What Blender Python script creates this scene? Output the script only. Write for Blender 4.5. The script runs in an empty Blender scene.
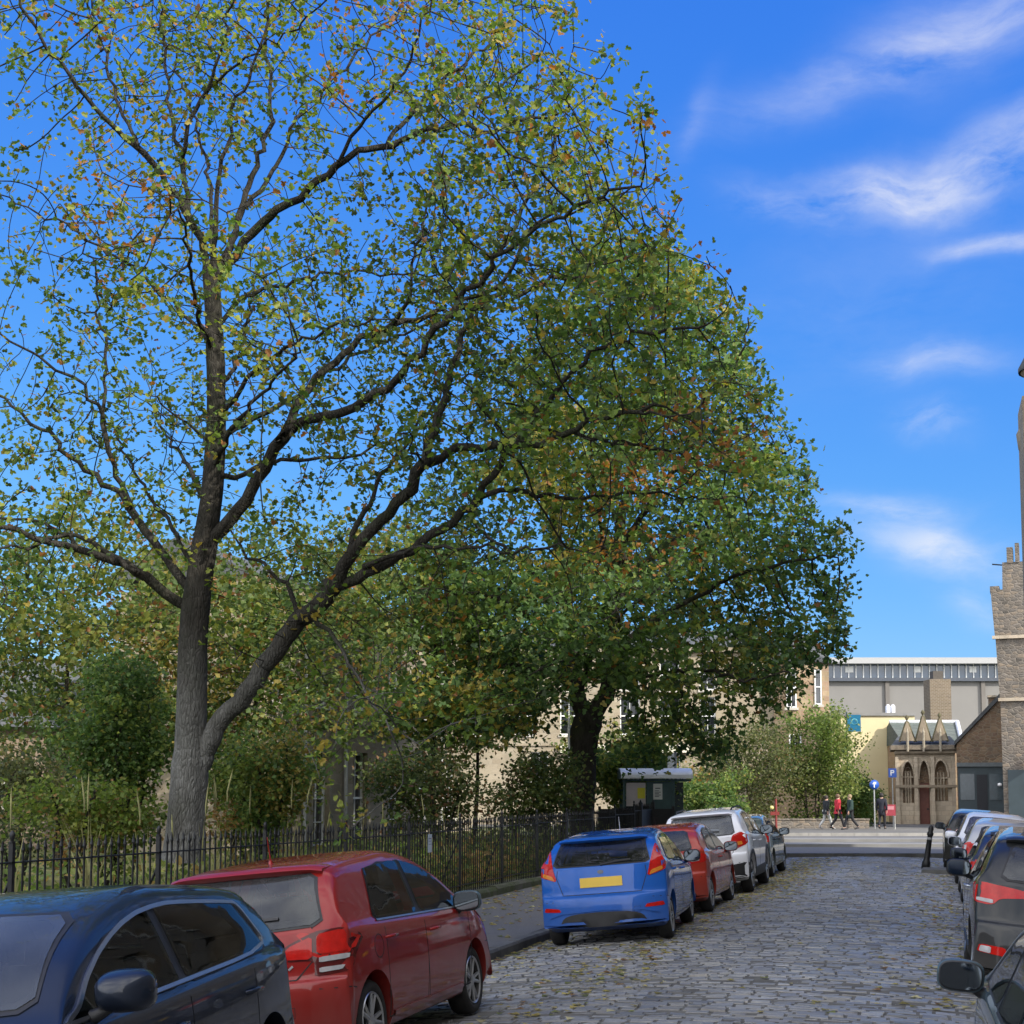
# street of parked cars and maples, built object by object
CLOUD_F, CLOUD_B, EXPOSURE = 5.6, 17.0, .52
import bpy, bmesh, math, random
import numpy as np
from mathutils import Vector, Matrix
from mathutils.bvhtree import BVHTree
from mathutils import noise as mnoise
from mathutils.geometry import delaunay_2d_cdt
random.seed(7); RNG = np.random.default_rng(11)
R = math.radians
scene = bpy.context.scene
COL = scene.collection

# ------------------------------------------------------------------ camera
FPX = 1440.0; YAW = R(16.2); PITCH = R(5.0); CAMZ = 1.80
HOR = 798.0                                     # image row of the horizon
PRY = HOR - FPX * math.tan(PITCH)               # principal row
Fh = Vector((-math.sin(YAW), math.cos(YAW), 0)); Rh = Vector((math.cos(YAW), math.sin(YAW), 0)); UP = Vector((0, 0, 1))
Fv = (Fh * math.cos(PITCH) + UP * math.sin(PITCH)); Uv = (UP * math.cos(PITCH) - Fh * math.sin(PITCH))
CAM = Vector((0, 0, CAMZ))
cd = bpy.data.cameras.new('camera'); cam = bpy.data.objects.new('camera', cd); COL.objects.link(cam)
cd.sensor_width = 36; cd.lens = 36 * FPX / 1024; cd.shift_y = (PRY - 512) / 1024
cd.clip_start = .05; cd.clip_end = 5000
cam.matrix_world = Matrix((( Rh.x, Uv.x, -Fv.x, 0), (Rh.y, Uv.y, -Fv.y, 0), (Rh.z, Uv.z, -Fv.z, CAMZ), (0, 0, 0, 1)))
scene.camera = cam

def at(px, py, d):
    """world point seen in pixel direction at horizontal distance d along the view axis"""
    r = Fv + Rh * ((px - 512) / FPX) + Uv * ((PRY - py) / FPX)
    return CAM + r * (d / r.dot(Fh))
def gp(px, d, z=0.0):
    """ground plan point in column px (taken at the horizon row) at distance d, height z"""
    p = at(px, HOR, d); return Vector((p.x, p.y, z))
def proj(p):
    q = Vector(p) - CAM; w = q.dot(Fv)
    return 512 + FPX * q.dot(Rh) / w, PRY - FPX * q.dot(Uv) / w

# ------------------------------------------------------------------ object helpers
def tag(o, label=None, cat=None, group=None, kind=None):
    if label: o['label'] = label
    if cat: o['category'] = cat
    if group: o['group'] = group
    if kind: o['kind'] = kind
    return o
def empty(name, loc=(0, 0, 0), rot=(0, 0, 0)):
    o = bpy.data.objects.new(name, None); COL.objects.link(o); o.location = loc; o.rotation_euler = rot
    o.empty_display_size = .3
    return o
def link(name, me, parent=None, mats=None):
    o = bpy.data.objects.new(name, me); COL.objects.link(o)
    if mats:
        for m in (mats if isinstance(mats, (list, tuple)) else [mats]): me.materials.append(m)
    if parent: o.parent = parent
    return o
class MB:
    """collects shapes into one mesh"""
    def __init__(s): s.v = []; s.f = []; s.m = []; s.sm = []
    def add(s, vs, fs, m=0, smooth=False):
        b = len(s.v); s.v += [tuple(p) for p in vs]
        for f in fs: s.f.append(tuple(i + b for i in f)); s.m.append(m); s.sm.append(smooth)
    def box(s, x0, y0, z0, x1, y1, z1, m=0, M=None):
        p = [Vector((x, y, z)) for z in (z0, z1) for y in (y0, y1) for x in (x0, x1)]
        if M is not None: p = [M @ q for q in p]
        s.add(p, [(0, 2, 3, 1), (4, 5, 7, 6), (0, 1, 5, 4), (1, 3, 7, 5), (3, 2, 6, 7), (2, 0, 4, 6)], m)
    def bar(s, a, b, r, n=8, m=0, r2=None, cap=True, smooth=True):
        a = Vector(a); b = Vector(b); r2 = r if r2 is None else r2
        z = (b - a).normalized(); x = z.orthogonal().normalized(); y = z.cross(x)
        vs = [a + (x * math.cos(t) + y * math.sin(t)) * r for t in [2 * math.pi * i / n for i in range(n)]]
        vs += [b + (x * math.cos(t) + y * math.sin(t)) * r2 for t in [2 * math.pi * i / n for i in range(n)]]
        s.add(vs, [(i, (i + 1) % n, n + (i + 1) % n, n + i) for i in range(n)], m, smooth)
        if cap: s.add(vs, [tuple(range(n))[::-1], tuple(range(n, 2 * n))], m)
    def tube(s, pts, rs, n=8, m=0, smooth=True, rough=None):
        pts = [Vector(p) for p in pts]; prev = None; vs = []
        for i, p in enumerate(pts):
            t = (pts[min(i + 1, len(pts) - 1)] - pts[max(i - 1, 0)]).normalized()
            x = t.orthogonal().normalized() if prev is None else (prev - t * prev.dot(t)).normalized()
            prev = x; y = t.cross(x); r = rs[i] if hasattr(rs, '__len__') else rs
            row = [p + (x * math.cos(a) + y * math.sin(a)) * r for a in [2 * math.pi * k / n for k in range(n)]]
            vs += [p + (q - p) * rough(q) for q in row] if rough else row
        fs = [(i * n + k, i * n + (k + 1) % n, (i + 1) * n + (k + 1) % n, (i + 1) * n + k) for i in range(len(pts) - 1) for k in range(n)]
        s.add(vs, fs, m, smooth); L = len(pts)
        s.add(vs, [tuple(range(n))[::-1], tuple(range((L - 1) * n, L * n))], m)
    def lathe(s, prof, n=24, m=0, M=None, smooth=True):
        """prof: (r, h) turned round local Z"""
        vs = [Vector((r * math.cos(a), r * math.sin(a), h)) for r, h in prof for a in [2 * math.pi * k / n for k in range(n)]]
        if M is not None: vs = [M @ v for v in vs]
        s.add(vs, [(i * n + k, i * n + (k + 1) % n, (i + 1) * n + (k + 1) % n, (i + 1) * n + k) for i in range(len(prof) - 1) for k in range(n)], m, smooth)
    def prism(s, poly, w0, w1, M=None, m=0):
        """poly (u,v) in local XZ, extruded along local Y from w0 to w1"""
        n = len(poly); vs = [Vector((u, w0, v)) for u, v in poly] + [Vector((u, w1, v)) for u, v in poly]
        if M is not None: vs = [M @ v for v in vs]
        s.add(vs, [tuple(range(n)), tuple(range(n, 2 * n))[::-1]] + [(i, n + i, n + (i + 1) % n, (i + 1) % n) for i in range(n)], m)
    def build(s, name, mats, parent=None, sharp=None, fix=True):
        me = bpy.data.meshes.new(name); me.from_pydata(s.v, [], s.f)
        me.polygons.foreach_set('material_index', s.m); me.polygons.foreach_set('use_smooth', s.sm)
        if fix:
            bm = bmesh.new(); bm.from_mesh(me); bmesh.ops.recalc_face_normals(bm, faces=bm.faces); bm.to_mesh(me); bm.free()
        if sharp: me.set_sharp_from_angle(angle=R(sharp))
        me.update()
        return link(name, me, parent, mats)
def npmesh(name, V, loops, counts, mats, parent=None, cols=None, smooth=False, midx=None):
    me = bpy.data.meshes.new(name)
    me.vertices.add(len(V)); me.vertices.foreach_set('co', np.ascontiguousarray(V, dtype=np.float32).ravel())
    me.loops.add(len(loops)); me.loops.foreach_set('vertex_index', np.ascontiguousarray(loops, dtype=np.int32))
    me.polygons.add(len(counts)); st = np.concatenate(([0], np.cumsum(counts)[:-1])).astype(np.int32)
    me.polygons.foreach_set('loop_start', st)
    me.polygons.foreach_set('use_smooth', np.full(len(counts), smooth))
    if midx is not None: me.polygons.foreach_set('material_index', np.asarray(midx, dtype=np.int32))
    if cols is not None:
        ca = me.color_attributes.new('tint', 'FLOAT_COLOR', 'POINT'); ca.data.foreach_set('color', np.ascontiguousarray(cols, dtype=np.float32).ravel())
    me.update(calc_edges=True); me.validate()
    return link(name, me, parent, mats)

# ------------------------------------------------------------------ materials
def newmat(name):
    m = bpy.data.materials.new(name); m.use_nodes = True; nt = m.node_tree
    return m, nt, nt.nodes['Principled BSDF']
def N(nt, t, **k):
    n = nt.nodes.new(t)
    for a, v in k.items():
        if a in n.inputs.keys() if isinstance(a, str) else False: n.inputs[a].default_value = v
        else: setattr(n, a, v)
    return n
def ramp(nt, fac, stops):
    r = nt.nodes.new('ShaderNodeValToRGB'); e = r.color_ramp.elements
    while len(e) < len(stops): e.new(.5)
    for q, (p, c) in zip(e, stops): q.position = p; q.color = (c[0], c[1], c[2], 1) if hasattr(c, '__len__') else (c, c, c, 1)
    nt.links.new(fac, r.inputs[0]); return r.outputs[0]
def mixc(nt, fac, a, b, mode='MIX'):
    n = nt.nodes.new('ShaderNodeMix'); n.data_type = 'RGBA'; n.blend_type = mode
    for s, v in ((n.inputs[0], fac), (n.inputs[6], a), (n.inputs[7], b)):
        if hasattr(v, 'is_linked'): nt.links.new(v, s)
        elif hasattr(v, '__len__'): s.default_value = (v[0], v[1], v[2], 1)
        else: s.default_value = v
    return n.outputs[2]
def noise(nt, scale, detail=4, rough=.55, vec=None, out='Fac', dist=0):
    n = nt.nodes.new('ShaderNodeTexNoise'); n.inputs['Scale'].default_value = scale; n.inputs['Detail'].default_value = detail
    n.inputs['Roughness'].default_value = rough; n.inputs['Distortion'].default_value = dist
    if vec is not None: nt.links.new(vec, n.inputs['Vector'])
    return n.outputs[out]
def ocoord(nt, scale=None, rot=None):
    t = nt.nodes.new('ShaderNodeTexCoord')
    if scale is None and rot is None: return t.outputs['Object']
    m = nt.nodes.new('ShaderNodeMapping')
    if scale is not None: m.inputs['Scale'].default_value = scale
    if rot is not None: m.inputs['Rotation'].default_value = rot
    nt.links.new(t.outputs['Object'], m.inputs['Vector']); return m.outputs[0]
def bump(nt, bs, h, dist=.02, strength=.6):
    b = nt.nodes.new('ShaderNodeBump'); b.inputs['Distance'].default_value = dist; b.inputs['Strength'].default_value = strength
    nt.links.new(h, b.inputs['Height']); nt.links.new(b.outputs[0], bs.inputs['Normal'])
def plain(name, c, rough=.6, metal=0, var=.18, scale=6, coat=0, bumpd=0, spec=.5, cr=.05):
    m, nt, b = newmat(name); co = ocoord(nt)
    n = noise(nt, scale, 5, .6, co)
    lo = [x * (1 - var) for x in c]; hi = [min(1, x * (1 + var)) for x in c]
    nt.links.new(ramp(nt, n, [(.3, lo), (.7, hi)]), b.inputs['Base Color'])
    b.inputs['Roughness'].default_value = rough; b.inputs['Metallic'].default_value = metal
    b.inputs['Specular IOR Level'].default_value = spec
    if coat: b.inputs['Coat Weight'].default_value = coat; b.inputs['Coat Roughness'].default_value = cr
    if bumpd: bump(nt, b, noise(nt, scale * 6, 4, .6, co), bumpd)
    return m
def paint(name, c, metal=.35, rough=.38):
    metal *= .35
    m, nt, b = newmat(name); co = ocoord(nt)
    d = noise(nt, 2.2, 6, .65, co)
    geo = nt.nodes.new('ShaderNodeSeparateXYZ'); nt.links.new(co, geo.inputs[0])
    mr = nt.nodes.new('ShaderNodeMapRange'); nt.links.new(geo.outputs[2], mr.inputs[0])
    for i, v in ((1, .15), (2, .75), (3, .75), (4, .06)): mr.inputs[i].default_value = v
    mul = nt.nodes.new('ShaderNodeMath'); mul.operation = 'MULTIPLY'; nt.links.new(mr.outputs[0], mul.inputs[0]); nt.links.new(d, mul.inputs[1])
    nt.links.new(mixc(nt, mul.outputs[0], c, (.11, .10, .085)), b.inputs['Base Color'])   # road dirt on the lower panels
    nt.links.new(ramp(nt, d, [(.3, rough), (.75, rough + .16)]), b.inputs['Roughness'])
    b.inputs['Metallic'].default_value = metal
    b.inputs['Specular IOR Level'].default_value = .18
    b.inputs['Coat Weight'].default_value = 1.0; b.inputs['Coat Roughness'].default_value = .03; b.inputs['Coat IOR'].default_value = 1.36
    return m
def masonry(name, cols, bw=.55, bh=.28, mortar=.012, bumpd=.012, stain=.5, mort=(.30, .27, .22)):
    """coursed stone: brick pattern on (x+y, z) in object space with per-block tone and weathering"""
    m, nt, b = newmat(name); co = ocoord(nt)
    sp = nt.nodes.new('ShaderNodeSeparateXYZ'); nt.links.new(co, sp.inputs[0])
    ad = nt.nodes.new('ShaderNodeMath'); nt.links.new(sp.outputs[0], ad.inputs[0]); nt.links.new(sp.outputs[1], ad.inputs[1])
    cb = nt.nodes.new('ShaderNodeCombineXYZ'); nt.links.new(ad.outputs[0], cb.inputs[0]); nt.links.new(sp.outputs[2], cb.inputs[1])
    wv = nt.nodes.new('ShaderNodeVectorMath'); wv.operation = 'ADD'; nt.links.new(cb.outputs[0], wv.inputs[0])
    nz = nt.nodes.new('ShaderNodeTexNoise'); nz.inputs['Scale'].default_value = 1.7; nt.links.new(co, nz.inputs['Vector'])
    sc = nt.nodes.new('ShaderNodeVectorMath'); sc.operation = 'SCALE'; sc.inputs['Scale'].default_value = .06; nt.links.new(nz.outputs['Color'], sc.inputs[0]); nt.links.new(sc.outputs[0], wv.inputs[1])
    br = nt.nodes.new('ShaderNodeTexBrick'); br.inputs['Scale'].default_value = 1; br.inputs['Brick Width'].default_value = bw; br.inputs['Row Height'].default_value = bh
    br.inputs['Mortar Size'].default_value = mortar; br.inputs['Mortar Smooth'].default_value = .3; br.inputs['Bias'].default_value = 0
    br.inputs['Color1'].default_value = (0, 0, 0, 1); br.inputs['Color2'].default_value = (1, 1, 1, 1); br.inputs['Mortar'].default_value = (.5, .5, .5, 1)
    nt.links.new(wv.outputs[0], br.inputs['Vector'])
    c = ramp(nt, br.outputs['Color'], [(i / (len(cols) - 1), q) for i, q in enumerate(cols)])
    n1 = noise(nt, 9, 6, .65, co); n2 = noise(nt, .7, 5, .6, co)
    c = mixc(nt, ramp(nt, n1, [(.3, 0), (.8, .45)]), c, [q * .55 for q in cols[0]])
    c = mixc(nt, ramp(nt, n2, [(.45, 0), (.72, stain)]), c, (.07, .062, .05))
    c = mixc(nt, br.outputs['Fac'], c, mort)
    nt.links.new(c, b.inputs['Base Color']); b.inputs['Roughness'].default_value = .9; b.inputs['Specular IOR Level'].default_value = .2
    iv = nt.nodes.new('ShaderNodeMath'); iv.operation = 'SUBTRACT'; nt.links.new(n1, iv.inputs[0]); nt.links.new(br.outputs['Fac'], iv.inputs[1])
    bump(nt, b, iv.outputs[0], bumpd, .7)
    return m
def rubble(name, cols, sx=3.3, sz=6.6, mort=(.20, .175, .145), bumpd=.02, stain=.4):
    """uneven rubble: cells of a stretched voronoi on (x+y, z), each with its own tone, and wide lime joints"""
    m, nt, b = newmat(name); co = ocoord(nt)
    sp = nt.nodes.new('ShaderNodeSeparateXYZ'); nt.links.new(co, sp.inputs[0])
    ad = nt.nodes.new('ShaderNodeMath'); nt.links.new(sp.outputs[0], ad.inputs[0]); nt.links.new(sp.outputs[1], ad.inputs[1])
    cb = nt.nodes.new('ShaderNodeCombineXYZ'); nt.links.new(ad.outputs[0], cb.inputs[0]); nt.links.new(sp.outputs[2], cb.inputs[1])
    mp = nt.nodes.new('ShaderNodeMapping'); mp.inputs['Scale'].default_value = (sx, sz, 1); nt.links.new(cb.outputs[0], mp.inputs[0])
    v = nt.nodes.new('ShaderNodeTexVoronoi'); v.voronoi_dimensions = '2D'; v.inputs['Scale'].default_value = 1; v.inputs['Randomness'].default_value = .85; nt.links.new(mp.outputs[0], v.inputs['Vector'])
    e = nt.nodes.new('ShaderNodeTexVoronoi'); e.voronoi_dimensions = '2D'; e.feature = 'DISTANCE_TO_EDGE'; e.inputs['Scale'].default_value = 1; e.inputs['Randomness'].default_value = .85; nt.links.new(mp.outputs[0], e.inputs['Vector'])
    sc = nt.nodes.new('ShaderNodeSeparateColor'); nt.links.new(v.outputs['Color'], sc.inputs[0])
    c = ramp(nt, sc.outputs[0], [(i / (len(cols) - 1), q) for i, q in enumerate(cols)])
    n1 = noise(nt, 7, 6, .65, co); n2 = noise(nt, .6, 5, .6, co)
    c = mixc(nt, ramp(nt, n1, [(.35, 0), (.8, .5)]), c, [q * .5 for q in cols[0]])
    c = mixc(nt, ramp(nt, e.outputs['Distance'], [(.03, 1), (.10, 0)]), c, mort)
    c = mixc(nt, ramp(nt, n2, [(.45, 0), (.7, stain)]), c, (.06, .055, .045))
    nt.links.new(c, b.inputs['Base Color']); b.inputs['Roughness'].default_value = .92; b.inputs['Specular IOR Level'].default_value = .2
    h = ramp(nt, e.outputs['Distance'], [(.0, 0), (.18, 1)]); bump(nt, b, h, bumpd, .8); return m
def leafmat(name, trans=.45):
    m = bpy.data.materials.new(name); m.use_nodes = True; nt = m.node_tree; nt.nodes.clear()
    at_ = nt.nodes.new('ShaderNodeVertexColor'); at_.layer_name = 'tint'
    hs = nt.nodes.new('ShaderNodeHueSaturation'); hs.inputs['Value'].default_value = 1.5; hs.inputs['Saturation'].default_value = 1.1; nt.links.new(at_.outputs[0], hs.inputs['Color'])
    b = nt.nodes.new('ShaderNodeBsdfPrincipled'); nt.links.new(at_.outputs[0], b.inputs['Base Color']); b.inputs['Roughness'].default_value = .55; b.inputs['Specular IOR Level'].default_value = .35
    t = nt.nodes.new('ShaderNodeBsdfTranslucent'); nt.links.new(hs.outputs[0], t.inputs[0])
    mx = nt.nodes.new('ShaderNodeMixShader'); mx.inputs[0].default_value = trans
    o = nt.nodes.new('ShaderNodeOutputMaterial')
    nt.links.new(b.outputs[0], mx.inputs[1]); nt.links.new(t.outputs[0], mx.inputs[2]); nt.links.new(mx.outputs[0], o.inputs[0])
    return m

def smoothstep(a, b, x):
    t = min(1, max(0, (x - a) / (b - a))); return t * t * (3 - 2 * t)
KERB_L, KERB_R, CROWN, STREET_END = -5.4, 2.35, -1.5, 43.0
def road_z(x, y):
    return -.0165 * (x - CROWN) ** 2 * (1 - .6 * smoothstep(36, 44, y)) + .12 * smoothstep(16, 46, y)
# ------------------------------------------------------------------ trees
def barkmat(name, lo, hi, moss=(.05, .06, .025), height_shade=0):
    m, nt, b = newmat(name); co = ocoord(nt, (1, 1, .35))
    n = noise(nt, 7, 7, .65, co); n2 = noise(nt, 1.3, 4, .6, ocoord(nt))
    c = ramp(nt, n, [(.28, lo), (.5, [(a + q) / 2 for a, q in zip(lo, hi)]), (.72, hi)])
    c = mixc(nt, ramp(nt, n2, [(.5, 0), (.68, .75)]), c, moss)
    if height_shade:   # grey bark low down; the limbs' backlit dark above is put into the colour
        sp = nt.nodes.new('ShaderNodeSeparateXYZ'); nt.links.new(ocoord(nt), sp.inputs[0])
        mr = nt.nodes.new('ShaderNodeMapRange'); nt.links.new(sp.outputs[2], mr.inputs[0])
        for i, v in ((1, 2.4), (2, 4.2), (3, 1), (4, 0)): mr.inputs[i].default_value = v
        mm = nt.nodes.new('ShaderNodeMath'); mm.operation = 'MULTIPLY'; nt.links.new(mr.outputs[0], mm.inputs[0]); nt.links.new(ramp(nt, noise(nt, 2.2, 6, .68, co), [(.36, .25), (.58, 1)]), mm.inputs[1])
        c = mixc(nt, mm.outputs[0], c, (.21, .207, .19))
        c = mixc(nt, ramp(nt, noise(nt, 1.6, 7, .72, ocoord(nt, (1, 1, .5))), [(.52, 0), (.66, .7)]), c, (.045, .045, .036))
    cr_ = nt.nodes.new('ShaderNodeTexVoronoi'); cr_.feature = 'DISTANCE_TO_EDGE'; cr_.inputs['Scale'].default_value = 26; nt.links.new(ocoord(nt, (1, 1, .28)), cr_.inputs['Vector'])
    c = mixc(nt, ramp(nt, cr_.outputs['Distance'], [(.0, .30), (.12, 0)]), c, (.03, .027, .023))
    nt.links.new(c, b.inputs['Base Color']); b.inputs['Roughness'].default_value = .92; b.inputs['Specular IOR Level'].default_value = .15
    vo = nt.nodes.new('ShaderNodeTexVoronoi'); vo.feature = 'DISTANCE_TO_EDGE'; vo.inputs['Scale'].default_value = 26; nt.links.new(ocoord(nt, (1, 1, .28)), vo.inputs['Vector'])
    w = noise(nt, 16, 6, .7, co); mm2 = nt.nodes.new('ShaderNodeMath'); mm2.operation = 'ADD'; nt.links.new(w, mm2.inputs[0]); nt.links.new(ramp(nt, vo.outputs['Distance'], [(0, 0), (.22, .35)]), mm2.inputs[1])
    bump(nt, b, mm2.outputs[0], .045, .9); return m
BARK = barkmat('bark', (.018, .016, .013), (.065, .059, .049), (.035, .04, .02), height_shade=1)
BARK_DARK = barkmat('bark_dark', (.018, .016, .013), (.065, .058, .048))
LEAF = leafmat('leaves')

def colonize(pos, par, attr, step, infl, kill, iters, jit=.13, up=.06):
    """space colonisation: grow nodes toward attraction points"""
    pos = [np.array(p, float) for p in pos]; par = list(par)
    A = np.array(attr); P = np.array(pos)
    best = np.full(len(A), 1e9); idx = np.zeros(len(A), int)
    def upd(s, Q):
        nonlocal best, idx
        for c in range(0, len(Q), 400):
            q = Q[c:c + 400]; d2 = ((A[:, None, :] - q[None]) ** 2).sum(2); j = d2.argmin(1); dm = np.sqrt(d2[np.arange(len(A)), j])
            w = dm < best; best[w] = dm[w]; idx[w] = j[w] + s + c
    upd(0, P); nch = {}
    for it in range(iters):
        keep = best > kill; A = A[keep]; best = best[keep]; idx = idx[keep]
        act = best < infl
        if not act.any(): break
        u, inv = np.unique(idx[act], return_inverse=True)
        D = A[act] - np.array([pos[i] for i in idx[act]]); D /= np.linalg.norm(D, axis=1)[:, None] + 1e-9
        S = np.zeros((len(u), 3)); np.add.at(S, inv, D)
        S /= np.linalg.norm(S, axis=1)[:, None] + 1e-9
        S += RNG.normal(0, jit, S.shape); S[:, 2] += up; S /= np.linalg.norm(S, axis=1)[:, None] + 1e-9
        new = []
        for k, i in enumerate(u):
            if nch.get(i, 0) >= 3:
                w = act & (idx == i); best[w] = 1e9 if False else best[w] ; continue
            nch[i] = nch.get(i, 0) + 1
            p = pos[i] + S[k] * step; pos.append(p); par.append(i); new.append(p)
        if not new: break
        upd(len(pos) - len(new), np.array(new))
    return np.array(pos), par

def skeleton(limbs, step):
    """limbs: list of (points 3D, r0, r1) ; each is attached to the nearest earlier node. Returns pos, par, rad(min radius)"""
    pos, par, rad, lim = [], [], [], []
    for li, (pts, r0, r1) in enumerate(limbs):
        pts = [Vector(p) for p in pts]
        out = []
        L = [0]
        for a, b in zip(pts, pts[1:]): L.append(L[-1] + (b - a).length)
        n = max(2, int(L[-1] / step) + 1)
        def ev(t):
            s = t * L[-1]
            for i in range(len(pts) - 1):
                if s <= L[i + 1] + 1e-9:
                    u = (s - L[i]) / max(1e-6, L[i + 1] - L[i]); p0 = pts[max(i - 1, 0)]; p1 = pts[i]; p2 = pts[i + 1]; p3 = pts[min(i + 2, len(pts) - 1)]
                    return .5 * ((2 * p1) + (p2 - p0) * u + (2 * p0 - 5 * p1 + 4 * p2 - p3) * u * u + (3 * p1 - p0 - 3 * p2 + p3) * u ** 3)
            return pts[-1]
        if pos:
            P = np.array(pos); prev = int(((P - np.array(pts[0])) ** 2).sum(1).argmin())
        else: prev = -1
        for k in range(n + 1):
            t = k / n; p = ev(t)
            if k and li: p = p + Vector(RNG.normal(0, .012 + .02 * min(1, t * 2), 3))
            if k == 0 and li and (Vector(pos[prev]) - p).length < .02: continue
            pos.append(tuple(p)); par.append(prev); rad.append(r0 + (r1 - r0) * t ** .8); prev = len(pos) - 1; lim.append((li, t))
    return pos, par, rad, lim

def branch_mesh(name, pos, par, rad, mat, parent, off):
    n = len(pos); kids = [[] for _ in range(n)]
    for i, p in enumerate(par):
        if p >= 0: kids[p].append(i)
    mb = MB(); starts = [(-1, 0)]
    done = []
    stack = [i for i in range(n) if par[i] < 0]
    chains = [[i] for i in stack]
    while chains:
        ch = chains.pop(); i = ch[-1]
        while kids[i]:
            ks = sorted(kids[i], key=lambda k: -rad[k])
            for k in ks[1:]: chains.append([i, k])
            i = ks[0]; ch.append(i)
        if len(ch) < 2: continue
        rs = [rad[k] for k in ch]
        if par[ch[0]] >= 0 or len(done): rs[0] = min(rs[0], rs[1] * 1.35)
        done.append(1)
        r = max(rs); m = 16 if r > .16 else 10 if r > .07 else 6 if r > .02 else 4
        pts = [Vector(pos[k]) - off for k in ch]
        if r > .16:   # uneven bark girth on the big stem
            zb = pts[0].z; rs = [q * (1 + .18 * math.exp(-max(0, p.z - zb) / .30)) if par[ch[0]] < 0 else q for q, p in zip(rs, pts)]
            def rough(q): a = Vector((q.x * 5, q.y * 5, q.z * 1.1)); return 1 + .07 * mnoise.noise(a) + .05 * abs(mnoise.noise(a * 2.3)) + .05 * mnoise.noise(q * 1.3)
            P2 = []; R2 = []
            for k in range(len(pts) - 1):
                for u in (0, .34, .67): P2.append(pts[k].lerp(pts[k + 1], u)); R2.append(rs[k] + (rs[k + 1] - rs[k]) * u)
            mb.tube(P2 + [pts[-1]], R2 + [rs[-1]], 40, rough=rough); continue
        mb.tube(pts, rs, m)
    return mb.build(name, mat, parent, fix=False)

LT = np.array([(0, 0), (.26, -.10), (.50, .18), (.26, .34), (.36, .66), (0, 1.0)], float)
def leaf_mesh(name, P, S, cols, parent, off, simple=False, flat=.5, mat=None):
    """P Nx3 leaf bases, S sizes, cols Nx3; leaves with a fold along the midrib"""
    n = len(P); P = np.asarray(P) - np.array(off)
    nz = RNG.normal(0, 1, (n, 3)); nz /= np.linalg.norm(nz, axis=1)[:, None]
    nrm = nz * (1 - flat) + np.array([0, 0, 1]) * flat; nrm /= np.linalg.norm(nrm, axis=1)[:, None]
    t = RNG.normal(0, 1, (n, 3)); t[:, 2] -= .35; t -= nrm * (t * nrm).sum(1)[:, None]; t /= np.linalg.norm(t, axis=1)[:, None]
    b = np.cross(nrm, t)
    if simple: T = np.array([(0, 0, 0), (.42, .45, .12), (0, 1, 0), (-.42, .45, .12)]); fc = [[0, 1, 2], [0, 2, 3]]
    else:
        T = np.array([(x, y, x * .28) for x, y in LT] + [(-x, y, x * .28) for x, y in LT[1:5]])
        fc = [[0, 1, 2, 3, 4, 5], [0, 5, 9, 8, 7, 6]]
    k = len(T)
    V = P[:, None, :] + S[:, None, None] * (b[:, None, :] * T[None, :, 0:1] + t[:, None, :] * T[None, :, 1:2] + nrm[:, None, :] * T[None, :, 2:3])
    V = V.reshape(-1, 3)
    base = np.array(sum(fc, [])); loops = (np.arange(n)[:, None] * k + base[None]).ravel()
    counts = np.tile([len(f) for f in fc], n)
    C = np.repeat(np.concatenate([cols, np.ones((n, 1))], 1), k, axis=0)
    return npmesh(name, V, loops, counts, mat or LEAF, parent, C)
LEAFGAIN = 1.0
def palette(n, cols, ws, var=.25, P=None, clump=0):
    ws = np.array(ws, float); ws /= ws.sum()
    if clump and P is not None:   # neighbouring leaves turn colour together
        c = RNG.uniform(P.min(0), P.max(0), (clump, 3)); k = RNG.choice(len(cols), clump, p=ws)
        near = ((P[:, None, :] - c[None]) ** 2).sum(2).argmin(1) if len(P) * clump < 4e7 else np.concatenate([((q[:, None, :] - c[None]) ** 2).sum(2).argmin(1) for q in np.array_split(P, 40)])
        own = RNG.random(n) < .55; i = np.where(own, RNG.choice(len(cols), n, p=ws), k[near])
    else: i = RNG.choice(len(cols), n, p=ws)
    c = np.array(cols)[i] * LEAFGAIN * RNG.uniform(1 - var, 1 + var, (n, 1)); return np.clip(c, 0, 1)
AUTUMN = [(.125, .185, .03), (.075, .13, .028), (.21, .235, .04), (.29, .22, .045), (.27, .12, .04), (.05, .075, .022)]

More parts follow.
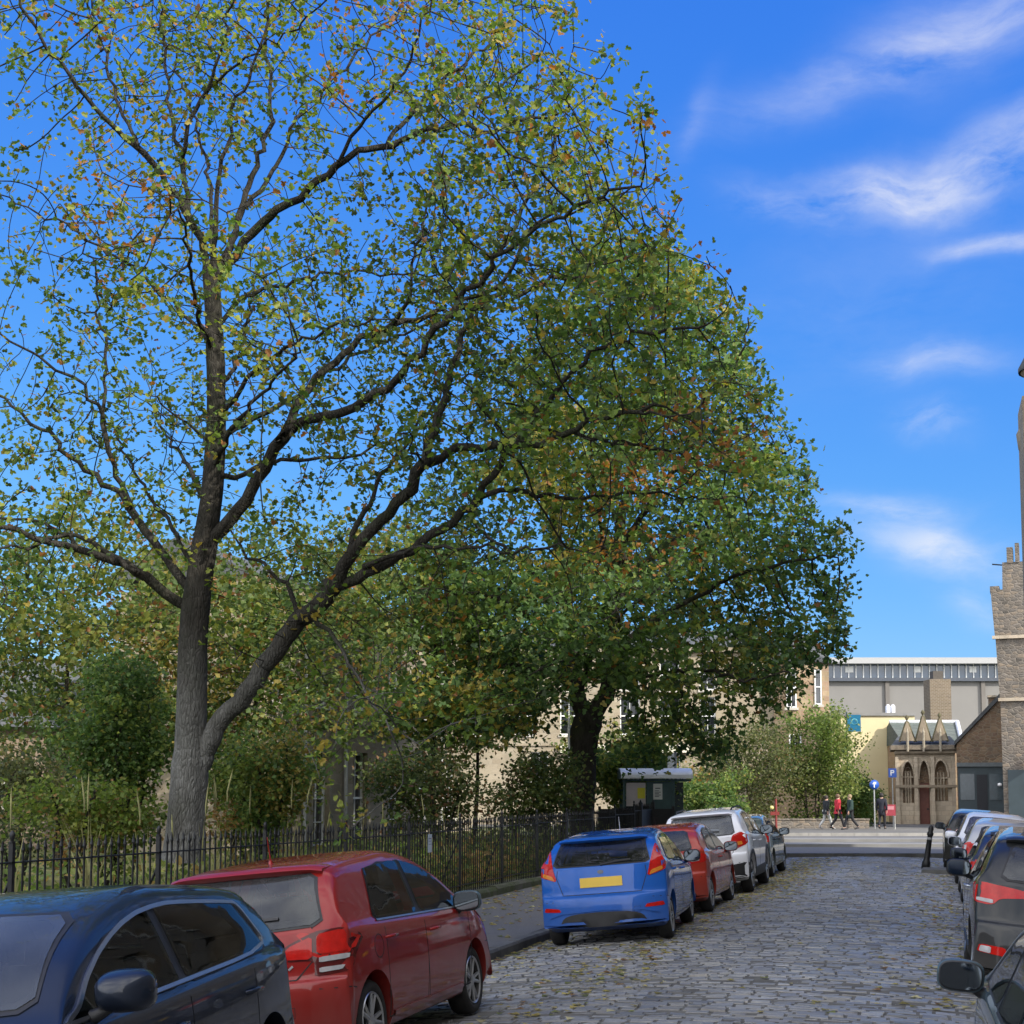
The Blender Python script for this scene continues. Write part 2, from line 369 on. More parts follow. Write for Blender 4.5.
def tree(name, label, base, limbs, attr, step, infl, kill, leafsize, perleaf, cols, ws, barkm, group=None, simple=False, iters=60, tip=.006, minleaf=.02, expo=2.4, spread=.10, clump=90, flat=.45, tipk=1.8, ink=1.0, cat='tree', limbk=1.0):
    root = empty(name, base); tag(root, label, cat, group)
    off = Vector(base)
    pos, par, rmin_, lim = skeleton([(p_, a_ * (limbk if i_ else 1), b_ * limbk) for i_, (p_, a_, b_) in enumerate(limbs)], step)
    n0 = len(pos)
    pos, par = colonize(pos, par, attr, step, infl, kill, iters)
    for _ in range(2):                     # ease the kinks out of the grown twigs
        ks = [[] for _ in range(len(pos))]
        for i, p in enumerate(par):
            if p >= 0: ks[p].append(i)
        q = pos.copy()
        for i in range(n0, len(pos)):
            if len(ks[i]) == 1: q[i] = pos[i] * .5 + (pos[par[i]] + pos[ks[i][0]]) * .25
        pos = q
    n = len(pos); rad = np.zeros(n); acc = np.zeros(n)
    kids = np.zeros(n, int)
    for i in range(n - 1, -1, -1):
        rad[i] = acc[i] ** (1 / expo) if acc[i] > 0 else tip
        if i < n0: rad[i] = max(rmin_[i] * .92, min(rad[i], rmin_[i] * 1.12))
        if par[i] >= 0: acc[par[i]] += rad[i] ** expo; kids[par[i]] += 1
    # child limbs never thicker than what carries them
    for i in range(n):
        if par[i] >= 0 and rad[i] > rad[par[i]] * 1.02: rad[i] = rad[par[i]] * .98
    tr = branch_mesh('trunk', pos, par, rad, barkm, root, off)
    thin = np.where((rad < minleaf) & (np.arange(n) >= n0 * 0 + 5))[0]
    q = pos[thin]; w = np.where(kids[thin] == 0, perleaf * tipk, perleaf * ink)
    cnt = RNG.poisson(w); Pl = np.repeat(q, cnt, axis=0) + RNG.normal(0, spread, (cnt.sum(), 3))
    S = leafsize * RNG.uniform(.55, 1.15, len(Pl))
    leaf_mesh('crown', Pl, S, palette(len(Pl), cols, ws, .3, Pl, clump), root, off, simple, flat)
    print(label[:40], 'nodes', n, 'leaves', len(Pl))
    return root

# ---- the big maple by the railings: its limbs follow the photograph's, each at its own depth
D1 = 18.6
def L1(pts, r0, r1, k=0.0, d0=D1, sway=0.0):
    """pts in pixels; depth runs from d0 by k metres per metre travelled sideways"""
    out = []; s = 0; pp = None
    for i, (x, y) in enumerate(pts):
        if pp: s += math.hypot(x - pp[0], y - pp[1]) * D1 / FPX
        pp = (x, y); out.append(at(x, y, d0 + k * s + sway * math.sin(s)))
    return (out, r0, r1)
main_limbs = [
 L1([(183, 862), (185, 830), (189, 790), (190, 755), (192, 690), (193, 640), (198, 590), (204, 550), (209, 515), (213, 480), (216, 430), (216, 380), (214, 330), (212, 290), (210, 262)], .265, .12),
 # leaning right limb and its forks
 L1([(203, 762), (213, 735), (232, 708), (262, 668), (295, 628), (325, 600), (336, 588)], .165, .14, -.1),
 L1([(333, 588), (355, 549), (383, 520), (411, 490), (424, 464), (446, 455), (467, 450), (505, 447), (545, 440), (600, 420), (650, 405)], .115, .03, -.35, 18.2),
 L1([(424, 464), (432, 434), (442, 405), (449, 380), (461, 339), (480, 285), (515, 225), (545, 170), (558, 130)], .075, .015, .3, 17.2),
 L1([(336, 588), (361, 576), (399, 556), (436, 535), (461, 515), (480, 495), (499, 461), (530, 427), (555, 392), (580, 365), (616, 341), (652, 332), (705, 325)], .10, .018, -.25, 18.2),
 L1([(480, 497), (511, 490), (549, 497), (583, 499), (640, 494), (700, 500)], .05, .012, .4, 17.2),
 L1([(349, 552), (358, 524), (374, 499), (386, 471), (405, 446), (430, 408), (470, 372)], .055, .012, .5, 18.0),
 L1([(364, 566), (411, 549), (455, 548), (517, 550), (555, 546), (600, 556)], .045, .01, -.6, 18.0),
 L1([(300, 622), (292, 596), (280, 580), (258, 560), (240, 545), (225, 522)], .055, .015, .5, 18.3),
 L1([(314, 618), (330, 632), (342, 648), (366, 690), (385, 718), (405, 738), (425, 742)], .045, .008, -.6, 18.3),
 L1([(530, 427), (560, 430), (600, 440), (660, 450), (720, 470)], .045, .01, .6, 17.0),
 # right limbs off the stem
 L1([(208, 545), (224, 525), (245, 500), (262, 470), (280, 440), (299, 425), (342, 412), (364, 402), (389, 386), (411, 364), (433, 336), (470, 290), (510, 250), (560, 215), (600, 197), (640, 184)], .12, .015, -.4),
 L1([(280, 440), (292, 415), (314, 383), (339, 358), (367, 336), (400, 325), (440, 310), (490, 298), (540, 285), (600, 265), (645, 252), (672, 245)], .08, .012, .2, 17.6),
 L1([(217, 440), (235, 430), (275, 408), (300, 395), (335, 370), (375, 345), (430, 322), (480, 300)], .06, .01, .55),
 L1([(217, 418), (235, 400), (256, 370), (290, 345), (335, 325), (390, 318)], .05, .01, -.7),
 L1([(235, 478), (265, 465), (285, 460), (340, 455), (400, 440), (440, 420)], .045, .01, .7),
 L1([(216, 330), (235, 305), (265, 290), (300, 280), (345, 270), (400, 276), (455, 272)], .045, .01, .4),
 # the fan of upright limbs from the high crotch
 L1([(210, 275), (205, 255), (188, 211), (176, 193), (138, 147), (100, 114), (70, 76), (44, 41), (23, 9), (5, -30), (-10, -75)], .075, .012, -.35),
 L1([(138, 147), (120, 106), (108, 67), (100, 38), (91, 6), (80, -40)], .035, .008, .5, 17.9),
 L1([(188, 211), (182, 155), (173, 129), (167, 67), (163, 23), (156, -30), (150, -80)], .05, .01, .3),
 L1([(182, 158), (188, 129), (205, 91), (217, 53), (229, 20), (240, -30), (246, -85)], .04, .01, -.3),
 L1([(205, 91), (243, 64), (281, 38), (310, 15), (345, -15)], .028, .008, -.5),
 L1([(212, 270), (211, 205), (205, 167), (199, 135), (190, 100), (176, 62), (160, 20), (150, -20)], .045, .008, .6),
 L1([(214, 270), (217, 190), (229, 147), (234, 108), (249, 73), (264, 29), (280, -20), (288, -70)], .055, .01, -.2),
 L1([(215, 275), (231, 245), (243, 205), (264, 147), (270, 103), (267, 59), (266, 0), (268, -60)], .07, .012, .35),
 L1([(243, 208), (270, 176), (293, 126), (320, 90), (360, 50), (400, 10), (430, -30)], .045, .01, .5, 18.9),
 L1([(215, 280), (238, 250), (262, 222), (294, 200), (335, 167), (387, 144), (441, 130), (496, 128), (545, 116), (572, 108)], .095, .014, -.3),
 L1([(387, 144), (420, 105), (455, 70), (500, 30), (530, -15)], .04, .01, .6, 17.7),
 L1([(335, 167), (350, 140), (385, 100), (410, 60), (425, 15), (440, -30)], .04, .01, -.5, 17.9),
 L1([(441, 130), (480, 100), (515, 74), (545, 52)], .035, .008, .3, 17.6),
 L1([(409, 300), (415, 250), (427, 210), (440, 170), (450, 140)], .03, .008, .2, 17.4),
 L1([(460, 300), (500, 285), (535, 225), (589, 207), (620, 195), (645, 186)], .035, .008, -.2, 17.2),
 # left limbs
 L1([(186, 606), (169, 597), (134, 570), (116, 559), (84, 552), (47, 542), (0, 525), (-45, 503), (-100, 480)], .10, .02, -.35),
 L1([(134, 570), (94, 544), (66, 533), (34, 522), (0, 516), (-50, 515)], .055, .012, .5, 18.1),
 L1([(70, 535), (40, 543), (0, 552), (-50, 565)], .035, .01, -.6, 18.2),
 L1([(193, 592), (178, 575), (150, 537), (131, 506), (116, 491), (78, 462), (47, 434), (19, 412), (0, 395), (-40, 365)], .085, .015, .3),
 L1([(131, 506), (116, 475), (106, 441), (100, 406), (90, 397), (75, 375), (56, 369), (31, 353), (0, 337), (-40, 320)], .055, .01, -.3, 18.9),
 L1([(104, 430), (103, 381), (104, 350), (101, 337), (97, 309), (93, 270), (80, 235), (60, 205)], .035, .008, .4, 18.7),
 L1([(197, 572), (184, 552), (166, 519), (141, 484), (125, 453), (106, 420), (85, 395)], .05, .01, .7),
 L1([(213, 448), (200, 434), (175, 416), (156, 400), (135, 390)], .03, .008, -.6),
 L1([(214, 345), (200, 331), (184, 312), (165, 297), (129, 267), (97, 246), (60, 222), (15, 200), (-30, 190)], .04, .008, .2),
 L1([(123, 270), (135, 237), (155, 217), (163, 188)], .018, .006, .3, 18.8),
 # limbs reaching toward and away from the street
 L1([(214, 470), (232, 430), (262, 392), (300, 350)], .06, .012, -1.5),
 L1([(212, 520), (190, 470), (168, 440), (150, 400)], .06, .012, 1.5),
 L1([(214, 400), (240, 350), (250, 300), (262, 250)], .05, .012, 1.6),
 L1([(213, 350), (195, 300), (190, 240), (170, 200)], .05, .012, -1.6),
]
def limb_attr(limbs, start, dens, sh, sv, first=1):
    out = []
    for pts, r0, r1 in limbs[first:]:
        P = [Vector(p) for p in pts]; L = sum((b - a).length for a, b in zip(P, P[1:])); s = 0
        for a, b in zip(P, P[1:]):
            l = (b - a).length; n = RNG.poisson(l * dens)
            for _ in range(n):
                u = RNG.random(); t = (s + u * l) / L
                if t < start or RNG.random() > .35 + .65 * t: continue
                out.append(tuple(np.array(a.lerp(b, u)) + RNG.normal(0, 1, 3) * (sh, sh, sv) * (.45 + .75 * t)))
            s += l
    return out
BX = gp(185, D1, -.15)
a1 = limb_attr(main_limbs, .34, 44, .70, .56)
for _ in range(2300):
    x = RNG.uniform(420, 740); y = RNG.uniform(60, 470)
    if (x - 400) / 340 < .25 + .75 * (y + 130) / 600: a1.append(tuple(at(x, y, D1 + RNG.normal(-.8, 1.5))))
EDGE = [(-400, 480), (0, 590), (60, 632), (130, 688), (200, 718), (300, 752), (430, 790), (1200, 790)]
a1 = [p for p in a1 if proj(p)[0] < np.interp(proj(p)[1], [e[0] for e in EDGE], [e[1] for e in EDGE]) - 6]
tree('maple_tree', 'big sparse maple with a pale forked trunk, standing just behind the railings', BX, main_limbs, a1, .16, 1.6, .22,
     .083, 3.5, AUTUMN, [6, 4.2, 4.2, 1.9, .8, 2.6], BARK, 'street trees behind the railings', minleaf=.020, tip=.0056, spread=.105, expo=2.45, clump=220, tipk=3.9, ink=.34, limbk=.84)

# ---- second tree further along the railings
D2 = 38.5
def L2(pts, r0, r1, k=0.0, d0=D2): 
    out = []; s = 0; pp = None
    for x, y in pts:
        if pp: s += math.hypot(x - pp[0], y - pp[1]) * D2 / FPX
        pp = (x, y); out.append(at(x, y, d0 + k * s))
    return (out, r0, r1)
limbs2 = [
 L2([(578, 835), (579, 805), (581, 770), (584, 735), (590, 715)], .46, .36),
 L2([(586, 722), (577, 690), (574, 658), (566, 610), (560, 560), (550, 500), (540, 440), (535, 380)], .25, .05, .2),
 L2([(590, 718), (606, 694), (611, 658), (612, 610), (616, 560), (625, 500), (640, 430), (650, 360), (655, 300)], .27, .05, -.2),
 L2([(610, 660), (640, 630), (690, 600), (740, 575), (800, 560), (838, 556)], .12, .02, -.3),
 L2([(612, 610), (650, 560), (700, 520), (750, 480), (790, 450)], .12, .02, .3),
 L2([(618, 550), (660, 490), (700, 430), (735, 370), (750, 320)], .11, .02, -.5),
 L2([(606, 690), (650, 675), (700, 670), (750, 680), (790, 670)], .09, .02, -.9),
 L2([(574, 655), (540, 625), (500, 600), (450, 590), (410, 590)], .11, .02, -.4),
 L2([(566, 610), (520, 560), (480, 530), (440, 500)], .11, .02, .4),
 L2([(578, 690), (540, 670), (500, 665), (450, 680), (400, 690)], .09, .02, .8),
 L2([(552, 510), (510, 450), (480, 400)], .09, .02, -.4),
 L2([(580, 690), (600, 640), (640, 600), (660, 590)], .10, .02, -1.6),
 L2([(576, 650), (570, 600), (590, 540), (600, 500)], .10, .02, 1.6),
 L2([(614, 600), (600, 520), (590, 450), (600, 380)], .09, .02, -1.2),
]
def crown2(n):
    out = []; cl = []
    prof = [(250, 610, 670), (300, 560, 725), (360, 510, 758), (420, 470, 785), (480, 430, 815), (540, 405, 850), (600, 395, 850), (645, 395, 838), (680, 400, 806), (705, 405, 775), (735, 415, 742), (760, 690, 725)]
    while len(cl) < 270:
        y = RNG.uniform(250, 755) if len(cl) < 180 else RNG.uniform(560, 755)
        for (y0, a0, b0), (y1, a1_, b1) in zip(prof, prof[1:]):
            if y0 <= y <= y1:
                t = (y - y0) / (y1 - y0); xa = a0 + (a1_ - a0) * t; xb = b0 + (b1 - b0) * t
        c = (xa + xb) / 2; h = (xb - xa) / 2; an = RNG.uniform(0, 2 * math.pi); rr = RNG.random() ** .38
        if y > 690 and abs(c + h * rr * math.cos(an) - 580) < 60 : continue
        cl.append((np.array(at(c + h * rr * math.cos(an), y, D2 + rr * math.sin(an) * h * D2 / FPX * .85)), RNG.uniform(.55, 1.25)))
    cc = np.array(at(595, 560, D2))
    while len(out) < n:
        c, r_ = cl[RNG.integers(len(cl))]; v = RNG.normal(0, .55, 3) * (r_, r_, r_ * .30)
        o = c - cc; v[2] -= .22 * (v[0] * o[0] + v[1] * o[1]) / (np.hypot(o[0], o[1]) + .5)     # sprays droop outward
        p = c + v; q = proj(p)
        if q[0] < np.interp(q[1], [e[0] for e in prof], [e[2] for e in prof]) + 5: out.append(tuple(p))
    return out
tree('sycamore_tree', 'dense round-crowned sycamore with a dark trunk, beside the bus shelter', gp(579, D2, -.1), limbs2, crown2(7400), .25, 3.4, .31,
     .165, 7.2, [(.10, .165, .04), (.07, .125, .038), (.16, .20, .04), (.26, .22, .045), (.26, .12, .035), (.045, .08, .028)], [6, 5, 3.2, 1.1, .4, 2.5], BARK_DARK,
     'street trees behind the railings', simple=False, tip=.008, minleaf=.035, spread=.20, clump=140, tipk=2.6, ink=.7)

# ---- trees and shrubs in the garden behind the railings
def ell_attr(c, r, n, lo=-1):
    out = []; m = max(14, n // 22); cl = []
    while len(cl) < m:
        v = RNG.normal(0, 1, 3); v /= np.linalg.norm(v); cl.append(v * RNG.random() ** .45 * RNG.uniform(.75, 1.08))
    while len(out) < n:
        v = cl[RNG.integers(m)] + RNG.normal(0, .17, 3) * (1, 1, .6)
        out.append(tuple(np.array(c) + v * np.array(r)))
    return out
DENS = 7.5; LEAFGAIN = 1.4
def small_tree(name, label, px, d, ytop, ybot, wpx, cols, ws, n=420, leafs=.13, per=2.2, group=None, stems=1, z0=0.0, cat='tree', simple=True, depth=None, bark=BARK_DARK, clump=30, spread=.2):
    b = gp(px, d, z0); top = at(px, ytop, d).z; bot = at(px, ybot, d).z; rx = wpx * d / FPX / 2; rz = (top - bot) / 2
    c = Vector((b.x, b.y, (top + bot) / 2)); limbs = []
    for k in range(stems):
        a = 2 * math.pi * (k + RNG.random() * .4) / stems; t = .12 if stems > 1 else .02
        s = b + Vector((math.cos(a), math.sin(a), 0)) * rx * t
        e = c + Vector((math.cos(a) * rx * (.45 if stems > 1 else .05), math.sin(a) * rx * (.45 if stems > 1 else .05), rz * RNG.uniform(.1, .5)))
        limbs.append(([s - Vector((0, 0, .15)), s.lerp(e, .4) + Vector((RNG.normal(0, .1), RNG.normal(0, .1), 0)), e], .035 + .022 * rx / stems ** .5, .02))
    at_ = ell_attr(c, (rx, rx if depth is None else depth, rz), n)
    st = max(.14, min(.4, rx / 9))
    return tree(name, label, b, limbs, at_, st, rx * 1.6 + 1, st * 1.45, leafs, per * DENS, cols, ws, bark, group, simple=simple, tip=.006, minleaf=.03, spread=spread, clump=clump, cat=cat)
G_MID = [(.075, .105, .025), (.05, .08, .022), (.13, .14, .03), (.16, .13, .03), (.16, .08, .03)]
G_DARK = [(.075, .12, .03), (.05, .088, .024), (.12, .15, .032), (.17, .14, .035)]
G_OLIVE = [(.10, .11, .04), (.07, .08, .03), (.14, .14, .05), (.16, .13, .05), (.05, .07, .03)]
small_tree('garden_tree', 'light green garden tree left of the maple trunk, behind the dark bush', 55, 30, 505, 770, 420, G_MID, [5, 3, 3, 1.4, .7], 2300, .15, 2.6, 'trees in the garden', simple=True)
small_tree('garden_tree', 'leafy garden tree showing between the two stems of the forked maple', 262, 33, 500, 780, 300, G_MID, [5, 4, 2.4, .8, .6], 1700, .15, 2.4, 'trees in the garden')
small_tree('garden_tree', 'yellowing garden tree in front of the sandstone terrace', 430, 41, 505, 665, 250, G_MID, [4, 3, 4, 1.6, .5], 1300, .17, 2.4, 'trees in the garden')
small_tree('garden_tree', 'rusty green garden tree in front of the terrace, left of the sycamore', 470, 46, 610, 775, 190, [(.10, .13, .03), (.07, .10, .025), (.17, .15, .04), (.20, .11, .04)], [5, 4, 2, 1.2], 700, .17, 2.4, 'trees in the garden')
small_tree('holly_bush', 'dark green bush to the left of the maple trunk', 118, 22.5, 648, 835, 130, G_DARK, [5, 4, 2, .6], 480, .085, 5.0, 'bushes behind the railings', stems=4, cat='bush', spread=.14)
small_tree('holly_bush', 'low dark bush to the right of the maple trunk', 262, 23, 712, 840, 120, G_DARK, [4, 3, 3, 1.0], 380, .085, 4.2, 'bushes behind the railings', stems=4, cat='bush', spread=.14)
TH = [(.11, .15, .03), (.16, .175, .04), (.075, .11, .026), (.20, .12, .045)]
small_tree('thicket_shrub', 'tangled yellow green thicket to the left of the maple trunk, against the railings', 90, 21.5, 768, 850, 170, TH, [4, 3, 3, 1.2], 300, .085, 3.6, 'thicket along the railings', stems=6, cat='shrub', spread=.16)
small_tree('thicket_shrub', 'tangled reddish green thicket right of the maple trunk, against the railings', 252, 26, 762, 838, 110, TH, [3, 3, 3, 2.4], 300, .09, 3.6, 'thicket along the railings', stems=6, cat='shrub', spread=.16)
small_tree('garden_shrub', 'spreading shrub with rusty leaves under the terrace windows', 430, 33, 748, 828, 150, [(.06, .08, .025), (.09, .10, .03), (.16, .085, .04), (.03, .05, .018)], [5, 4, 1.5, 3], 380, .11, 3.4, 'bushes behind the railings', stems=4, cat='shrub')
small_tree('garden_shrub', 'green shrub just left of the dark sycamore trunk', 535, 36, 742, 828, 110, [(.05, .08, .025), (.09, .11, .03), (.12, .09, .04), (.03, .05, .018)], [5, 4, 1, 2], 300, .11, 3.2, 'bushes behind the railings', stems=4, cat='shrub')
small_tree('garden_shrub', 'olive shrub at the left edge behind the railings', 12, 25, 735, 850, 130, G_OLIVE, [4, 4, 2, 1, 3], 240, .09, 3.2, 'bushes behind the railings', stems=4, cat='shrub')
small_tree('laurel_bush', 'dark glossy laurel between the sycamore trunk and the bus shelter', 632, 46, 735, 832, 90, G_DARK, [5, 3, 3, 1], 320, .14, 4.2, 'bushes by the cross street', stems=3, cat='bush')
small_tree('garden_tree', 'yellow green young tree behind the bus shelter', 640, 58, 690, 815, 150, [(.10, .12, .03), (.07, .10, .025), (.18, .16, .03), (.18, .11, .03)], [4, 3, 3, 1], 300, .17, 2.2, 'trees in the garden')
WIL = [(.075, .085, .028), (.05, .068, .02), (.11, .11, .04), (.04, .055, .018), (.11, .08, .035)]
small_tree('willow_shrub', 'tall olive willow beside the bus shelter, left of the pedestrians', 745, 76, 704, 826, 135, WIL, [5, 4, 2, 3, 1.6], 620, .17, 4.0, 'willows behind the cross street', stems=5, z0=.15, cat='shrub', spread=.3)
small_tree('willow_shrub', 'bright green willow leaning over the pedestrians', 814, 77, 706, 822, 98, [(.10, .14, .03), (.075, .11, .028), (.15, .17, .05), (.05, .08, .025)], [5, 4, 2, 2], 560, .17, 3.8, 'willows behind the cross street', stems=5, z0=.15, cat='shrub', spread=.3)
small_tree('hedge_bush', 'dark bush at the foot of the willow by the blue signs', 856, 80, 776, 832, 48, G_DARK, [5, 4, 2, .3], 220, .15, 4.0, 'bushes by the cross street', stems=3, z0=.15, cat='bush')
small_tree('hedge_bush', 'low dark hedge behind the green car', 705, 64, 772, 832, 95, G_DARK, [5, 4, 2, .5], 320, .15, 4.5, 'bushes by the cross street', stems=4, z0=.15, cat='bush')
# ------------------------------------------------------------------ ground, road, pavements
THR = YAW
def strip(name, xs, ys, zf, mat, kind='structure', thick=None):
    V = []; F = []
    nx, ny = len(xs), len(ys)
    for y in ys:
        for x in xs: V.append((x, y, zf(x, y)))
    for j in range(ny - 1):
        for i in range(nx - 1): a = j * nx + i; F.append((a, a + 1, a + nx + 1, a + nx))
    mb = MB(); mb.add(V, F, 0, True); return tag(mb.build(name, mat, fix=False), kind=kind)
m_ground = plain('bare_earth', (.07, .075, .035), .95, var=.5, scale=.6, bumpd=.05)
tag(strip('ground', np.linspace(-600, 600, 25), np.linspace(-200, 1500, 35), lambda x, y: -.75, m_ground), kind='structure')

# setts : every stone a low bevelled block of its own tone
m, nt, b = newmat('setts')
vc = nt.nodes.new('ShaderNodeVertexColor'); vc.layer_name = 'tint'; co = ocoord(nt)
n1 = noise(nt, 30, 5, .65, co); n2 = noise(nt, .55, 5, .6, co); n3 = noise(nt, 2.6, 5, .7, co)
c = mixc(nt, ramp(nt, n1, [(.3, 0), (.75, .5)]), vc.outputs[0], (.09, .09, .088))
c = mixc(nt, ramp(nt, n2, [(.42, 0), (.66, .45)]), c, (.21, .205, .195))
c = mixc(nt, ramp(nt, n3, [(.55, 0), (.75, .5)]), c, (.06, .06, .058))
nt.links.new(c, b.inputs['Base Color']); nt.links.new(ramp(nt, n3, [(.3, .32), (.7, .58)]), b.inputs['Roughness'])
bump(nt, b, n1, .006, .8); M_SETT = m
M_MORTAR = plain('joint_dirt', (.11, .105, .09), .95, var=.45, scale=3)
def setts():
    V = []; cols = []; rows = []
    y = 1.0
    while y < STREET_END - .05:
        ph = RNG.uniform(.095, .145); x = KERB_L + .14 + RNG.uniform(-.2, 0); rz = RNG.normal(0, .003); wob = RNG.normal(0, .010)
        tone = RNG.normal(0, .11)
        while x < KERB_R - .02:
            w = RNG.uniform(.14, .29); x0 = max(x + .005, KERB_L + .13); x1 = min(x + w - .006, KERB_R); x += w
            if x1 - x0 < .06: continue
            dy0, dy1, dy2, dy3 = RNG.normal(0, .007, 4) + wob * math.sin(x * .9); g = .006
            z = rz + RNG.normal(0, .004); t = RNG.normal(0, .004, 4); bv = .011
            P = [(x0, y + g + dy0), (x1, y + g + dy1), (x1, y + ph - g + dy2), (x0, y + ph - g + dy3)]
            zz = [road_z(*p) for p in P]
            for (px, py), q in zip(P, zz): V.append((px, py, q - .035))
            cx, cy = (x0 + x1) / 2, y + ph / 2
            for (px, py), q, tt in zip(P, zz, t):
                V.append((px + (bv if px < cx else -bv), py + (bv if py < cy else -bv), q + z + tt))
            pt = mnoise.noise(Vector((cx * .55, cy * .16, 3.0))) * .42 + mnoise.noise(Vector((cx * 1.7, cy * .5, 9.0))) * .22 - .12 * (math.exp(-((cx + 2.55) / .3) ** 2) + math.exp(-((cx + .85) / .3) ** 2)); k = max(.35, 1 + tone + pt + RNG.normal(0, .17)); base = np.array([(.245, .247, .250), (.285, .28, .268), (.205, .21, .22), (.27, .255, .232)][RNG.choice(4, p=[.45, .25, .2, .1])]) * k
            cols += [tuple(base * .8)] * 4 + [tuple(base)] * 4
        y += ph
    V = np.array(V); n = len(V) // 8
    fc = [[4, 5, 6, 7], [0, 1, 5, 4], [1, 2, 6, 5], [2, 3, 7, 6], [3, 0, 4, 7]]
    loops = (np.arange(n)[:, None] * 8 + np.array(sum(fc, []))[None]).ravel()
    C = np.concatenate([np.clip(np.array(cols), .02, .5), np.ones((len(V), 1))], 1)
    return npmesh('cobbled_road', V, loops, np.full(n * 5, 4), M_SETT, None, C)
tag(setts(), kind='structure')
tag(strip('road_bed', np.linspace(KERB_L - .2, KERB_R + .2, 30), np.linspace(-14, STREET_END, 60), lambda x, y: road_z(x, y) - .005, M_MORTAR), kind='structure')

def asphalt(name, c, dirt=(.14, .125, .09)):
    m, nt, b = newmat(name); co = ocoord(nt)
    n = noise(nt, 90, 3, .7, co); n2 = noise(nt, .9, 6, .65, co); n3 = noise(nt, 4, 5, .6, co)
    cc = ramp(nt, n, [(.3, [q * .7 for q in c]), (.7, [q * 1.35 for q in c])])
    cc = mixc(nt, ramp(nt, n2, [(.45, 0), (.7, .6)]), cc, dirt)
    cc = mixc(nt, ramp(nt, n3, [(.58, 0), (.75, .4)]), cc, [q * .5 for q in c])
    nt.links.new(cc, b.inputs['Base Color']); b.inputs['Roughness'].default_value = .85
    bump(nt, b, n, .006, .6); return m
M_PAVE = asphalt('pavement_asphalt', (.12, .118, .115)); M_ROAD = asphalt('cross_road_asphalt', (.105, .103, .10), (.135, .125, .11))
M_KERB = plain('kerb_stone', (.10, .10, .095), .8, var=.35, scale=3, bumpd=.01)
M_PAVE2 = masonry('paving_slabs', [(.12, .118, .11), (.15, .145, .135), (.175, .17, .155)], .9, .6, .008, .004, .35, (.12, .11, .10))
def kerb_z(y): return road_z(KERB_L, y) + .13
# left kerb: one block mesh with stone joints
mb = MB(); y = -12.0
while y < STREET_END - 1:
    l = RNG.uniform(.8, 1.1)
    z0 = kerb_z(y + l / 2) + RNG.normal(0, .004)
    mb.prism([(KERB_L - .15, z0 - .4), (KERB_L + .005, z0 - .4), (KERB_L, z0 - .03), (KERB_L - .025, z0), (KERB_L - .15, z0)], y + .006, y + l - .006); y += l
tag(mb.build('kerb', M_KERB), kind='structure')
def pave_z(x, y): return kerb_z(y) - .004 + .035 * (KERB_L - .15 - x)
tag(strip('pavement', np.linspace(KERB_L - .15, -7.86, 8), np.linspace(-12, STREET_END - 1, 50), pave_z, M_PAVE), kind='structure')
mb = MB(); y = -12.0
def kerbr_z(y): return road_z(KERB_R, y) + .12
while y < STREET_END - 2:
    l = RNG.uniform(.8, 1.1); z0 = kerbr_z(y)
    mb.box(KERB_R, y + .006, z0 - .4, KERB_R + .15, y + l - .006, z0); y += l
tag(mb.build('kerb', M_KERB), kind='structure')
tag(strip('pavement', np.linspace(KERB_R + .15, 3.62, 4), np.linspace(-12, STREET_END + .8, 50), lambda x, y: kerbr_z(y) - .004, M_PAVE2), kind='structure')
# cross street, square to the view: frame u (right), v (away)
def uv(u, v, z=0.0): return Vector((Rh.x * u + Fh.x * v, Rh.y * u + Fh.y * v, z))
CZ = .10
def cz(v): return CZ + .06 * smoothstep(44, 60, v)
def cross_strip(name, us, vs, zf, mat):
    V = [tuple(uv(u, v, zf(u, v))) for v in vs for u in us]; nx = len(us)
    F = [(j * nx + i, j * nx + i + 1, (j + 1) * nx + i + 1, (j + 1) * nx + i) for j in range(len(vs) - 1) for i in range(nx - 1)]
    mb = MB(); mb.add(V, F, 0, True); return tag(mb.build(name, mat, fix=False), kind='structure')
cross_strip('cross_road', np.linspace(-14, 60, 30), np.linspace(43.2, 63.5, 20), lambda u, v: cz(v) - .02, M_ROAD)
cross_strip('far_pavement', np.linspace(-40, 70, 30), np.linspace(63.65, 86, 16), lambda u, v: .27, M_PAVE2)
mb = MB()
for i in range(110):
    u0 = -40 + i; p = [uv(u0 + .006, 63.5), uv(u0 + .994, 63.5), uv(u0 + .994, 63.65), uv(u0 + .006, 63.65)]
    mb.add([(q.x, q.y, -.1) for q in p] + [(q.x, q.y, .275) for q in p], [(0, 1, 5, 4), (4, 5, 6, 7), (2, 3, 7, 6), (1, 2, 6, 5), (3, 0, 4, 7)])
tag(mb.build('kerb', plain('pale_kerb_stone', (.26, .25, .23), .8, var=.2, scale=2), fix=False), kind='structure')
# dark drainage strip where the setts end, and a mown verge stone beyond
mb = MB()
for i in range(17):
    u0 = 6.6 - 1 + i * .52; p = [uv(u0 + .005, 42.85), uv(u0 + .515, 42.85), uv(u0 + .515, 43.3), uv(u0 + .005, 43.3)]
    mb.add([(q.x, q.y, -.2) for q in p] + [(q.x, q.y, CZ + .07) for q in p], [(0, 1, 5, 4), (4, 5, 6, 7), (2, 3, 7, 6), (1, 2, 6, 5), (3, 0, 4, 7)])
tag(mb.build('crossing_kerb', M_KERB, fix=False), kind='structure')
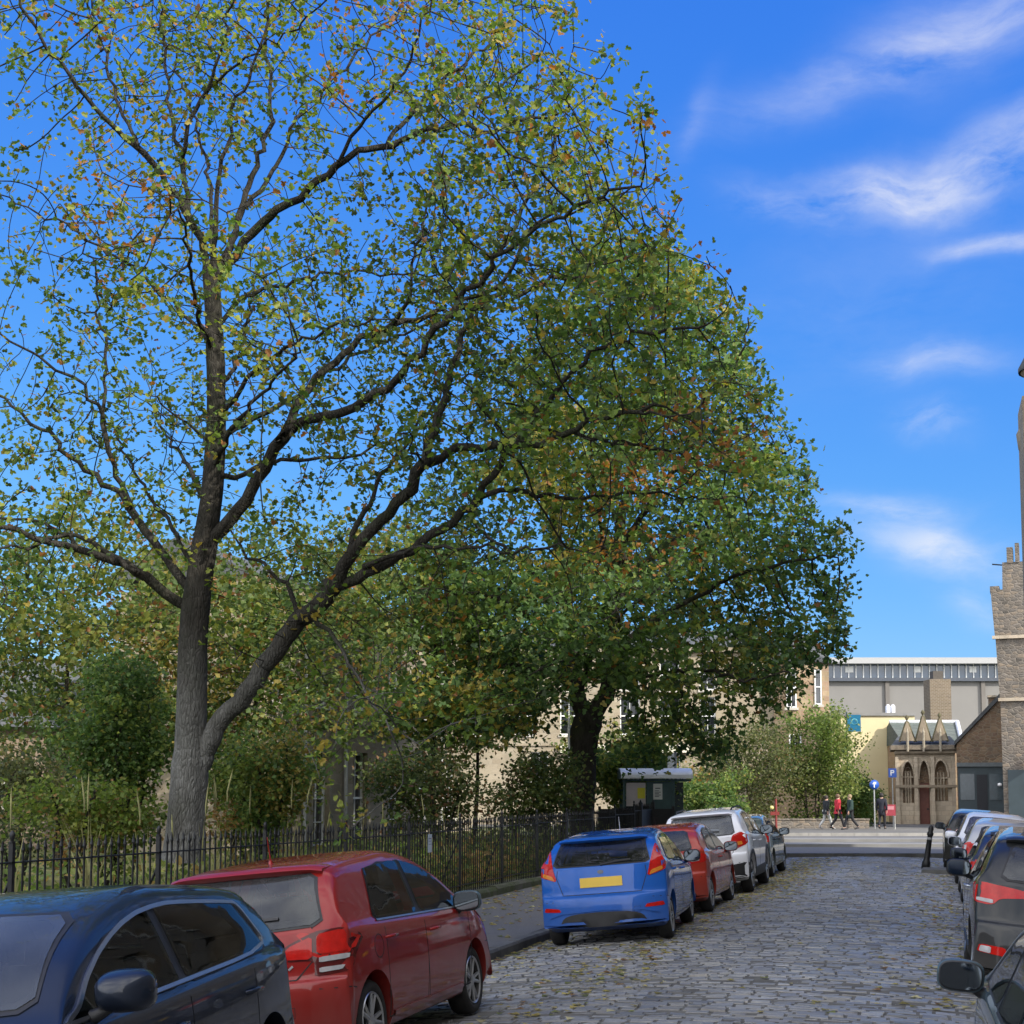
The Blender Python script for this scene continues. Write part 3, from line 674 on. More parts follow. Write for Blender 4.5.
# a long raised island with pale kerb in the cross street
M_PALE = plain('pale_concrete', (.19, .187, .178), .85, var=.15, scale=1.5)
for nm, (u0, u1, v0, v1, zt, mt) in {'traffic_island': (9.5, 40, 50.5, 52.2, .20, M_PALE), 'tram_kerb': (8, 40, 55.5, 57.0, .235, M_PALE)}.items():
    mb = MB(); p = [uv(u0, v0), uv(u1, v0), uv(u1, v1), uv(u0, v1)]
    mb.add([(q.x, q.y, -.1) for q in p] + [(q.x, q.y, zt) for q in p], [(0, 1, 5, 4), (4, 5, 6, 7), (2, 3, 7, 6), (1, 2, 6, 5), (3, 0, 4, 7)])
    tag(mb.build(nm, mt, fix=False), kind='structure')
# garden lawn behind the railings
m, nt, b = newmat('lawn'); co = ocoord(nt)
nt.links.new(mixc(nt, ramp(nt, noise(nt, 1.2, 6, .65, co), [(.4, 0), (.65, 1)]), (.075, .095, .022), (.15, .135, .035)), b.inputs['Base Color']); b.inputs['Roughness'].default_value = .95
bump(nt, b, noise(nt, 60, 4, .7, co), .05)
def garden_z(x, y): return kerb_z(min(max(y, 0), 44)) + .22 + .02 * min(10, -8 - x)
tag(strip('lawn', np.linspace(-8.25, -60, 26), np.linspace(-12, 60, 40), garden_z, m), kind='structure')

# ------------------------------------------------------------------ railings on a mossy plinth
M_IRON = plain('black_iron', (.014, .014, .015), .5, .2, var=.4, scale=20)
m, nt, b = newmat('mossy_stone'); co = ocoord(nt)
nt.links.new(mixc(nt, ramp(nt, noise(nt, 1.6, 6, .7, co), [(.42, 0), (.6, 1)]), (.11, .105, .085), (.06, .075, .022)), b.inputs['Base Color']); b.inputs['Roughness'].default_value = .95
bump(nt, b, noise(nt, 14, 5, .7, co), .06); M_MOSS = m
FX = -8.05
mb = MB(); y = -12.0
while y < 42:
    l = RNG.uniform(.9, 1.5); z = pave_z(-7.9, y); h = RNG.uniform(.13, .17)
    mb.prism([(FX - .2, z - .4), (-7.86, z - .4), (-7.86, z + h - .05), (-7.90, z + h), (FX - .17, z + h), (FX - .2, z + h - .04)], y + .004, y + l - .004); y += l
pl = mb.build('railing_plinth', M_MOSS); tag(pl, 'low mossy stone kerb carrying the black railings beside the pavement', 'plinth')
fence = empty('iron_railings', (FX, 0, 0)); tag(fence, 'long black iron railings with spear tops along the left pavement', 'fence')
y = 1.0
while y < 41.6:
    L = 2.6; z = pave_z(-7.9, y + L / 2) + .13; mb = MB(); cx = 0
    n = 19
    for k in range(n):
        yy = y + .09 + (L - .18) * (k + .5) / n; h = 1.30 + .015 * (k % 2); tl = RNG.normal(0, .006, 2)
        mb.bar((0, yy, z - .02), (tl[0], yy + tl[1], z + h - .1), .0115, 5, 0, .0115, smooth=True)
        mb.bar((tl[0], yy + tl[1], z + h - .1), (tl[0], yy + tl[1], z + h - .06), .009, 5, 0, .019); mb.bar((tl[0], yy + tl[1], z + h - .06), (tl[0], yy + tl[1], z + h + .03), .019, 5, 0, .002)
    for zz in (.14, 1.12): mb.box(-.022, y, z + zz, .022, y + L, z + zz + .014)
    mb.build('railing_panel', M_IRON, fence, fix=False)
    mb = MB(); mb.box(-.022, y - .022, z - .05, .022, y + .022, z + 1.30); mb.bar((0, y, z + 1.30), (0, y, z + 1.32), .03, 8); mb.lathe([(.0, .10), (.018, .08), (.028, .055), (.02, .025), (.014, 0)], 8, M=Matrix.Translation((0, y, z + 1.32)))
    mb.tube([(-.02, y, z + .95), (-.25, y, z + .45), (-.42, y, z - .1)], .014, 5)
    mb.build('railing_post', M_IRON, fence, fix=False)
    y += L
# a solid dark gate and panel stretch near the shelter
gt = empty('iron_gate', (-8.05, 41.9, pave_z(-7.9, 41))); tag(gt, 'solid black iron gate at the far end of the railings', 'gate')
mb = MB()
mb.box(-.012, -.9, .06, .012, .95, 1.30)
mb.build('gate_leaf', M_IRON, gt, fix=False)
mb = MB()
for yy in (-.95, 1.0): mb.box(-.05, yy - .05, 0, .05, yy + .05, 1.5); mb.bar((0, yy, 1.5), (0, yy, 1.58), .04, 8, 0, .01)
for zz in (.2, 1.2): mb.box(-.03, -.9, zz, -.012, .95, zz + .05)
mb.build('gate_frame', M_IRON, gt, fix=False)
# paper notice tied to the railings
pz = pave_z(-7.9, 21); npos = at(398, 843, 24.2)
mb = MB(); mb.box(-.10, -.002, -.15, .10, .002, .15); o = mb.build('paper_notice', plain('laminated_paper', (.52, .60, .66), .3, var=.08)); o.location = (FX + .035, npos.y, npos.z); o.rotation_euler = (0, 0, R(90))
tag(o, 'small pale blue laminated notice tied to the black railings', 'notice')
mb = MB(); mb.box(-.07, -.0035, -.02, .07, -.0025, -.012); mb.box(-.07, -.0035, .03, .05, -.0025, .038); mb.box(-.07, -.0035, .07, .06, -.0025, .085); mb.build('printed_lines', plain('grey_ink', (.2, .22, .25), .6), o)

# pale dry grasses growing up behind the railings
P = []; tips = []
mbg = MB()
for k in range(26):
    yy = RNG.uniform(9, 26); xx = RNG.uniform(-9.6, -8.5); z = garden_z(xx, yy) - .05; h = RNG.uniform(1.1, 1.75); ln = RNG.normal(0, .12, 2)
    for j in range(9):
        d = RNG.normal(0, .16, 2); hh = h * RNG.uniform(.5, 1)
        a = Vector((xx, yy, z)); e = a + Vector((ln[0] + d[0], ln[1] + d[1], hh)); mid = a.lerp(e, .55) + Vector((-d[0] * .3, -d[1] * .3, .1))
        w = Vector((.008, .006, 0)); mbg.add([a - w, a + w, mid + w, mid - w, e], [(0, 1, 2, 3), (3, 2, 4)], 0)
    top = Vector((xx + ln[0], yy + ln[1], z + h))
    mbg.tube([top - Vector((0, 0, .05)), top + Vector((0, 0, .08)), top + Vector((ln[0] * .2, 0, .26)), top + Vector((ln[0] * .3, 0, .36))], [.004, .012, .010, .002], 5)
tag(mbg.build('tall_grass', plain('dry_grass', (.26, .25, .10), .9, var=.45, scale=3), fix=False), kind='stuff')
# low ground cover behind the railings
n = 22000; X = -8.35 - RNG.gamma(1.3, 1.1, n); Y = RNG.uniform(3, 44, n)
Pg = np.stack([X, Y, np.array([garden_z(x, y) for x, y in zip(X, Y)]) + RNG.uniform(0, 1.0, n) * (RNG.random(n) ** 1.1)], 1)
o = leaf_mesh('ground_cover', Pg, RNG.uniform(.06, .15, n), palette(n, [(.10, .14, .03), (.16, .18, .04), (.22, .15, .05), (.06, .085, .02)], [4, 4, 2, 2.5], .3, Pg, 60), None, (0, 0, 0), True, .35)
tag(o, kind='stuff')

# fallen leaves on the setts, along the gutter and on the pavement
pts = []
for _ in range(2600):   # gutter drift below the parked cars
    y = RNG.uniform(7, 42); x = -3.35 + RNG.normal(0, .30) if RNG.random() < .5 else KERB_L + RNG.exponential(.35); pts.append((x, y))
for _ in range(300): pts.append((RNG.uniform(KERB_L, KERB_R), RNG.uniform(6, 42)))
for _ in range(1500): pts.append((-5.6 - RNG.random() ** .6 * 2.2, RNG.uniform(6, 42)))
for _ in range(420): pts.append((.35 - abs(RNG.normal(0, .42)), RNG.uniform(13, 40)))
for _ in range(700): pts.append((-3.0 + RNG.normal(0, .3), RNG.uniform(26, 42)))
P = np.array([(x, y, (road_z(x, y) if x > KERB_L else pave_z(x, y)) + .006) for x, y in pts])
o = leaf_mesh('fallen_leaves', P, RNG.uniform(.05, .125, len(P)), palette(len(P), [(.30, .25, .09), (.22, .19, .06), (.36, .33, .18), (.20, .12, .05), (.12, .13, .04)], [4, 4, 2, 2, 2], .3), None, (0, 0, 0), True, .93)
tag(o, kind='stuff')

# ------------------------------------------------------------------ buildings
S_CREAM = masonry('cream_ashlar', [(.28, .235, .165), (.34, .29, .205), (.31, .255, .18), (.38, .33, .245)], .62, .30, .006, .008, .30)
S_TAN = masonry('tan_sandstone', [(.30, .22, .13), (.38, .28, .17), (.33, .22, .15), (.42, .33, .21)], .6, .29, .008, .012, .35)
S_RUBBLE = rubble('grey_rubble', [(.10, .09, .078), (.20, .17, .14), (.15, .135, .12), (.27, .215, .16), (.13, .118, .105), (.23, .20, .17)])
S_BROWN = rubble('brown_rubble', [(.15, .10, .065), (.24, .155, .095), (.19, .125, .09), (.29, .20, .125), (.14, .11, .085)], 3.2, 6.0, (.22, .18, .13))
S_PORCH = masonry('porch_stone', [(.43, .365, .275), (.52, .44, .335), (.47, .385, .29)], .45, .28, .008, .012, .40)
S_RIGHT = masonry('terrace_stone', [(.27, .23, .17), (.34, .285, .21), (.30, .24, .17), (.38, .32, .24)], .7, .32, .007, .008, .3)
M_SLATE = masonry('slate', [(.075, .08, .085), (.11, .115, .12), (.09, .10, .095)], .3, .2, .006, .012, .2, (.05, .05, .05))
M_WHITE = plain('white_frame', (.72, .72, .69), .45, var=.06); M_SILL = plain('sill_stone', (.45, .42, .36), .8, var=.15)
m, nt, b = newmat('window_glass'); n = noise(nt, .8, 3, .5, ocoord(nt))
nt.links.new(ramp(nt, n, [(.4, (.012, .014, .016)), (.65, (.05, .055, .06))]), b.inputs['Base Color']); b.inputs['Roughness'].default_value = .04; b.inputs['Specular IOR Level'].default_value = .8
bump(nt, b, noise(nt, 1.1, 2, .5, ocoord(nt)), .01, .3); M_GLASS = m

class Facade:
    """a building in its own frame: origin at loc, local x along the facade, -y toward the viewer, z up"""
    def __init__(s, name, label, cat, loc, rz, group=None):
        s.root = empty(name, loc, (0, 0, rz)); tag(s.root, label, cat, group)
    def wall(s, x0, x1, z0, z1, holes, mat, depth=.35, y=0.0, name='wall', back=6.0):
        """front wall with real window openings; the body of the building behind it"""
        mb = MB(); xs = sorted({x0, x1, *[h[0] for h in holes], *[h[1] for h in holes]}); zs = sorted({z0, z1, *[h[2] for h in holes], *[h[3] for h in holes]})
        inside = lambda xa, za: any(h[0] < xa < h[1] and h[2] < za < h[3] for h in holes)
        for a, c in zip(xs, xs[1:]):
            for p, q in zip(zs, zs[1:]):
                if not inside((a + c) / 2, (p + q) / 2): mb.add([(a, y, p), (c, y, p), (c, y, q), (a, y, q)], [(0, 1, 2, 3)])
        for h in holes:
            a, c, p, q = h; d = y + depth
            mb.add([(a, y, p), (c, y, p), (c, y, q), (a, y, q), (a, d, p), (c, d, p), (c, d, q), (a, d, q)], [(0, 4, 5, 1), (1, 5, 6, 2), (2, 6, 7, 3), (3, 7, 4, 0)])
        B = y + back
        mb.add([(x0, y, z0), (x1, y, z0), (x1, B, z0), (x0, B, z0), (x0, y, z1), (x1, y, z1), (x1, B, z1), (x0, B, z1)], [(1, 2, 6, 5), (2, 3, 7, 6), (3, 0, 4, 7), (4, 5, 6, 7)])
        return mb.build(name, mat, s.root, fix=False)
    def window(s, h, y=0.0, depth=.2, bars=(2, 4), sill=True, frame=M_WHITE, fw=.07):
        a, c, p, q = h; mb = MB(); Y = y + depth
        mb.box(a + .002, Y - .04, p + .002, a + fw, Y + .06, q - .002); mb.box(c - fw, Y - .04, p + .002, c - .002, Y + .06, q - .002)
        mb.box(a + fw, Y - .04, p + .002, c - fw, Y + .06, p + fw); mb.box(a + fw, Y - .04, q - fw, c - fw, Y + .06, q - .002)
        mz = (p + q) / 2
        if bars[1] > 1: mb.box(a + fw, Y - .045, mz - .035, c - fw, Y + .05, mz + .035)
        for i in range(1, bars[0]):
            x = a + (c - a) * i / bars[0]; mb.box(x - .014, Y - .02, p + fw, x + .014, Y + .02, q - fw)
        for i in range(1, bars[1]):
            z = p + (q - p) * i / bars[1]
            if abs(z - mz) > .05: mb.box(a + fw, Y - .018, z - .014, c - fw, Y + .018, z + .014)
        w = mb.build('window', frame, s.root, fix=False)
        mb = MB(); mb.box(a + fw * .5, Y + .022, p + fw * .5, c - fw * .5, Y + .032, q - fw * .5); mb.build('pane', M_GLASS, w, fix=False)
        if sill:
            mb = MB(); mb.box(a - .1, y - .08, p - .14, c + .1, y + .12, p - .003); mb.build('sill', M_SILL, w, fix=False)
        return w
    def box(s, name, bx, mat, parent=None):
        mb = MB(); mb.box(*bx); return mb.build(name, mat, parent or s.root, fix=False)
    def roof(s, x0, x1, y0, y1, z, h, mat, name='roof', gable=None):
        mb = MB(); ym = (y0 + y1) / 2; mb.prism([(y0 - .3, z), (y1 + .3, z), (ym, z + h)], x0, x1, Matrix(((0, 1, 0, 0), (1, 0, 0, 0), (0, 0, 1, 0), (0, 0, 0, 1))))
        return mb.build(name, mat, s.root)

# sandstone terrace behind the garden, seen through the trees
T = Facade('sandstone_terrace', 'long cream sandstone terrace with white sash windows behind the garden trees', 'terrace', (-17, 33.6, .15), R(90))
holes = []
for i in range(6):
    x = 1.6 + i * 2.95
    tall = i in (1, 2)
    holes += [(x, x + 1.15, .25 if tall or i % 3 == 0 else .95, 3.05), (x, x + 1.15, 4.35, 6.3)]
T.wall(0, 19.4, -.6, 7.1, holes, S_CREAM, back=3.6)
for k, h in enumerate(holes): T.window(h, bars=(2, 4))
T.box('cornice', (-.1, -.35, 7.1, 19.5, .2, 7.4), S_CREAM); T.box('string_course', (0, -.09, 3.75, 19.4, -.003, 3.98), S_CREAM)
for x in (3.0, 5.95, 14.8):
    mb = MB(); mb.bar((x + .75, -.09, -.2), (x + .75, -.09, 7.1), .055, 8); mb.build('drainpipe', plain('pale_pipe', (.42, .43, .42), .6), T.root)
T.roof(-.2, 19.6, -.1, 3.8, 7.4, 1.1, M_SLATE)
# low house at the far left
Lh = Facade('garden_house', 'low pinkish sandstone house with a white window behind the trees at the far left', 'house', (*gp(-70, 39)[:2], .25), R(40))
hl = [(1.2, 2.2, 1.35, 2.55), (3.35, 4.3, 1.30, 2.5), (6.2, 7.2, 1.35, 2.55)]
Lh.wall(-2, 9, 0, 3.5, hl, masonry('pink_sandstone', [(.22, .165, .12), (.26, .20, .15), (.23, .175, .13)], .6, .3, .006, .008, .2))
for h in hl: Lh.window(h, bars=(2, 2))
Lh.roof(-2.2, 9.2, -.1, 6, 3.5, 2.2, M_SLATE)

# corner building at the end with the slate-capped bay
p0 = gp(455, 84)
Bd = Facade('corner_tenement', 'sandstone corner building with a slate capped tower bay beyond the sycamore', 'building', (p0.x, p0.y, .2), THR)
def bx(px): return (px - 455) * 84 / FPX
def bz(py): return CAMZ - .2 + (HOR - py) * 84 / FPX
holes = [(bx(515), bx(533), bz(735), bz(697)), (bx(515), bx(533), bz(690), bz(660)), (bx(560), bx(578), bz(735), bz(697)), (bx(620), bx(640), bz(735), bz(697)), (bx(660), bx(680), bz(735), bz(697)),
         (bx(560), bx(578), bz(690), bz(660)), (bx(620), bx(640), bz(690), bz(660)), (bx(660), bx(680), bz(690), bz(660)), (bx(700), bx(716), bz(735), bz(697)), (bx(700), bx(716), bz(690), bz(660)), (bx(740), bx(754), bz(690), bz(660)),
         (bx(530), bx(548), bz(790), bz(752)), (bx(660), bx(680), bz(790), bz(752)), (bx(470), bx(488), bz(735), bz(690))]
Bd.wall(0, bx(776), 0, bz(652), holes, S_CREAM, back=9)
for h in holes: Bd.window(h, bars=(2, 2))
Bd.box('string_course', (0, -.1, bz(746), bx(776), -.003, bz(741)), S_CREAM); Bd.box('cornice', (-.1, -.3, bz(652), bx(776), .1, bz(652) + .3), S_CREAM)
Bd.roof(0, bx(776), -.05, 9, bz(652) + .3, 1.5, M_SLATE)
# tower bay: a half octagon with tall windows, stepping forward
def octa(x0, x1, y0, y1, ch): return [(x0, y1), (x0, y0 + ch), (x0 + ch, y0), (x1 - ch, y0), (x1, y0 + ch), (x1, y1)]
x0, x1 = bx(774), bx(829); ft = octa(x0, x1, -1.1, 4, .9); zt = bz(664)
mb = MB(); nF = len(ft); mb.add([(x, y, 0) for x, y in ft] + [(x, y, zt) for x, y in ft], [(i, (i + 1) % nF, nF + (i + 1) % nF, nF + i) for i in range(nF)] + [tuple(range(nF, 2 * nF))])
bay = mb.build('tower_bay', S_TAN, Bd.root)
e = [(x + (.18 if x > (x0 + x1) / 2 else -.18), y - (.18 if y < 3 else 0)) for x, y in ft]
mb = MB(); mb.add([(x, y, zt) for x, y in e] + [(x, y, zt + .18) for x, y in e], [(i, (i + 1) % nF, nF + (i + 1) % nF, nF + i) for i in range(nF)] + [tuple(range(nF, 2 * nF)), tuple(range(nF))[::-1]])
mb.build('eaves', plain('dark_gutter', (.04, .042, .045), .6), Bd.root)
cx = (x0 + x1) / 2 + .3
mb = MB(); mb.add([(x, y, zt + .18) for x, y in e] + [(cx - .65, 1.0, bz(632)), (cx + .55, 1.0, bz(632)), (cx + .55, 3, bz(632)), (cx - .65, 3, bz(632))],
       [(2, 3, 7, 6), (0, 1, 6), (1, 2, 6), (3, 4, 7), (4, 5, 8, 7), (5, 0, 9, 8), (0, 6, 9), (6, 7, 8, 9)]); mb.build('roof', M_SLATE, Bd.root)
Bd.window((bx(783), bx(793), bz(709), bz(670)), y=-1.1 - .02, depth=-.02, bars=(2, 2), sill=True); Bd.window((bx(811), bx(818), bz(706), bz(671)), y=-1.12, depth=-.02, bars=(1, 2), sill=True)
Bd.window((bx(783), bx(793), bz(655), bz(648)), y=-.6, depth=0, bars=(2, 1), sill=False) if False else None
Bd.window((bx(785), bx(797), bz(776), bz(735)), y=-1.12, depth=-.02, bars=(2, 2))
# lit pale shopfront band glimpsed between the willows
mb = MB(); mb.box(bx(560), -.35, bz(753), bx(690), -.02, bz(745)); mb.build('shop_fascia', plain('cream_fascia', (.62, .58, .45), .5), Bd.root)

# big grey concrete station-like block on the skyline
p0 = gp(815, 140); Gk = Facade('concrete_block', 'long grey concrete building with a strip of glazing under its flat roof, on the skyline', 'building', (p0.x, p0.y, .2), THR)
gx = lambda px: (px - 815) * 140 / FPX
gz = lambda py: CAMZ - .2 + (HOR - py) * 140 / FPX
M_CONC = plain('grey_panel', (.185, .178, .168), .85, var=.06, scale=.3); M_CONCD = plain('grey_column', (.14, .128, .115), .85, var=.1, scale=.5)
M_SKYG = plain('blue_glazing', (.05, .085, .13), .12, var=.35, scale=.4, spec=.8)
Gk.box('wall', (gx(780), 0, 0, gx(1100), 14, gz(679)), M_CONC)
Gk.box('glazing', (gx(780), .6, gz(679), gx(1100), 14, gz(664)), M_SKYG)
Gk.box('roof', (gx(779), -.7, gz(664), gx(1101), 14.3, gz(658)), plain('pale_roof_edge', (.33, .33, .33), .7, var=.05))
Gk.box('balcony_edge', (gx(779), -.45, gz(681.5), gx(1101), .55, gz(678)), plain('dark_ledge', (.05, .06, .08), .6))
for i in range(30):
    x = gx(829.5 + i * 7.4); Gk.box('mullion', (x, .45, gz(678), x + .10, .59, gz(664)), M_WHITE)
for px in (889, 985, 1060): Gk.box('column', (gx(px - 2), -.25, 0, gx(px + 2), -.003, gz(681.5)), M_CONCD)
for a, c in ((918, 925), (849, 857), (974, 981)):
    Gk.box('white_blind', (gx(a), .5, gz(672), gx(c), .58, gz(666)), M_WHITE)
Gk.box('roof_vent', (gx(838), 3, gz(658), gx(843), 5, gz(656)), M_CONCD)
# brick stack in front of it
st = empty('brick_stack', gp(940, 118, .2), (0, 0, THR)); tag(st, 'square brown brick stack in front of the grey concrete building', 'chimney')
k = 118 / FPX; sz = lambda py: CAMZ - .2 + (HOR - py) * k
mb = MB(); mb.box(-10.5 * k, -.9, 0, 10.5 * k, .9, sz(680)); mb.build('shaft', masonry('stack_brick', [(.16, .125, .085), (.20, .155, .11), (.14, .11, .08)], .3, .12, .01, .01, .3), st, fix=False)
mb = MB(); mb.box(-5.5 * k, -.5, sz(680), 4.5 * k, .5, sz(671.5)); mb.build('cap', plain('dark_cap', (.07, .06, .05), .8), st, fix=False)

# cream rendered wall behind the porch
cw = Facade('cream_building', 'plain cream rendered building left of the gothic porch', 'building', gp(800, 96, .2), THR)
ck = 96 / FPX; cxx = lambda px: (px - 800) * ck; czz = lambda py: CAMZ - .2 + (HOR - py) * ck
cw.box('wall', (cxx(812), 0, 0, cxx(916), 8, czz(716)), plain('cream_render', (.58, .50, .30), .9, var=.06, scale=.5))
cw.box('parapet', (cxx(811), -.12, czz(716), cxx(917), 8, czz(713)), M_PALE)
mb = MB()
for u0 in (890.5, 895.5):
    mb.box(cxx(u0), .5, czz(713), cxx(u0 + 3.4), .9, czz(705.5)); mb.bar((cxx(u0 + 1.7), .7, czz(705.5)), (cxx(u0 + 1.7), .7, czz(704)), .1, 8)
mb.build('roof_vent', plain('white_plastic', (.75, .75, .78), .4), cw.root)
# greenish and grey slate roofs behind the porch
sr = Facade('slate_hall', 'low hall with a long green grey slate roof behind the gothic porch', 'building', gp(915, 92, .2), THR)
sk = 92 / FPX; sx = lambda px: (px - 915) * sk; szz = lambda py: CAMZ - .2 + (HOR - py) * sk
sr.box('wall', (sx(905), 0, 0, sx(985), 7, szz(743)), S_TAN)
mb = MB(); mb.add([(sx(903), -.3, szz(744)), (sx(962), -.3, szz(744)), (sx(975), 3.4, szz(720)), (sx(905), 3.4, szz(720)), (sx(905), 7.3, szz(744)), (sx(985), 7.3, szz(744))], [(0, 1, 2, 3), (3, 2, 5, 4), (0, 3, 4), (1, 5, 2)])
mb.build('roof', masonry('green_slate', [(.10, .12, .105), (.135, .15, .135)], .35, .22, .006, .01, .2, (.06, .06, .06)), sr.root)
mb = MB(); mb.bar((sx(905), 3.4, szz(719.5)), (sx(975), 3.4, szz(719.5)), .14, 6); mb.bar((sx(962), -.3, szz(743)), (sx(975), 3.3, szz(719.5)), .16, 6); mb.build('ridge_flashing', plain('lead_flashing', (.55, .57, .6), .5), sr.root)

# gothic porch
pk = 85 / FPX; Po = Facade('gothic_porch', 'small gothic stone porch with three pointed arches and gablets', 'church porch', gp(929.5, 85, .25), THR - R(14))
qx = lambda px: (px - 929.5) * pk; qz = lambda py: CAMZ - .25 + (HOR - py) * pk
def pointed(xc, hw, zs, zt, n=7):
    L = []; h = zt - zs
    for i in range(n + 1):
        t = i / n; L.append((xc - hw * math.cos(t * math.pi / 2) ** .9 if t < 1 else xc, zs + h * math.sin(t * math.pi / 2) ** 1.25))
    return L + [(2 * xc - x, z) for x, z in L[-2::-1]]
def arch_wall(mb, x0, x1, z0, z1, arches, y, depth):
    """wall from x0..x1 with arched openings: build strips left/right of each arch and the head above it"""
    edges = sorted(arches); cur = x0
    for xc, hw, zb, zs, zt in edges:
        mb.add([(cur, y, z0), (xc - hw, y, z0), (xc - hw, y, z1), (cur, y, z1)], [(0, 1, 2, 3)])
        A = pointed(xc, hw, zs, zt)
        for (xa, za), (xb, zb_) in zip(A, A[1:]): mb.add([(xa, y, za), (xb, y, zb_), (xb, y, z1), (xa, y, z1)], [(0, 1, 2, 3)])
        if zb > z0: mb.add([(xc - hw, y, z0), (xc + hw, y, z0), (xc + hw, y, zb), (xc - hw, y, zb)], [(0, 1, 2, 3)])
        out = [(xc - hw, zb)] + A + [(xc + hw, zb)]; n = len(out)
        mb.add([(x, y, z) for x, z in out] + [(x, y + depth, z) for x, z in out], [(i, (i + 1) % n, n + (i + 1) % n, n + i) for i in range(n)])
        cur = xc + hw
    mb.add([(cur, y, z0), (x1, y, z0), (x1, y, z1), (cur, y, z1)], [(0, 1, 2, 3)])
arches = [(qx(909.5), qx(909.5) - qx(904), qz(803), qz(777), qz(762)), (qx(925), qx(925) - qx(920), qz(826), qz(780), qz(761)), (qx(941), qx(941) - qx(934.5), qz(801), qz(778), qz(761))]
mb = MB(); arch_wall(mb, qx(898), qx(955), 0, qz(747), arches, 0, .45)
mb.box(qx(898), .7, 0, qx(955), 4, qz(747)); mb.build('wall', S_PORCH, Po.root, fix=False)
for i, (xc, hw, zb, zs, zt) in enumerate(arches):
    M_D = plain('porch_shadow_wall', (.10, .085, .06), .9) if i == 0 else M_D
    mb = MB(); ol = [(xc - hw * .98, zb + .01)] + [(x * .98 + xc * .02, z - .02) for x, z in pointed(xc, hw, zs, zt)] + [(xc + hw * .98, zb + .01)]
    if i == 1:
        mb.prism([(xc - hw * .95, zb + .01), (xc + hw * .95, zb + .01), (xc + hw * .95, zs - .2), (xc - hw * .95, zs - .2)], .40, .5)
        d = mb.build('door', plain('red_brown_door', (.14, .045, .03), .5), Po.root)
        mb = MB(); mb.bar((xc + hw * .6, .36, zb + 1), (xc + hw * .6, .40, zb + 1), .06, 8); mb.build('handle', M_IRON, d)
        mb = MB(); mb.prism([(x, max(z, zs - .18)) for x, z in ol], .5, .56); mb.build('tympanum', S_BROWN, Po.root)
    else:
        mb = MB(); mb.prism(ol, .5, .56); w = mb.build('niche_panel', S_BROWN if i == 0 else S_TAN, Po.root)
        mb = MB()
        for t in (-.45, 0, .45): mb.bar((xc + hw * t, .4, zb), (xc + hw * t, .4, zs + .35), .06, 6)
        mb.lathe([(hw * .42, -.05), (hw * .52, 0), (hw * .42, .05)], 14, M=Matrix.Translation((xc, .4, zs + .42)) @ Matrix.Rotation(R(90), 4, 'X')); mb.box(xc - hw, .35, zs - .05, xc + hw, .47, zs + .05)
        mb.build('tracery', S_PORCH, w)
    # moulded hood over each arch
    mb = MB(); mb.tube([(x * 1.0 + (x - xc) * .12, -.03, z + .05) for x, z in pointed(xc, hw, zs, zt)], .07, 6); mb.build('hood_mould', S_PORCH, Po.root)
mb = MB()
for px in (899, 917, 933, 953): mb.box(qx(px - 1.7), -.22, 0, qx(px + 1.7), -.003, qz(757)); mb.box(qx(px - 2.2), -.3, 0, qx(px + 2.2), -.003, qz(812))
mb.build('buttress', S_PORCH, Po.root, fix=False)
for zz in (qz(786), qz(752)): Po.box('string_course', (qx(896.5), -.26, zz - .1, qx(956.5), -.003 - .001, zz + .06), plain('weathered_band', (.22, .18, .13), .9))
Po.box('cornice', (qx(893), -.4, qz(750), qx(959), 4.1, qz(745.5)), plain('weathered_cornice', (.17, .14, .105), .9, var=.3))
mb = MB(); mb.add([(qx(894), -.3, qz(745.4)), (qx(958), -.3, qz(745.4)), (qx(952), 2, qz(735)), (qx(901), 2, qz(735)), (qx(894), 4.1, qz(745.4)), (qx(958), 4.1, qz(745.4))], [(0, 1, 2, 3), (3, 2, 5, 4), (0, 3, 4), (1, 5, 2), (0, 4, 5, 1)]); mb.build('roof', M_SLATE, Po.root)
for px, pt in ((909.5, 718), (925, 713), (941, 716)):
    w = 7.0; mb = MB(); mb.prism([(qx(px - w), qz(741)), (qx(px + w), qz(741)), (qx(px + .6), qz(pt + 4)), (qx(px - .6), qz(pt + 4))], -.3, .25)
    g = mb.build('gablet', plain('gablet_stone', (.30, .245, .175), .9, var=.3, scale=2), Po.root)
    mb = MB()
    for sgn in (-1, 1): mb.bar((qx(px + sgn * (w + .6)), -.02, qz(742)), (qx(px + sgn * .6), -.02, qz(pt + 3.5)), .075, 6)
    mb.bar((qx(px), -.02, qz(pt + 4)), (qx(px), -.02, qz(pt)), .06, 6, 0, .03); mb.lathe([(.02, .3), (.13, .15), (.05, 0)], 8, M=Matrix.Translation((qx(px), -.02, qz(pt) - .12)))
    mb.build('coping', plain('mossy_coping', (.11, .10, .055), .9, var=.3), g)
    mb = MB(); mb.bar((qx(px), -.42, qz(752)), (qx(px), -.42, qz(733)), .075, 8); mb.bar((qx(px), -.42, qz(733)), (qx(px), -.42, qz(728)), .085, 8, 0, .01); mb.build('pinnacle', plain('pale_pinnacle', (.30, .265, .205), .9), g)

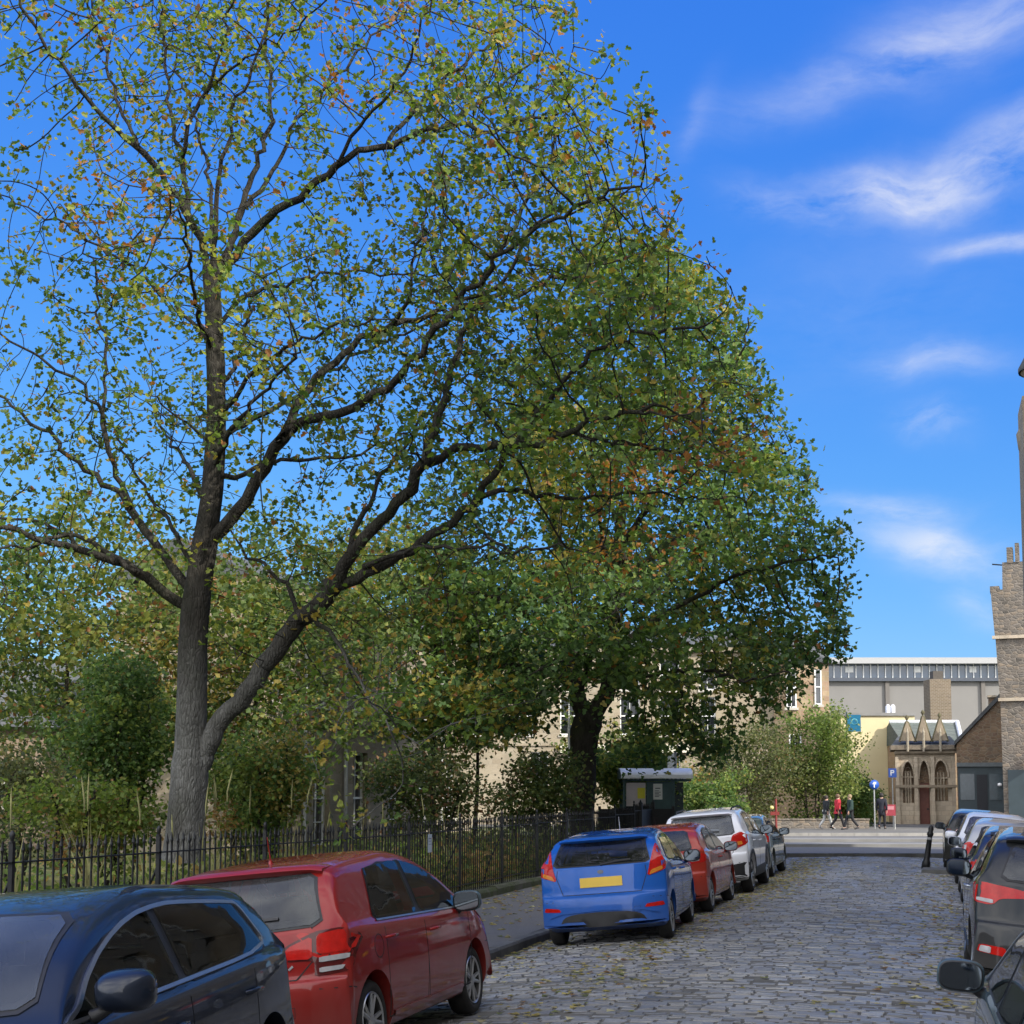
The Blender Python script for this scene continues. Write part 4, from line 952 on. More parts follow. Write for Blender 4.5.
# gable building with dark shopfront, right of the porch
k2 = 80 / FPX; Sh = Facade('gabled_shop', 'brown stone gabled building with a dark green shopfront at the right', 'shop', gp(958, 80, .25), THR - R(17))
hx = lambda px: (px - 958) * k2; hz = lambda py: CAMZ - .25 + (HOR - py) * k2
mb = MB(); mb.prism([(hx(958), 0), (hx(1090), 0), (hx(1090), hz(744)), (hx(1012), hz(688)), (hx(958), hz(744))], 0, 8); mb.build('wall', S_BROWN, Sh.root)
mb = MB()
for a, c in (((956, 745), (1012, 687)), ((1092, 745), (1012, 687))): mb.prism([(hx(a[0]), hz(a[1]) - .02), (hx(c[0]), hz(c[1]) - .02), (hx(c[0]), hz(c[1]) + .28), (hx(a[0]), hz(a[1]) + .2)], -.15, 8.1)
mb.build('roof', M_SLATE, Sh.root)
c = Sh.box('chimney', (hx(990), 1, hz(712), hx(997), 2, hz(697)), S_BROWN); Sh.box('chimney_cap', (hx(989), .9, hz(697), hx(998), 2.1, hz(695)), S_PORCH, c)
M_SHOP = plain('dark_green_paint', (.035, .052, .06), .5, var=.2, scale=2)
sf = Sh.box('shopfront', (hx(958.5), -.18, 0, hx(1060), -.003, hz(767)), M_SHOP)
Sh.box('fascia', (hx(957.5), -.3, hz(767), hx(1061), -.003, hz(763)), plain('fascia_paint', (.10, .115, .12), .5), sf)
Sh.box('door', (hx(976), -.22, 0.0, hx(986), -.181, hz(775)), plain('black_door', (.012, .013, .018), .35), sf)
for a, c in ((960.5, 974), (988, 1001), (1005, 1020)):
    Sh.box('shop_window', (hx(a), -.21, hz(800), hx(c), -.181, hz(774)), plain('shop_glass', (.045, .065, .075), .12, spec=.8), sf)
mb = MB(); mb.lathe([(.0, -.1), (.1, -.07), (.12, 0), (.1, .07), (0, .1)], 12, M=Matrix.Translation((hx(997.5), -.36, hz(785)))); mb.build('lamp', plain('white_globe', (.85, .85, .85), .3), sf)

# ruined-looking stone tower at the right edge
k3 = 72 / FPX; To = Facade('stone_tower', 'tall rubble stone tower with a stepped top at the right edge', 'tower', gp(1016, 72, .2), THR - R(20.5))
tx = lambda px: (px - 1010) * k3; tz = lambda py: CAMZ - .2 + (HOR - py) * k3
def batter(mb, xa0, xb0, z0, xa1, xb1, z1, y0, y1, ya1=None):
    mb.add([(xa0, y0, z0), (xb0, y0, z0), (xb0, y1, z0), (xa0, y1, z0), (xa1, y0, z1), (xb1, y0, z1), (xb1, y1, z1), (xa1, y1, z1)], [(0, 1, 5, 4), (1, 2, 6, 5), (2, 3, 7, 6), (3, 0, 4, 7), (4, 5, 6, 7)])
mb = MB(); batter(mb, tx(998.5), tx(1085), hz(800) * 0, tx(998), tx(1085), tz(700), 0, 6); batter(mb, tx(997.6), tx(1085), tz(700), tx(995), tx(1085), tz(637), 0, 6); batter(mb, tx(994.6), tx(1085), tz(637), tx(991.5), tx(1085), tz(588), -.02, 6)
mb.build('shaft', S_RUBBLE, To.root)
for py in (637, 700): To.box('string_course', (tx(992 if py < 650 else 996), -.14, tz(py) - .06, tx(1086), .1, tz(py) + .1), S_PORCH)
mb = MB(); batter(mb, tx(1003), tx(1085), tz(588), tx(1003.5), tx(1085), tz(560), .15, 5.5); mb.build('upper_stage', S_RUBBLE, To.root)
for a, c, zt in ((991, 1000, 584), (1008, 1014, 545), (1016, 1020, 541)): To.box('merlon', (tx(a), .1, tz(590 if a < 1000 else 561), tx(c), 1.4, tz(zt)), S_RUBBLE)
mb = MB(); mb.bar((tx(993.5), .6, tz(560)), (tx(1008), .6, tz(562)), .035, 6); mb.build('iron_bracket', M_IRON, To.root)
mb = MB(); mb.box(tx(1020), -.6, tz(767), tx(1026), -.15, tz(757)); rs = mb.build('projecting_sign', plain('red_sign', (.60, .03, .02), .4, var=.05)); rs.parent = To.root
mb = MB(); mb.box(tx(1003), -.12, 0, tx(1060), -.003, tz(770)); mb.build('shopfront', M_SHOP, To.root, fix=False)

# tenement along the right pavement (its corner turret shows at the frame edge; it shades the street)
Rt = Facade('right_tenement', 'tall sandstone tenement with a corbelled corner turret at the right frame edge', 'tenement', (3.65, 45, 0), R(-90))
holes = []
for i in range(18):
    x = 2.6 + i * 3.1
    holes += [(x, x + 1.25, .9, 3.2), (x, x + 1.25, 4.4, 6.6), (x, x + 1.25, 7.6, 9.7), (x, x + 1.25, 10.6, 12.5)]
Rt.wall(0, 59, -.6, 13.4, holes, S_RIGHT, back=9)
for h in holes:
    if h[0] < 58: Rt.window(h, bars=(2, 2))
Rt.box('cornice', (-.1, -.4, 13.4, 59, .1, 13.75), S_RIGHT); Rt.roof(.3, 59, 0, 9, 13.75, 3.2, M_SLATE)
cb_ = at(1022.5, 500, 41.3)
mb = MB(); wx = cb_.x - 3.65; mb.add([(.3, -.003, 3.0), (2.4, -.003, 3.0), (2.4, wx, 4.4), (.3, wx, 4.4), (.3, wx, 13.2), (2.4, wx, 13.2), (2.4, -.003, 13.3), (.3, -.003, 13.3)], [(0, 1, 2, 3), (3, 2, 5, 4), (4, 5, 6, 7), (0, 3, 4, 7), (1, 6, 5, 2)])
mb.build('corner_oriel', S_RIGHT, Rt.root)
ct = at(1050.5, 440, 41.5); rt = .95
lx, ly = 45 - ct.y, ct.x - 3.65
zc = lambda py: at(1020, py, 41.2).z
mb = MB(); Mt = Matrix.Translation((lx, ly, 0))
mb.lathe([(.08, zc(482)), (.35, zc(472)), (.68, zc(458)), (.9, zc(445)), (.95, zc(430)), (.88, zc(425)), (.66, zc(420)), (.66, zc(372)), (.78, zc(368))], 20, M=Mt); tu = mb.build('turret', S_RIGHT, Rt.root, sharp=35)
mb = MB(); mb.lathe([(.84, zc(368)), (.84, zc(364)), (.62, zc(350)), (.42, zc(338)), (.14, zc(305)), (.02, zc(285))], 20, M=Mt); mb.build('turret_roof', M_SLATE, tu, sharp=30)
# ------------------------------------------------------------------ cars
def glassmat(name, tint=(.5, .55, .53), film=0.0, filmc=(.35, .37, .38), rough=.015):
    ior = 1.5 if film else 1.27
    """car glass: tinted see-through with a sharp reflection, optionally under a thin film of painted pale-sky reflection"""
    m = bpy.data.materials.new(name); m.use_nodes = True; nt = m.node_tree; nt.nodes.clear(); co = ocoord(nt)
    tr = nt.nodes.new('ShaderNodeBsdfTransparent'); tr.inputs[0].default_value = (*tint, 1)
    gl = nt.nodes.new('ShaderNodeBsdfGlossy'); gl.inputs[0].default_value = (.95, .97, 1, 1); gl.inputs['Roughness'].default_value = rough
    fr = nt.nodes.new('ShaderNodeFresnel'); fr.inputs[0].default_value = ior
    bm_ = nt.nodes.new('ShaderNodeBump'); bm_.inputs['Distance'].default_value = .004; bm_.inputs['Strength'].default_value = .25; nt.links.new(noise(nt, 2.2, 2, .5, co), bm_.inputs['Height']); nt.links.new(bm_.outputs[0], gl.inputs['Normal'])
    mx = nt.nodes.new('ShaderNodeMixShader'); nt.links.new(fr.outputs[0], mx.inputs[0]); nt.links.new(tr.outputs[0], mx.inputs[1]); nt.links.new(gl.outputs[0], mx.inputs[2]); last = mx.outputs[0]
    if film:  # pale diffuse film: the cloudy sky's reflection put into the colour
        df = nt.nodes.new('ShaderNodeBsdfDiffuse'); df.inputs[0].default_value = (*filmc, 1); m2 = nt.nodes.new('ShaderNodeMixShader')
        nt.links.new(ramp(nt, noise(nt, 3, 5, .6, co), [(.3, film * .7), (.75, min(1, film * 1.3))]), m2.inputs[0]); nt.links.new(last, m2.inputs[1]); nt.links.new(df.outputs[0], m2.inputs[2]); last = m2.outputs[0]
    o = nt.nodes.new('ShaderNodeOutputMaterial'); nt.links.new(last, o.inputs[0]); return m
G_CLEAR = glassmat('clear_car_glass'); G_DARKG = G_CLEAR; G_REAR = glassmat('sky_sheen_rear_glass', (.30, .33, .34), .10)
M_SEAT = plain('seat_fabric', (.045, .045, .048), .9, var=.3, scale=12)
M_TRIM = plain('black_plastic', (.018, .018, .019), .55, var=.3, scale=8); M_RUB = plain('black_rubber', (.016, .016, .016), .8, var=.3, scale=10)
M_TYRE = plain('tyre_rubber', (.022, .021, .02), .85, var=.4, scale=9, bumpd=.004); M_ALLOY = plain('alloy', (.48, .49, .50), .3, .75, var=.15, scale=8)
M_STEELD = plain('brake_disc', (.05, .048, .045), .6, .5); M_CHROME = plain('chrome_trim', (.52, .53, .54), .38, 1.0, var=.05)
M_BADGE = plain('dark_badge', (.10, .11, .13), .4, .6)
M_PLATE = plain('yellow_plate', (.72, .47, .03), .35, var=.06, scale=3)
M_LINER = plain('arch_liner', (.01, .01, .01), .95)
def lampmat(name, c, spec=.6):
    m, nt, b = newmat(name); co = ocoord(nt)
    w = noise(nt, 16, 3, .6, co)
    nt.links.new(ramp(nt, w, [(.3, [q * .72 for q in c]), (.7, c)]), b.inputs['Base Color'])
    b.inputs['Roughness'].default_value = .15; b.inputs['Coat Weight'].default_value = 1; b.inputs['Coat Roughness'].default_value = .03; b.inputs['Coat IOR'].default_value = 1.35; b.inputs['Specular IOR Level'].default_value = .15
    bump(nt, b, w, .003, .4); return m
L_RED = lampmat('red_lamp_lens', (.55, .014, .009)); L_CLEAR = lampmat('clear_lamp_lens', (.46, .45, .45)); L_AMBER = lampmat('amber_lamp_lens', (.72, .25, .03)); L_DARK = lampmat('smoked_lamp_lens', (.10, .01, .01))

def catmull(P, n):
    out = []
    for i in range(len(P) - 1):
        p0, p1, p2, p3 = P[max(i - 1, 0)], P[i], P[i + 1], P[min(i + 2, len(P) - 1)]
        for k in range(n):
            u = k / n
            out.append(tuple(.5 * ((2 * b) + (c - a) * u + (2 * a - 5 * b + 4 * c - d) * u * u + (3 * b - a - 3 * c + d) * u ** 3) for a, b, c, d in zip(p0, p1, p2, p3)))
    return out + [tuple(P[-1])]

class Car:
    def __init__(s, name, label, prof, W, belt, paintm, tyre=.30, tw=.185, axles=(-1.3, 1.2), sill=.19, tum=.42, arch=.055, setback=.24, roofcrown=.05, x=0, y=0, flip=False, z=None, group='cars parked along the street', yaw=0.0):
        s.W, s.hw, s.prof, s.belt, s.paint, s.axles, s.tyre = W, W / 2, prof, belt, paintm, axles, tyre
        s.y0, s.y1 = prof[0][0], prof[-1][0]; s.tum = tum; s.setback = setback
        c = x; slope = -.033 * (c - CROWN) * .95
        zz = road_z(c, y) if z is None else z
        pitch = math.atan((road_z(c, y + 1.2) - road_z(c, y - 1.2)) / 2.4)
        a = -math.atan(slope)
        s.root = empty(name, (x, y, zz), ((-pitch if flip else pitch), (-a if flip else a), (math.pi if flip else 0) + R(yaw))); tag(s.root, label, 'car', group)
        P = catmull(prof, 7); ys = [p[0] for p in P]
        for i in range(1, len(P)):          # keep stations strictly advancing
            if P[i][0] <= P[i - 1][0] + .0008: P[i] = (P[i - 1][0] + .0008, P[i][1])
        s.P = P; NV = None; rings = []
        for (yy, zt) in P:
            e = max(0, max((s.y0 + .30 - yy) / .30, (yy - s.y1 + .38) / .38)); zl = sill + .07 * e
            zb = min(belt(yy), zt - .012); zb = max(zb, zl + .02); zt = max(zt, zb + .012)
            H = zt - zb; hw = s.hw * (1 - .035 * max(0, (abs(yy) - 1.1) / .9) ** 2)
            sh = .035 * min(1, H / .12)                                # shoulder tuck under the glass
            we = hw - sh - .012 - tum * max(0, H * .86)                # roof edge half width
            zlo = lambda t: zl + (zb - zl) * t
            ctrl = [(0, zl), (hw * .55, zl), (hw * .88, zl + .008), (hw * .955, zlo(.10)), (hw * .985, zlo(.28)), (hw * 1.0, zlo(.55)), (hw * .998, zlo(.78)), (hw - .012, zlo(.95)), (hw - .02 - sh * .5, zb + H * .02),
                    (hw - sh - .012 - tum * H * .10, zb + H * .12), (hw - sh - .012 - tum * H * .45, zb + H * .5), (we, zb + H * .86), (we - .06 * min(1, H / .3) - .03, zb + H * .95), (we * .72, zb + H * (1 - .016)), (we * .36, zb + H * .997), (0, zt)]
            sec = catmull(ctrl, 3)
            ring = []
            for (xx, z_) in sec:
                k = (abs(xx) / s.hw) ** 3.2
                dy = 0
                if yy < s.y0 + 1.0: dy = setback * ((s.y0 + 1.0 - yy) / 1.0) ** 1.6 * k
                if yy > s.y1 - 1.1: dy = -setback * 1.25 * ((yy - s.y1 + 1.1) / 1.1) ** 1.6 * k
                ring.append((xx, yy + dy, z_))
            rings.append(ring)
        n = len(rings[0]); V = []; idx = []
        for ring in rings:
            V += ring + [(-x_, y_, z_) for x_, y_, z_ in ring[-2:0:-1]]
        m = 2 * n - 2; F = []
        for i in range(len(rings) - 1):
            for k in range(m): F.append((i * m + k, i * m + (k + 1) % m, (i + 1) * m + (k + 1) % m, (i + 1) * m + k))
        F.append(tuple(range(m))[::-1]); F.append(tuple((len(rings) - 1) * m + k for k in range(m)))
        s.bvh = BVHTree.FromPolygons([Vector(v) for v in V], F)
        mb = MB(); mb.add(V, F, 0, True)
        s.body = mb.build('body', [paintm, M_LINER], s.root)
        s.zbadge = belt(prof[0][0]) - .10; s.cutters = []; s.r_arch = tyre + arch; s.sill = sill; s.glass_jobs = []
        for ya in axles:
            for sg in (-1, 1): s.wheel(sg, ya, tw)
    def finish(s, seats=True, drv=1):
        """hollow the cabin, open the wheel arches and the windows, then furnish the inside"""
        def diff(cut):
            co = cut.build('cutter', M_LINER); md = s.body.modifiers.new('b', 'BOOLEAN'); md.operation = 'DIFFERENCE'; md.object = co; md.solver = 'EXACT'; co.parent = s.root
            bpy.context.view_layer.update(); dg = bpy.context.evaluated_depsgraph_get(); me = bpy.data.meshes.new_from_object(s.body.evaluated_get(dg))
            s.body.modifiers.clear(); old = s.body.data; s.body.data = me; bpy.data.meshes.remove(old); me.name = 'body'
            cm = co.data; bpy.data.objects.remove(co); bpy.data.meshes.remove(cm); return me
        floor = s.tyre * 2 + .085; yb = s.y0 + .34; yf = s.cab
        cut = MB()
        for ya in s.axles:
            for sg in (-1, 1): cut.bar((sg * (s.hw - .30), ya, s.tyre + .01), (sg * (s.hw + .3), ya, s.tyre + .01), s.r_arch, 40)
        diff(cut)
        cab = MB(); rows = []
        for y in np.linspace(yb, yf, 26):
            zt = s.ztop(y) - .055; zb = min(s.belt(y), zt - .02); H = max(.01, s.ztop(y) - s.belt(y)); we = s.hw - .047 - s.tum * H * .86
            if zt < floor + .06: zt = floor + .06; zb = zt - .02
            rows.append([(0, y, floor), (s.hw - .13, y, floor), (s.hw - .115, y, max(floor + .02, zb)), (max(.2, we - .055), y, max(floor + .03, zt - .05 - .02 * H)), (max(.15, we - .2), y, zt - .012), (0, y, zt)])
        V = []; k = 10
        for r_ in rows: V += r_ + [(-x, y, z) for x, y, z in r_[-2:0:-1]]
        n = len(rows); cab.add(V, [(i * k + j, i * k + (j + 1) % k, (i + 1) * k + (j + 1) % k, (i + 1) * k + j) for i in range(n - 1) for j in range(k)] + [tuple(range(k))[::-1], tuple((n - 1) * k + j for j in range(k))])
        diff(cab)
        if s.cutters:
            cut = MB()
            for axis, poly in s.cutters:
                P = poly; m_ = len(P)
                if axis in ('left', 'right'):
                    sg = 1 if axis == 'right' else -1; x0, x1 = sg * .34, sg * (s.hw + .2); V = [(x0, u, v) for u, v in P] + [(x1, u, v) for u, v in P]
                elif axis == 'rear': V = [(u, s.y0 + .85, v) for u, v in P] + [(u, s.y0 - .2, v) for u, v in P]
                else: V = [(u, .1, v) for u, v in P] + [(u, s.y1 + .2, v) for u, v in P]
                cut.add(V, [tuple(range(m_)), tuple(range(m_, 2 * m_))[::-1]] + [(i, m_ + i, m_ + (i + 1) % m_, (i + 1) % m_) for i in range(m_)])
            diff(cut)
        me = s.body.data
        for p in me.polygons:
            p.use_smooth = True; c = p.center; loc, nrm, i_, ds = s.bvh.find_nearest(c)
            p.material_index = 1 if ds > .006 or (p.normal.z < -.8 and c.z < s.sill + .1) else 0
        me.set_sharp_from_angle(angle=R(38)); me.materials.clear(); me.materials.append(s.paint); me.materials.append(M_LINER)
        if not seats: return
        ya = s.axles[0] + .12; zf = s.belt(ya) - .17
        s.mk('filler_flap', M_RUB, lambda mb: s.ribbon(mb, [(ya + .09 * math.cos(t), zf + .085 * math.sin(t)) for t in np.linspace(0, 2 * math.pi, 17)[:-1]], 'right', .007, .0012, closed=True))
        for sg in (-1, 1):
            s.mk('bumper_seam', M_RUB, lambda mb: s.ribbon(mb, [(s.y0 + .12, .60), (s.y0 + .30, .585), (s.axles[0] - s.r_arch + .02, .575)], 'right' if sg > 0 else 'left', .008, .0012))
            s.mk('bumper_seam', M_RUB, lambda mb: s.ribbon(mb, [(s.y1 - .16, .58), (s.axles[1] + s.r_arch - .02, .60)], 'right' if sg > 0 else 'left', .008, .0012))
        s.mk('badge', M_BADGE, lambda mb: s.panel(mb, [(.042 * math.cos(t), s.zbadge + .026 * math.sin(t)) for t in np.linspace(0, 2 * math.pi, 15)[:-1]], 'rear', .006, .004, .03))
        s.mk('tow_cover', M_RUB, lambda mb: s.ribbon(mb, [(.42, .42), (.50, .42), (.50, .49), (.42, .49)], 'rear', .005, .001, closed=True))
        hw = s.hw; zc = floor
        def cushion(mb, x0, x1, y, z0, z1, t0, t1, lean, m=0):
            n_ = 6; V = []
            for i in range(n_ + 1):
                q = i / n_; e = .018 * (1 - (2 * q - 1) ** 4); yy = y - lean * q; xx = (x1 - x0) / 2 * (1 - .12 * q ** 3); cx = (x0 + x1) / 2; th = t0 + (t1 - t0) * q; z = z0 + (z1 - z0) * q
                V += [(cx - xx, yy, z), (cx - xx * .8, yy - th / 2 - e, z), (cx + xx * .8, yy - th / 2 - e, z), (cx + xx, yy, z), (cx + xx * .8, yy + th / 2, z), (cx - xx * .8, yy + th / 2, z)]
            mb.add(V, [(i * 6 + j, i * 6 + (j + 1) % 6, (i + 1) * 6 + (j + 1) % 6, (i + 1) * 6 + j) for i in range(n_) for j in range(6)] + [tuple(range(6))[::-1], tuple(range(n_ * 6, n_ * 6 + 6))], m, True)
        top = s.ztop(-.3) - .06
        for sg in (-1, 1):
            mb = MB(); cushion(mb, sg * .37 - .24, sg * .37 + .24, .10, zc, top - .27, .16, .11, .16); cushion(mb, sg * .37 - .12, sg * .37 + .12, -.075, top - .235, top - .085, .09, .07, .02)
            for d_ in (-.05, .05): mb.bar((sg * .37 + d_, -.07, top - .29), (sg * .37 + d_, -.075, top - .22), .008, 6)
            mb.build('seat', M_SEAT, s.root, sharp=50)
        yr = s.axles[0] + .30; tr = min(top, s.ztop(yr) - .07)
        mb = MB(); cushion(mb, -hw + .17, hw - .17, yr, zc, min(s.belt(yr) + .06, tr - .15), .16, .12, .12)
        for x in (-.38, .38): cushion(mb, x - .12, x + .12, yr - .13, min(s.belt(yr) + .05, tr - .15), min(s.belt(yr) + .19, tr - .03), .08, .07, .02)
        mb.build('rear_seat', M_SEAT, s.root, sharp=50)
        yd = s.cab - .42; zd = s.belt(yd) - .03
        mb = MB(); mb.prism([(yd - .12, zc), (yd + .40, zc), (yd + .40, zd - .02), (yd + .05, zd + .025), (yd - .10, zd - .03)], -hw + .14, hw - .14, Matrix(((0, 1, 0, 0), (1, 0, 0, 0), (0, 0, 1, 0), (0, 0, 0, 1)))); mb.build('dashboard', M_TRIM, s.root)
        Ms = Matrix.Translation((drv * .37, yd - .20, zd - .02)) @ Matrix.Rotation(R(65), 4, 'X'); mb = MB()
        mb.tube([Ms @ Vector((.18 * math.cos(t), .18 * math.sin(t), 0)) for t in np.linspace(0, 2 * math.pi, 25)], .016, 6)
        for t in (0, math.pi, -math.pi / 2): mb.bar(Ms @ Vector((0, 0, 0)), Ms @ Vector((.18 * math.cos(t), .18 * math.sin(t), 0)), .016, 6)
        mb.build('steering_wheel', M_TRIM, s.root)
    def ring(s, mb, outer, inner, axis, off=.0035, nseg=5):
        """flat band between two outlines that share their corner count"""
        def rs(P):
            o = []
            for a_, b_ in zip(P, P[1:] + P[:1]):
                for k in range(nseg): o.append((a_[0] + (b_[0] - a_[0]) * k / nseg, a_[1] + (b_[1] - a_[1]) * k / nseg))
            return o
        A, B = rs(outer), rs(inner); n = len(A); V = []
        def on(u, v, fb=None):
            for k in range(10):
                loc, nrm = s.hit(*s.AX[axis](u, v))
                if loc is not None: return loc + (nrm if nrm.dot(Vector(s.AX[axis](0, 0)[1])) < 0 else -nrm) * off
                u += (fb[0] - u) * .1; v += (fb[1] - v) * .1
            return Vector(s.AX[axis](u, v)[0])
        for (ua, va), (ub, vb) in zip(A, B): V += [on(ua, va, (ub, vb)), on((ua + ub) / 2, (va + vb) / 2, (ub, vb)), on(ub, vb, (ub, vb))]
        mb.add(V, [(i * 3 + j, ((i + 1) % n) * 3 + j, ((i + 1) % n) * 3 + j + 1, i * 3 + j + 1) for i in range(n) for j in range(2)], 0, True)
    def ztop(s, y):
        for (a, za), (b, zb) in zip(s.P, s.P[1:]):
            if a <= y <= b: return za + (zb - za) * (y - a) / (b - a + 1e-9)
        return s.P[0][1] if y < s.P[0][0] else s.P[-1][1]
    def wheel(s, sg, ya, tw):
        r = s.tyre; M = Matrix.Translation((sg * (s.hw - .045 - tw / 2), ya, r)) @ Matrix.Rotation(R(90) * sg, 4, 'Y')
        rr = r * .70; h = tw / 2
        mb = MB(); mb.lathe([(rr, -h + .01), (r * .86, -h - .004), (r * .955, -h + .008), (r, -h * .62), (r, h * .62), (r * .955, h - .008), (r * .86, h + .004), (rr, h - .01), (rr, -h + .01)], 30, M=M)
        w = mb.build('wheel', M_TYRE, s.root)
        mb = MB(); mb.lathe([(rr + .002, h - .008), (rr * .97, h - .005), (rr * .92, h - .03), (rr * .9, -h * .2), (0, -h * .2)], 30, 1, M)
        mb.lathe([(rr + .002, h - .008), (rr * .985, h - .001), (rr * .93, h - .012)], 30, 0, M); ns = getattr(s, 'spokes', 5)
        for k in range(ns):
            for dv in (-.13, .13):
                a = 2 * math.pi * k / ns + .3; a0 = a + dv * .5; a1 = a + dv * 1.5
                mb.bar(M @ Vector((rr * .12 * math.cos(a0), rr * .12 * math.sin(a0), h - .028)), M @ Vector((rr * .95 * math.cos(a1), rr * .95 * math.sin(a1), h - .020)), .020, 6, 0, .015)
        mb.lathe([(.055, h - .05), (.055, h - .018), (.045, h - .010), (0, h - .010)], 14, 0, M); mb.lathe([(rr * .6, -h * .1), (rr * .6, -h * .05), (.05, -h * .05)], 20, 1, M)
        mb.build('rim', [M_ALLOY, M_STEELD], w, sharp=40)
    # -- panels laid on the body surface
    def hit(s, o, d):
        loc, nrm, i, ds = s.bvh.ray_cast(Vector(o), Vector(d)); return (loc, nrm) if loc else (None, None)
    def dense(s, poly, step):
        out = []
        for a, b in zip(poly, poly[1:] + poly[:1]):
            n = max(1, int(math.dist(a, b) / step))
            for k in range(n): out.append((a[0] + (b[0] - a[0]) * k / n, a[1] + (b[1] - a[1]) * k / n))
        return out
    @staticmethod
    def soft(poly, it=2, keep=.22):
        for _ in range(it):
            o = []
            for a, b in zip(poly, poly[1:] + poly[:1]):
                o.append((a[0] + (b[0] - a[0]) * keep, a[1] + (b[1] - a[1]) * keep)); o.append((a[0] + (b[0] - a[0]) * (1 - keep), a[1] + (b[1] - a[1]) * (1 - keep)))
            poly = o
        return poly
    AX = {'left': lambda u, v: ((-3, u, v), (1, 0, 0)), 'right': lambda u, v: ((3, u, v), (-1, 0, 0)), 'rear': lambda u, v: ((u, -5, v), (0, 1, 0)), 'front': lambda u, v: ((u, 5, v), (0, -1, 0)), 'top': lambda u, v: ((u, v, 4), (0, 0, -1))}
    def panel(s, mb, poly, axis, off=.004, thick=.012, step=.06, m=0):
        B = s.dense(poly, step); n = len(B)
        xs = [p[0] for p in B]; zs = [p[1] for p in B]; pts = list(B)
        gx = np.arange(min(xs), max(xs), step * 1.3); gz = np.arange(min(zs), max(zs), step * 1.3)
        def inside(u, v):
            c = False
            for (a, b), (d, e) in zip(B, B[1:] + B[:1]):
                if (b > v) != (e > v) and u < (d - a) * (v - b) / (e - b) + a: c = not c
            return c
        for u in gx:
            for v in gz:
                if inside(u, v) and min((u - a) ** 2 + (v - b) ** 2 for a, b in B) > (step * .4) ** 2: pts.append((float(u), float(v)))
        vv, _, ff, ov, _, _ = delaunay_2d_cdt([Vector(p) for p in pts], [(i, (i + 1) % n) for i in range(n)], [], 1, 1e-5)
        out = []; last = None; low = []
        for p in vv:
            o, d = s.AX[axis](p.x, p.y); loc, nrm = s.hit(o, d)
            if loc is None:                      # slide inward until the ray meets the body
                for k in range(1, 12):
                    cx, cz = sum(xs) / n, sum(zs) / n; q = (p.x + (cx - p.x) * k * .04, p.y + (cz - p.y) * k * .04); o, d = s.AX[axis](*q); loc, nrm = s.hit(o, d)
                    if loc is not None: break
            if loc is None: loc, nrm = Vector(o) + Vector(d) * 3, -Vector(d)
            if nrm.dot(Vector(d)) > 0: nrm = -nrm
            out.append(loc + nrm * off); low.append(loc - nrm * thick)
        fs = []
        for f in ff:
            a, b, c = [out[i] for i in f[:3]]
            fs.append(tuple(f) if (b - a).cross(c - a).dot(Vector(s.AX[axis](0, 0)[1])) < 0 else tuple(f)[::-1])
        mb.add(out, fs, m, True)
        # rim skirt
        e = {}
        for f in fs:
            for i in range(len(f)):
                a, b = f[i], f[(i + 1) % len(f)]; e[(a, b)] = e.get((a, b), 0) + 1
        bd = [(a, b) for (a, b) in e if (b, a) not in e]
        for a, b in bd: mb.add([out[a], out[b], low[b], low[a]], [(0, 3, 2, 1)], m, False)
    def ribbon(s, mb, line, axis, w=.006, off=.002, m=0, step=.05, closed=False):
        L = line + ([line[0]] if closed else []); D = []
        for a, b in zip(L, L[1:]):
            n = max(1, int(math.dist(a, b) / step)); D += [(a[0] + (b[0] - a[0]) * k / n, a[1] + (b[1] - a[1]) * k / n) for k in range(n)]
        D.append(L[-1]); vs = []
        for i, p in enumerate(D):
            a, b = D[max(i - 1, 0)], D[min(i + 1, len(D) - 1)]; t = Vector((b[0] - a[0], b[1] - a[1])).normalized(); nn = (-t.y * w / 2, t.x * w / 2)
            row = []
            for sg in (-1, 1):
                o, d = s.AX[axis](p[0] + sg * nn[0], p[1] + sg * nn[1]); loc, nrm = s.hit(o, d)
                if loc is None: loc, nrm = s.hit(*s.AX[axis](p[0], p[1]))
                if loc is None: row = None; break
                if nrm.dot(Vector(d)) > 0: nrm = -nrm
                row.append((loc, nrm))
            if row:
                vs += [row[0][0] - row[0][1] * .003, row[0][0] + row[0][1] * off, row[1][0] + row[1][1] * off, row[1][0] - row[1][1] * .003]
        k = len(vs) // 4
        mb.add(vs, [(i * 4 + j, i * 4 + j + 1, i * 4 + j + 5, i * 4 + j + 4) for i in range(k - 1) for j in range(3)], m, True)
    def mk(s, name, mat, fn, parent=None, sharp=45):
        mb = MB(); fn(mb); return mb.build(name, mat, parent or s.root, sharp=sharp, fix=False) if mb.v else None
    # -- standard equipment
    def glasshouse(s, yr, yf, split, sides=('right', 'left'), wsc=(.6, .93), rw=None, chrome=False, gap=.085, three=False, rearglass=None, tint=None):
        """yr..yf: rear and front ends of the side glass at the belt, split: B pillar position(s)"""
        rail = .085
        def zbt(y): return s.belt(y) + .025
        ys = np.linspace(yr - .25, yf + .02, 60)
        def upper(y): return s.ztop(y) - rail - .03
        topl = [(y, upper(y)) for y in ys if upper(y) > zbt(y) + .012]
        y_lo = topl[0][0]
        # rear edge leans forward toward the roof
        def poly(a, b, ra=0, rb=0):
            bot = [(a, zbt(a)), (b, zbt(b))]
            up = [(y, upper(y)) for y in np.linspace(b + rb, a + ra, 14)]
            up = [(y, z) for y, z in up if z > zbt(y) + .01]
            return bot + up
        segs = []; cuts = [yr] + list(split) + [yf]
        full = poly(yr, yf, .10, 0)
        def clampf(p): return p
        s.cab = yf + .30
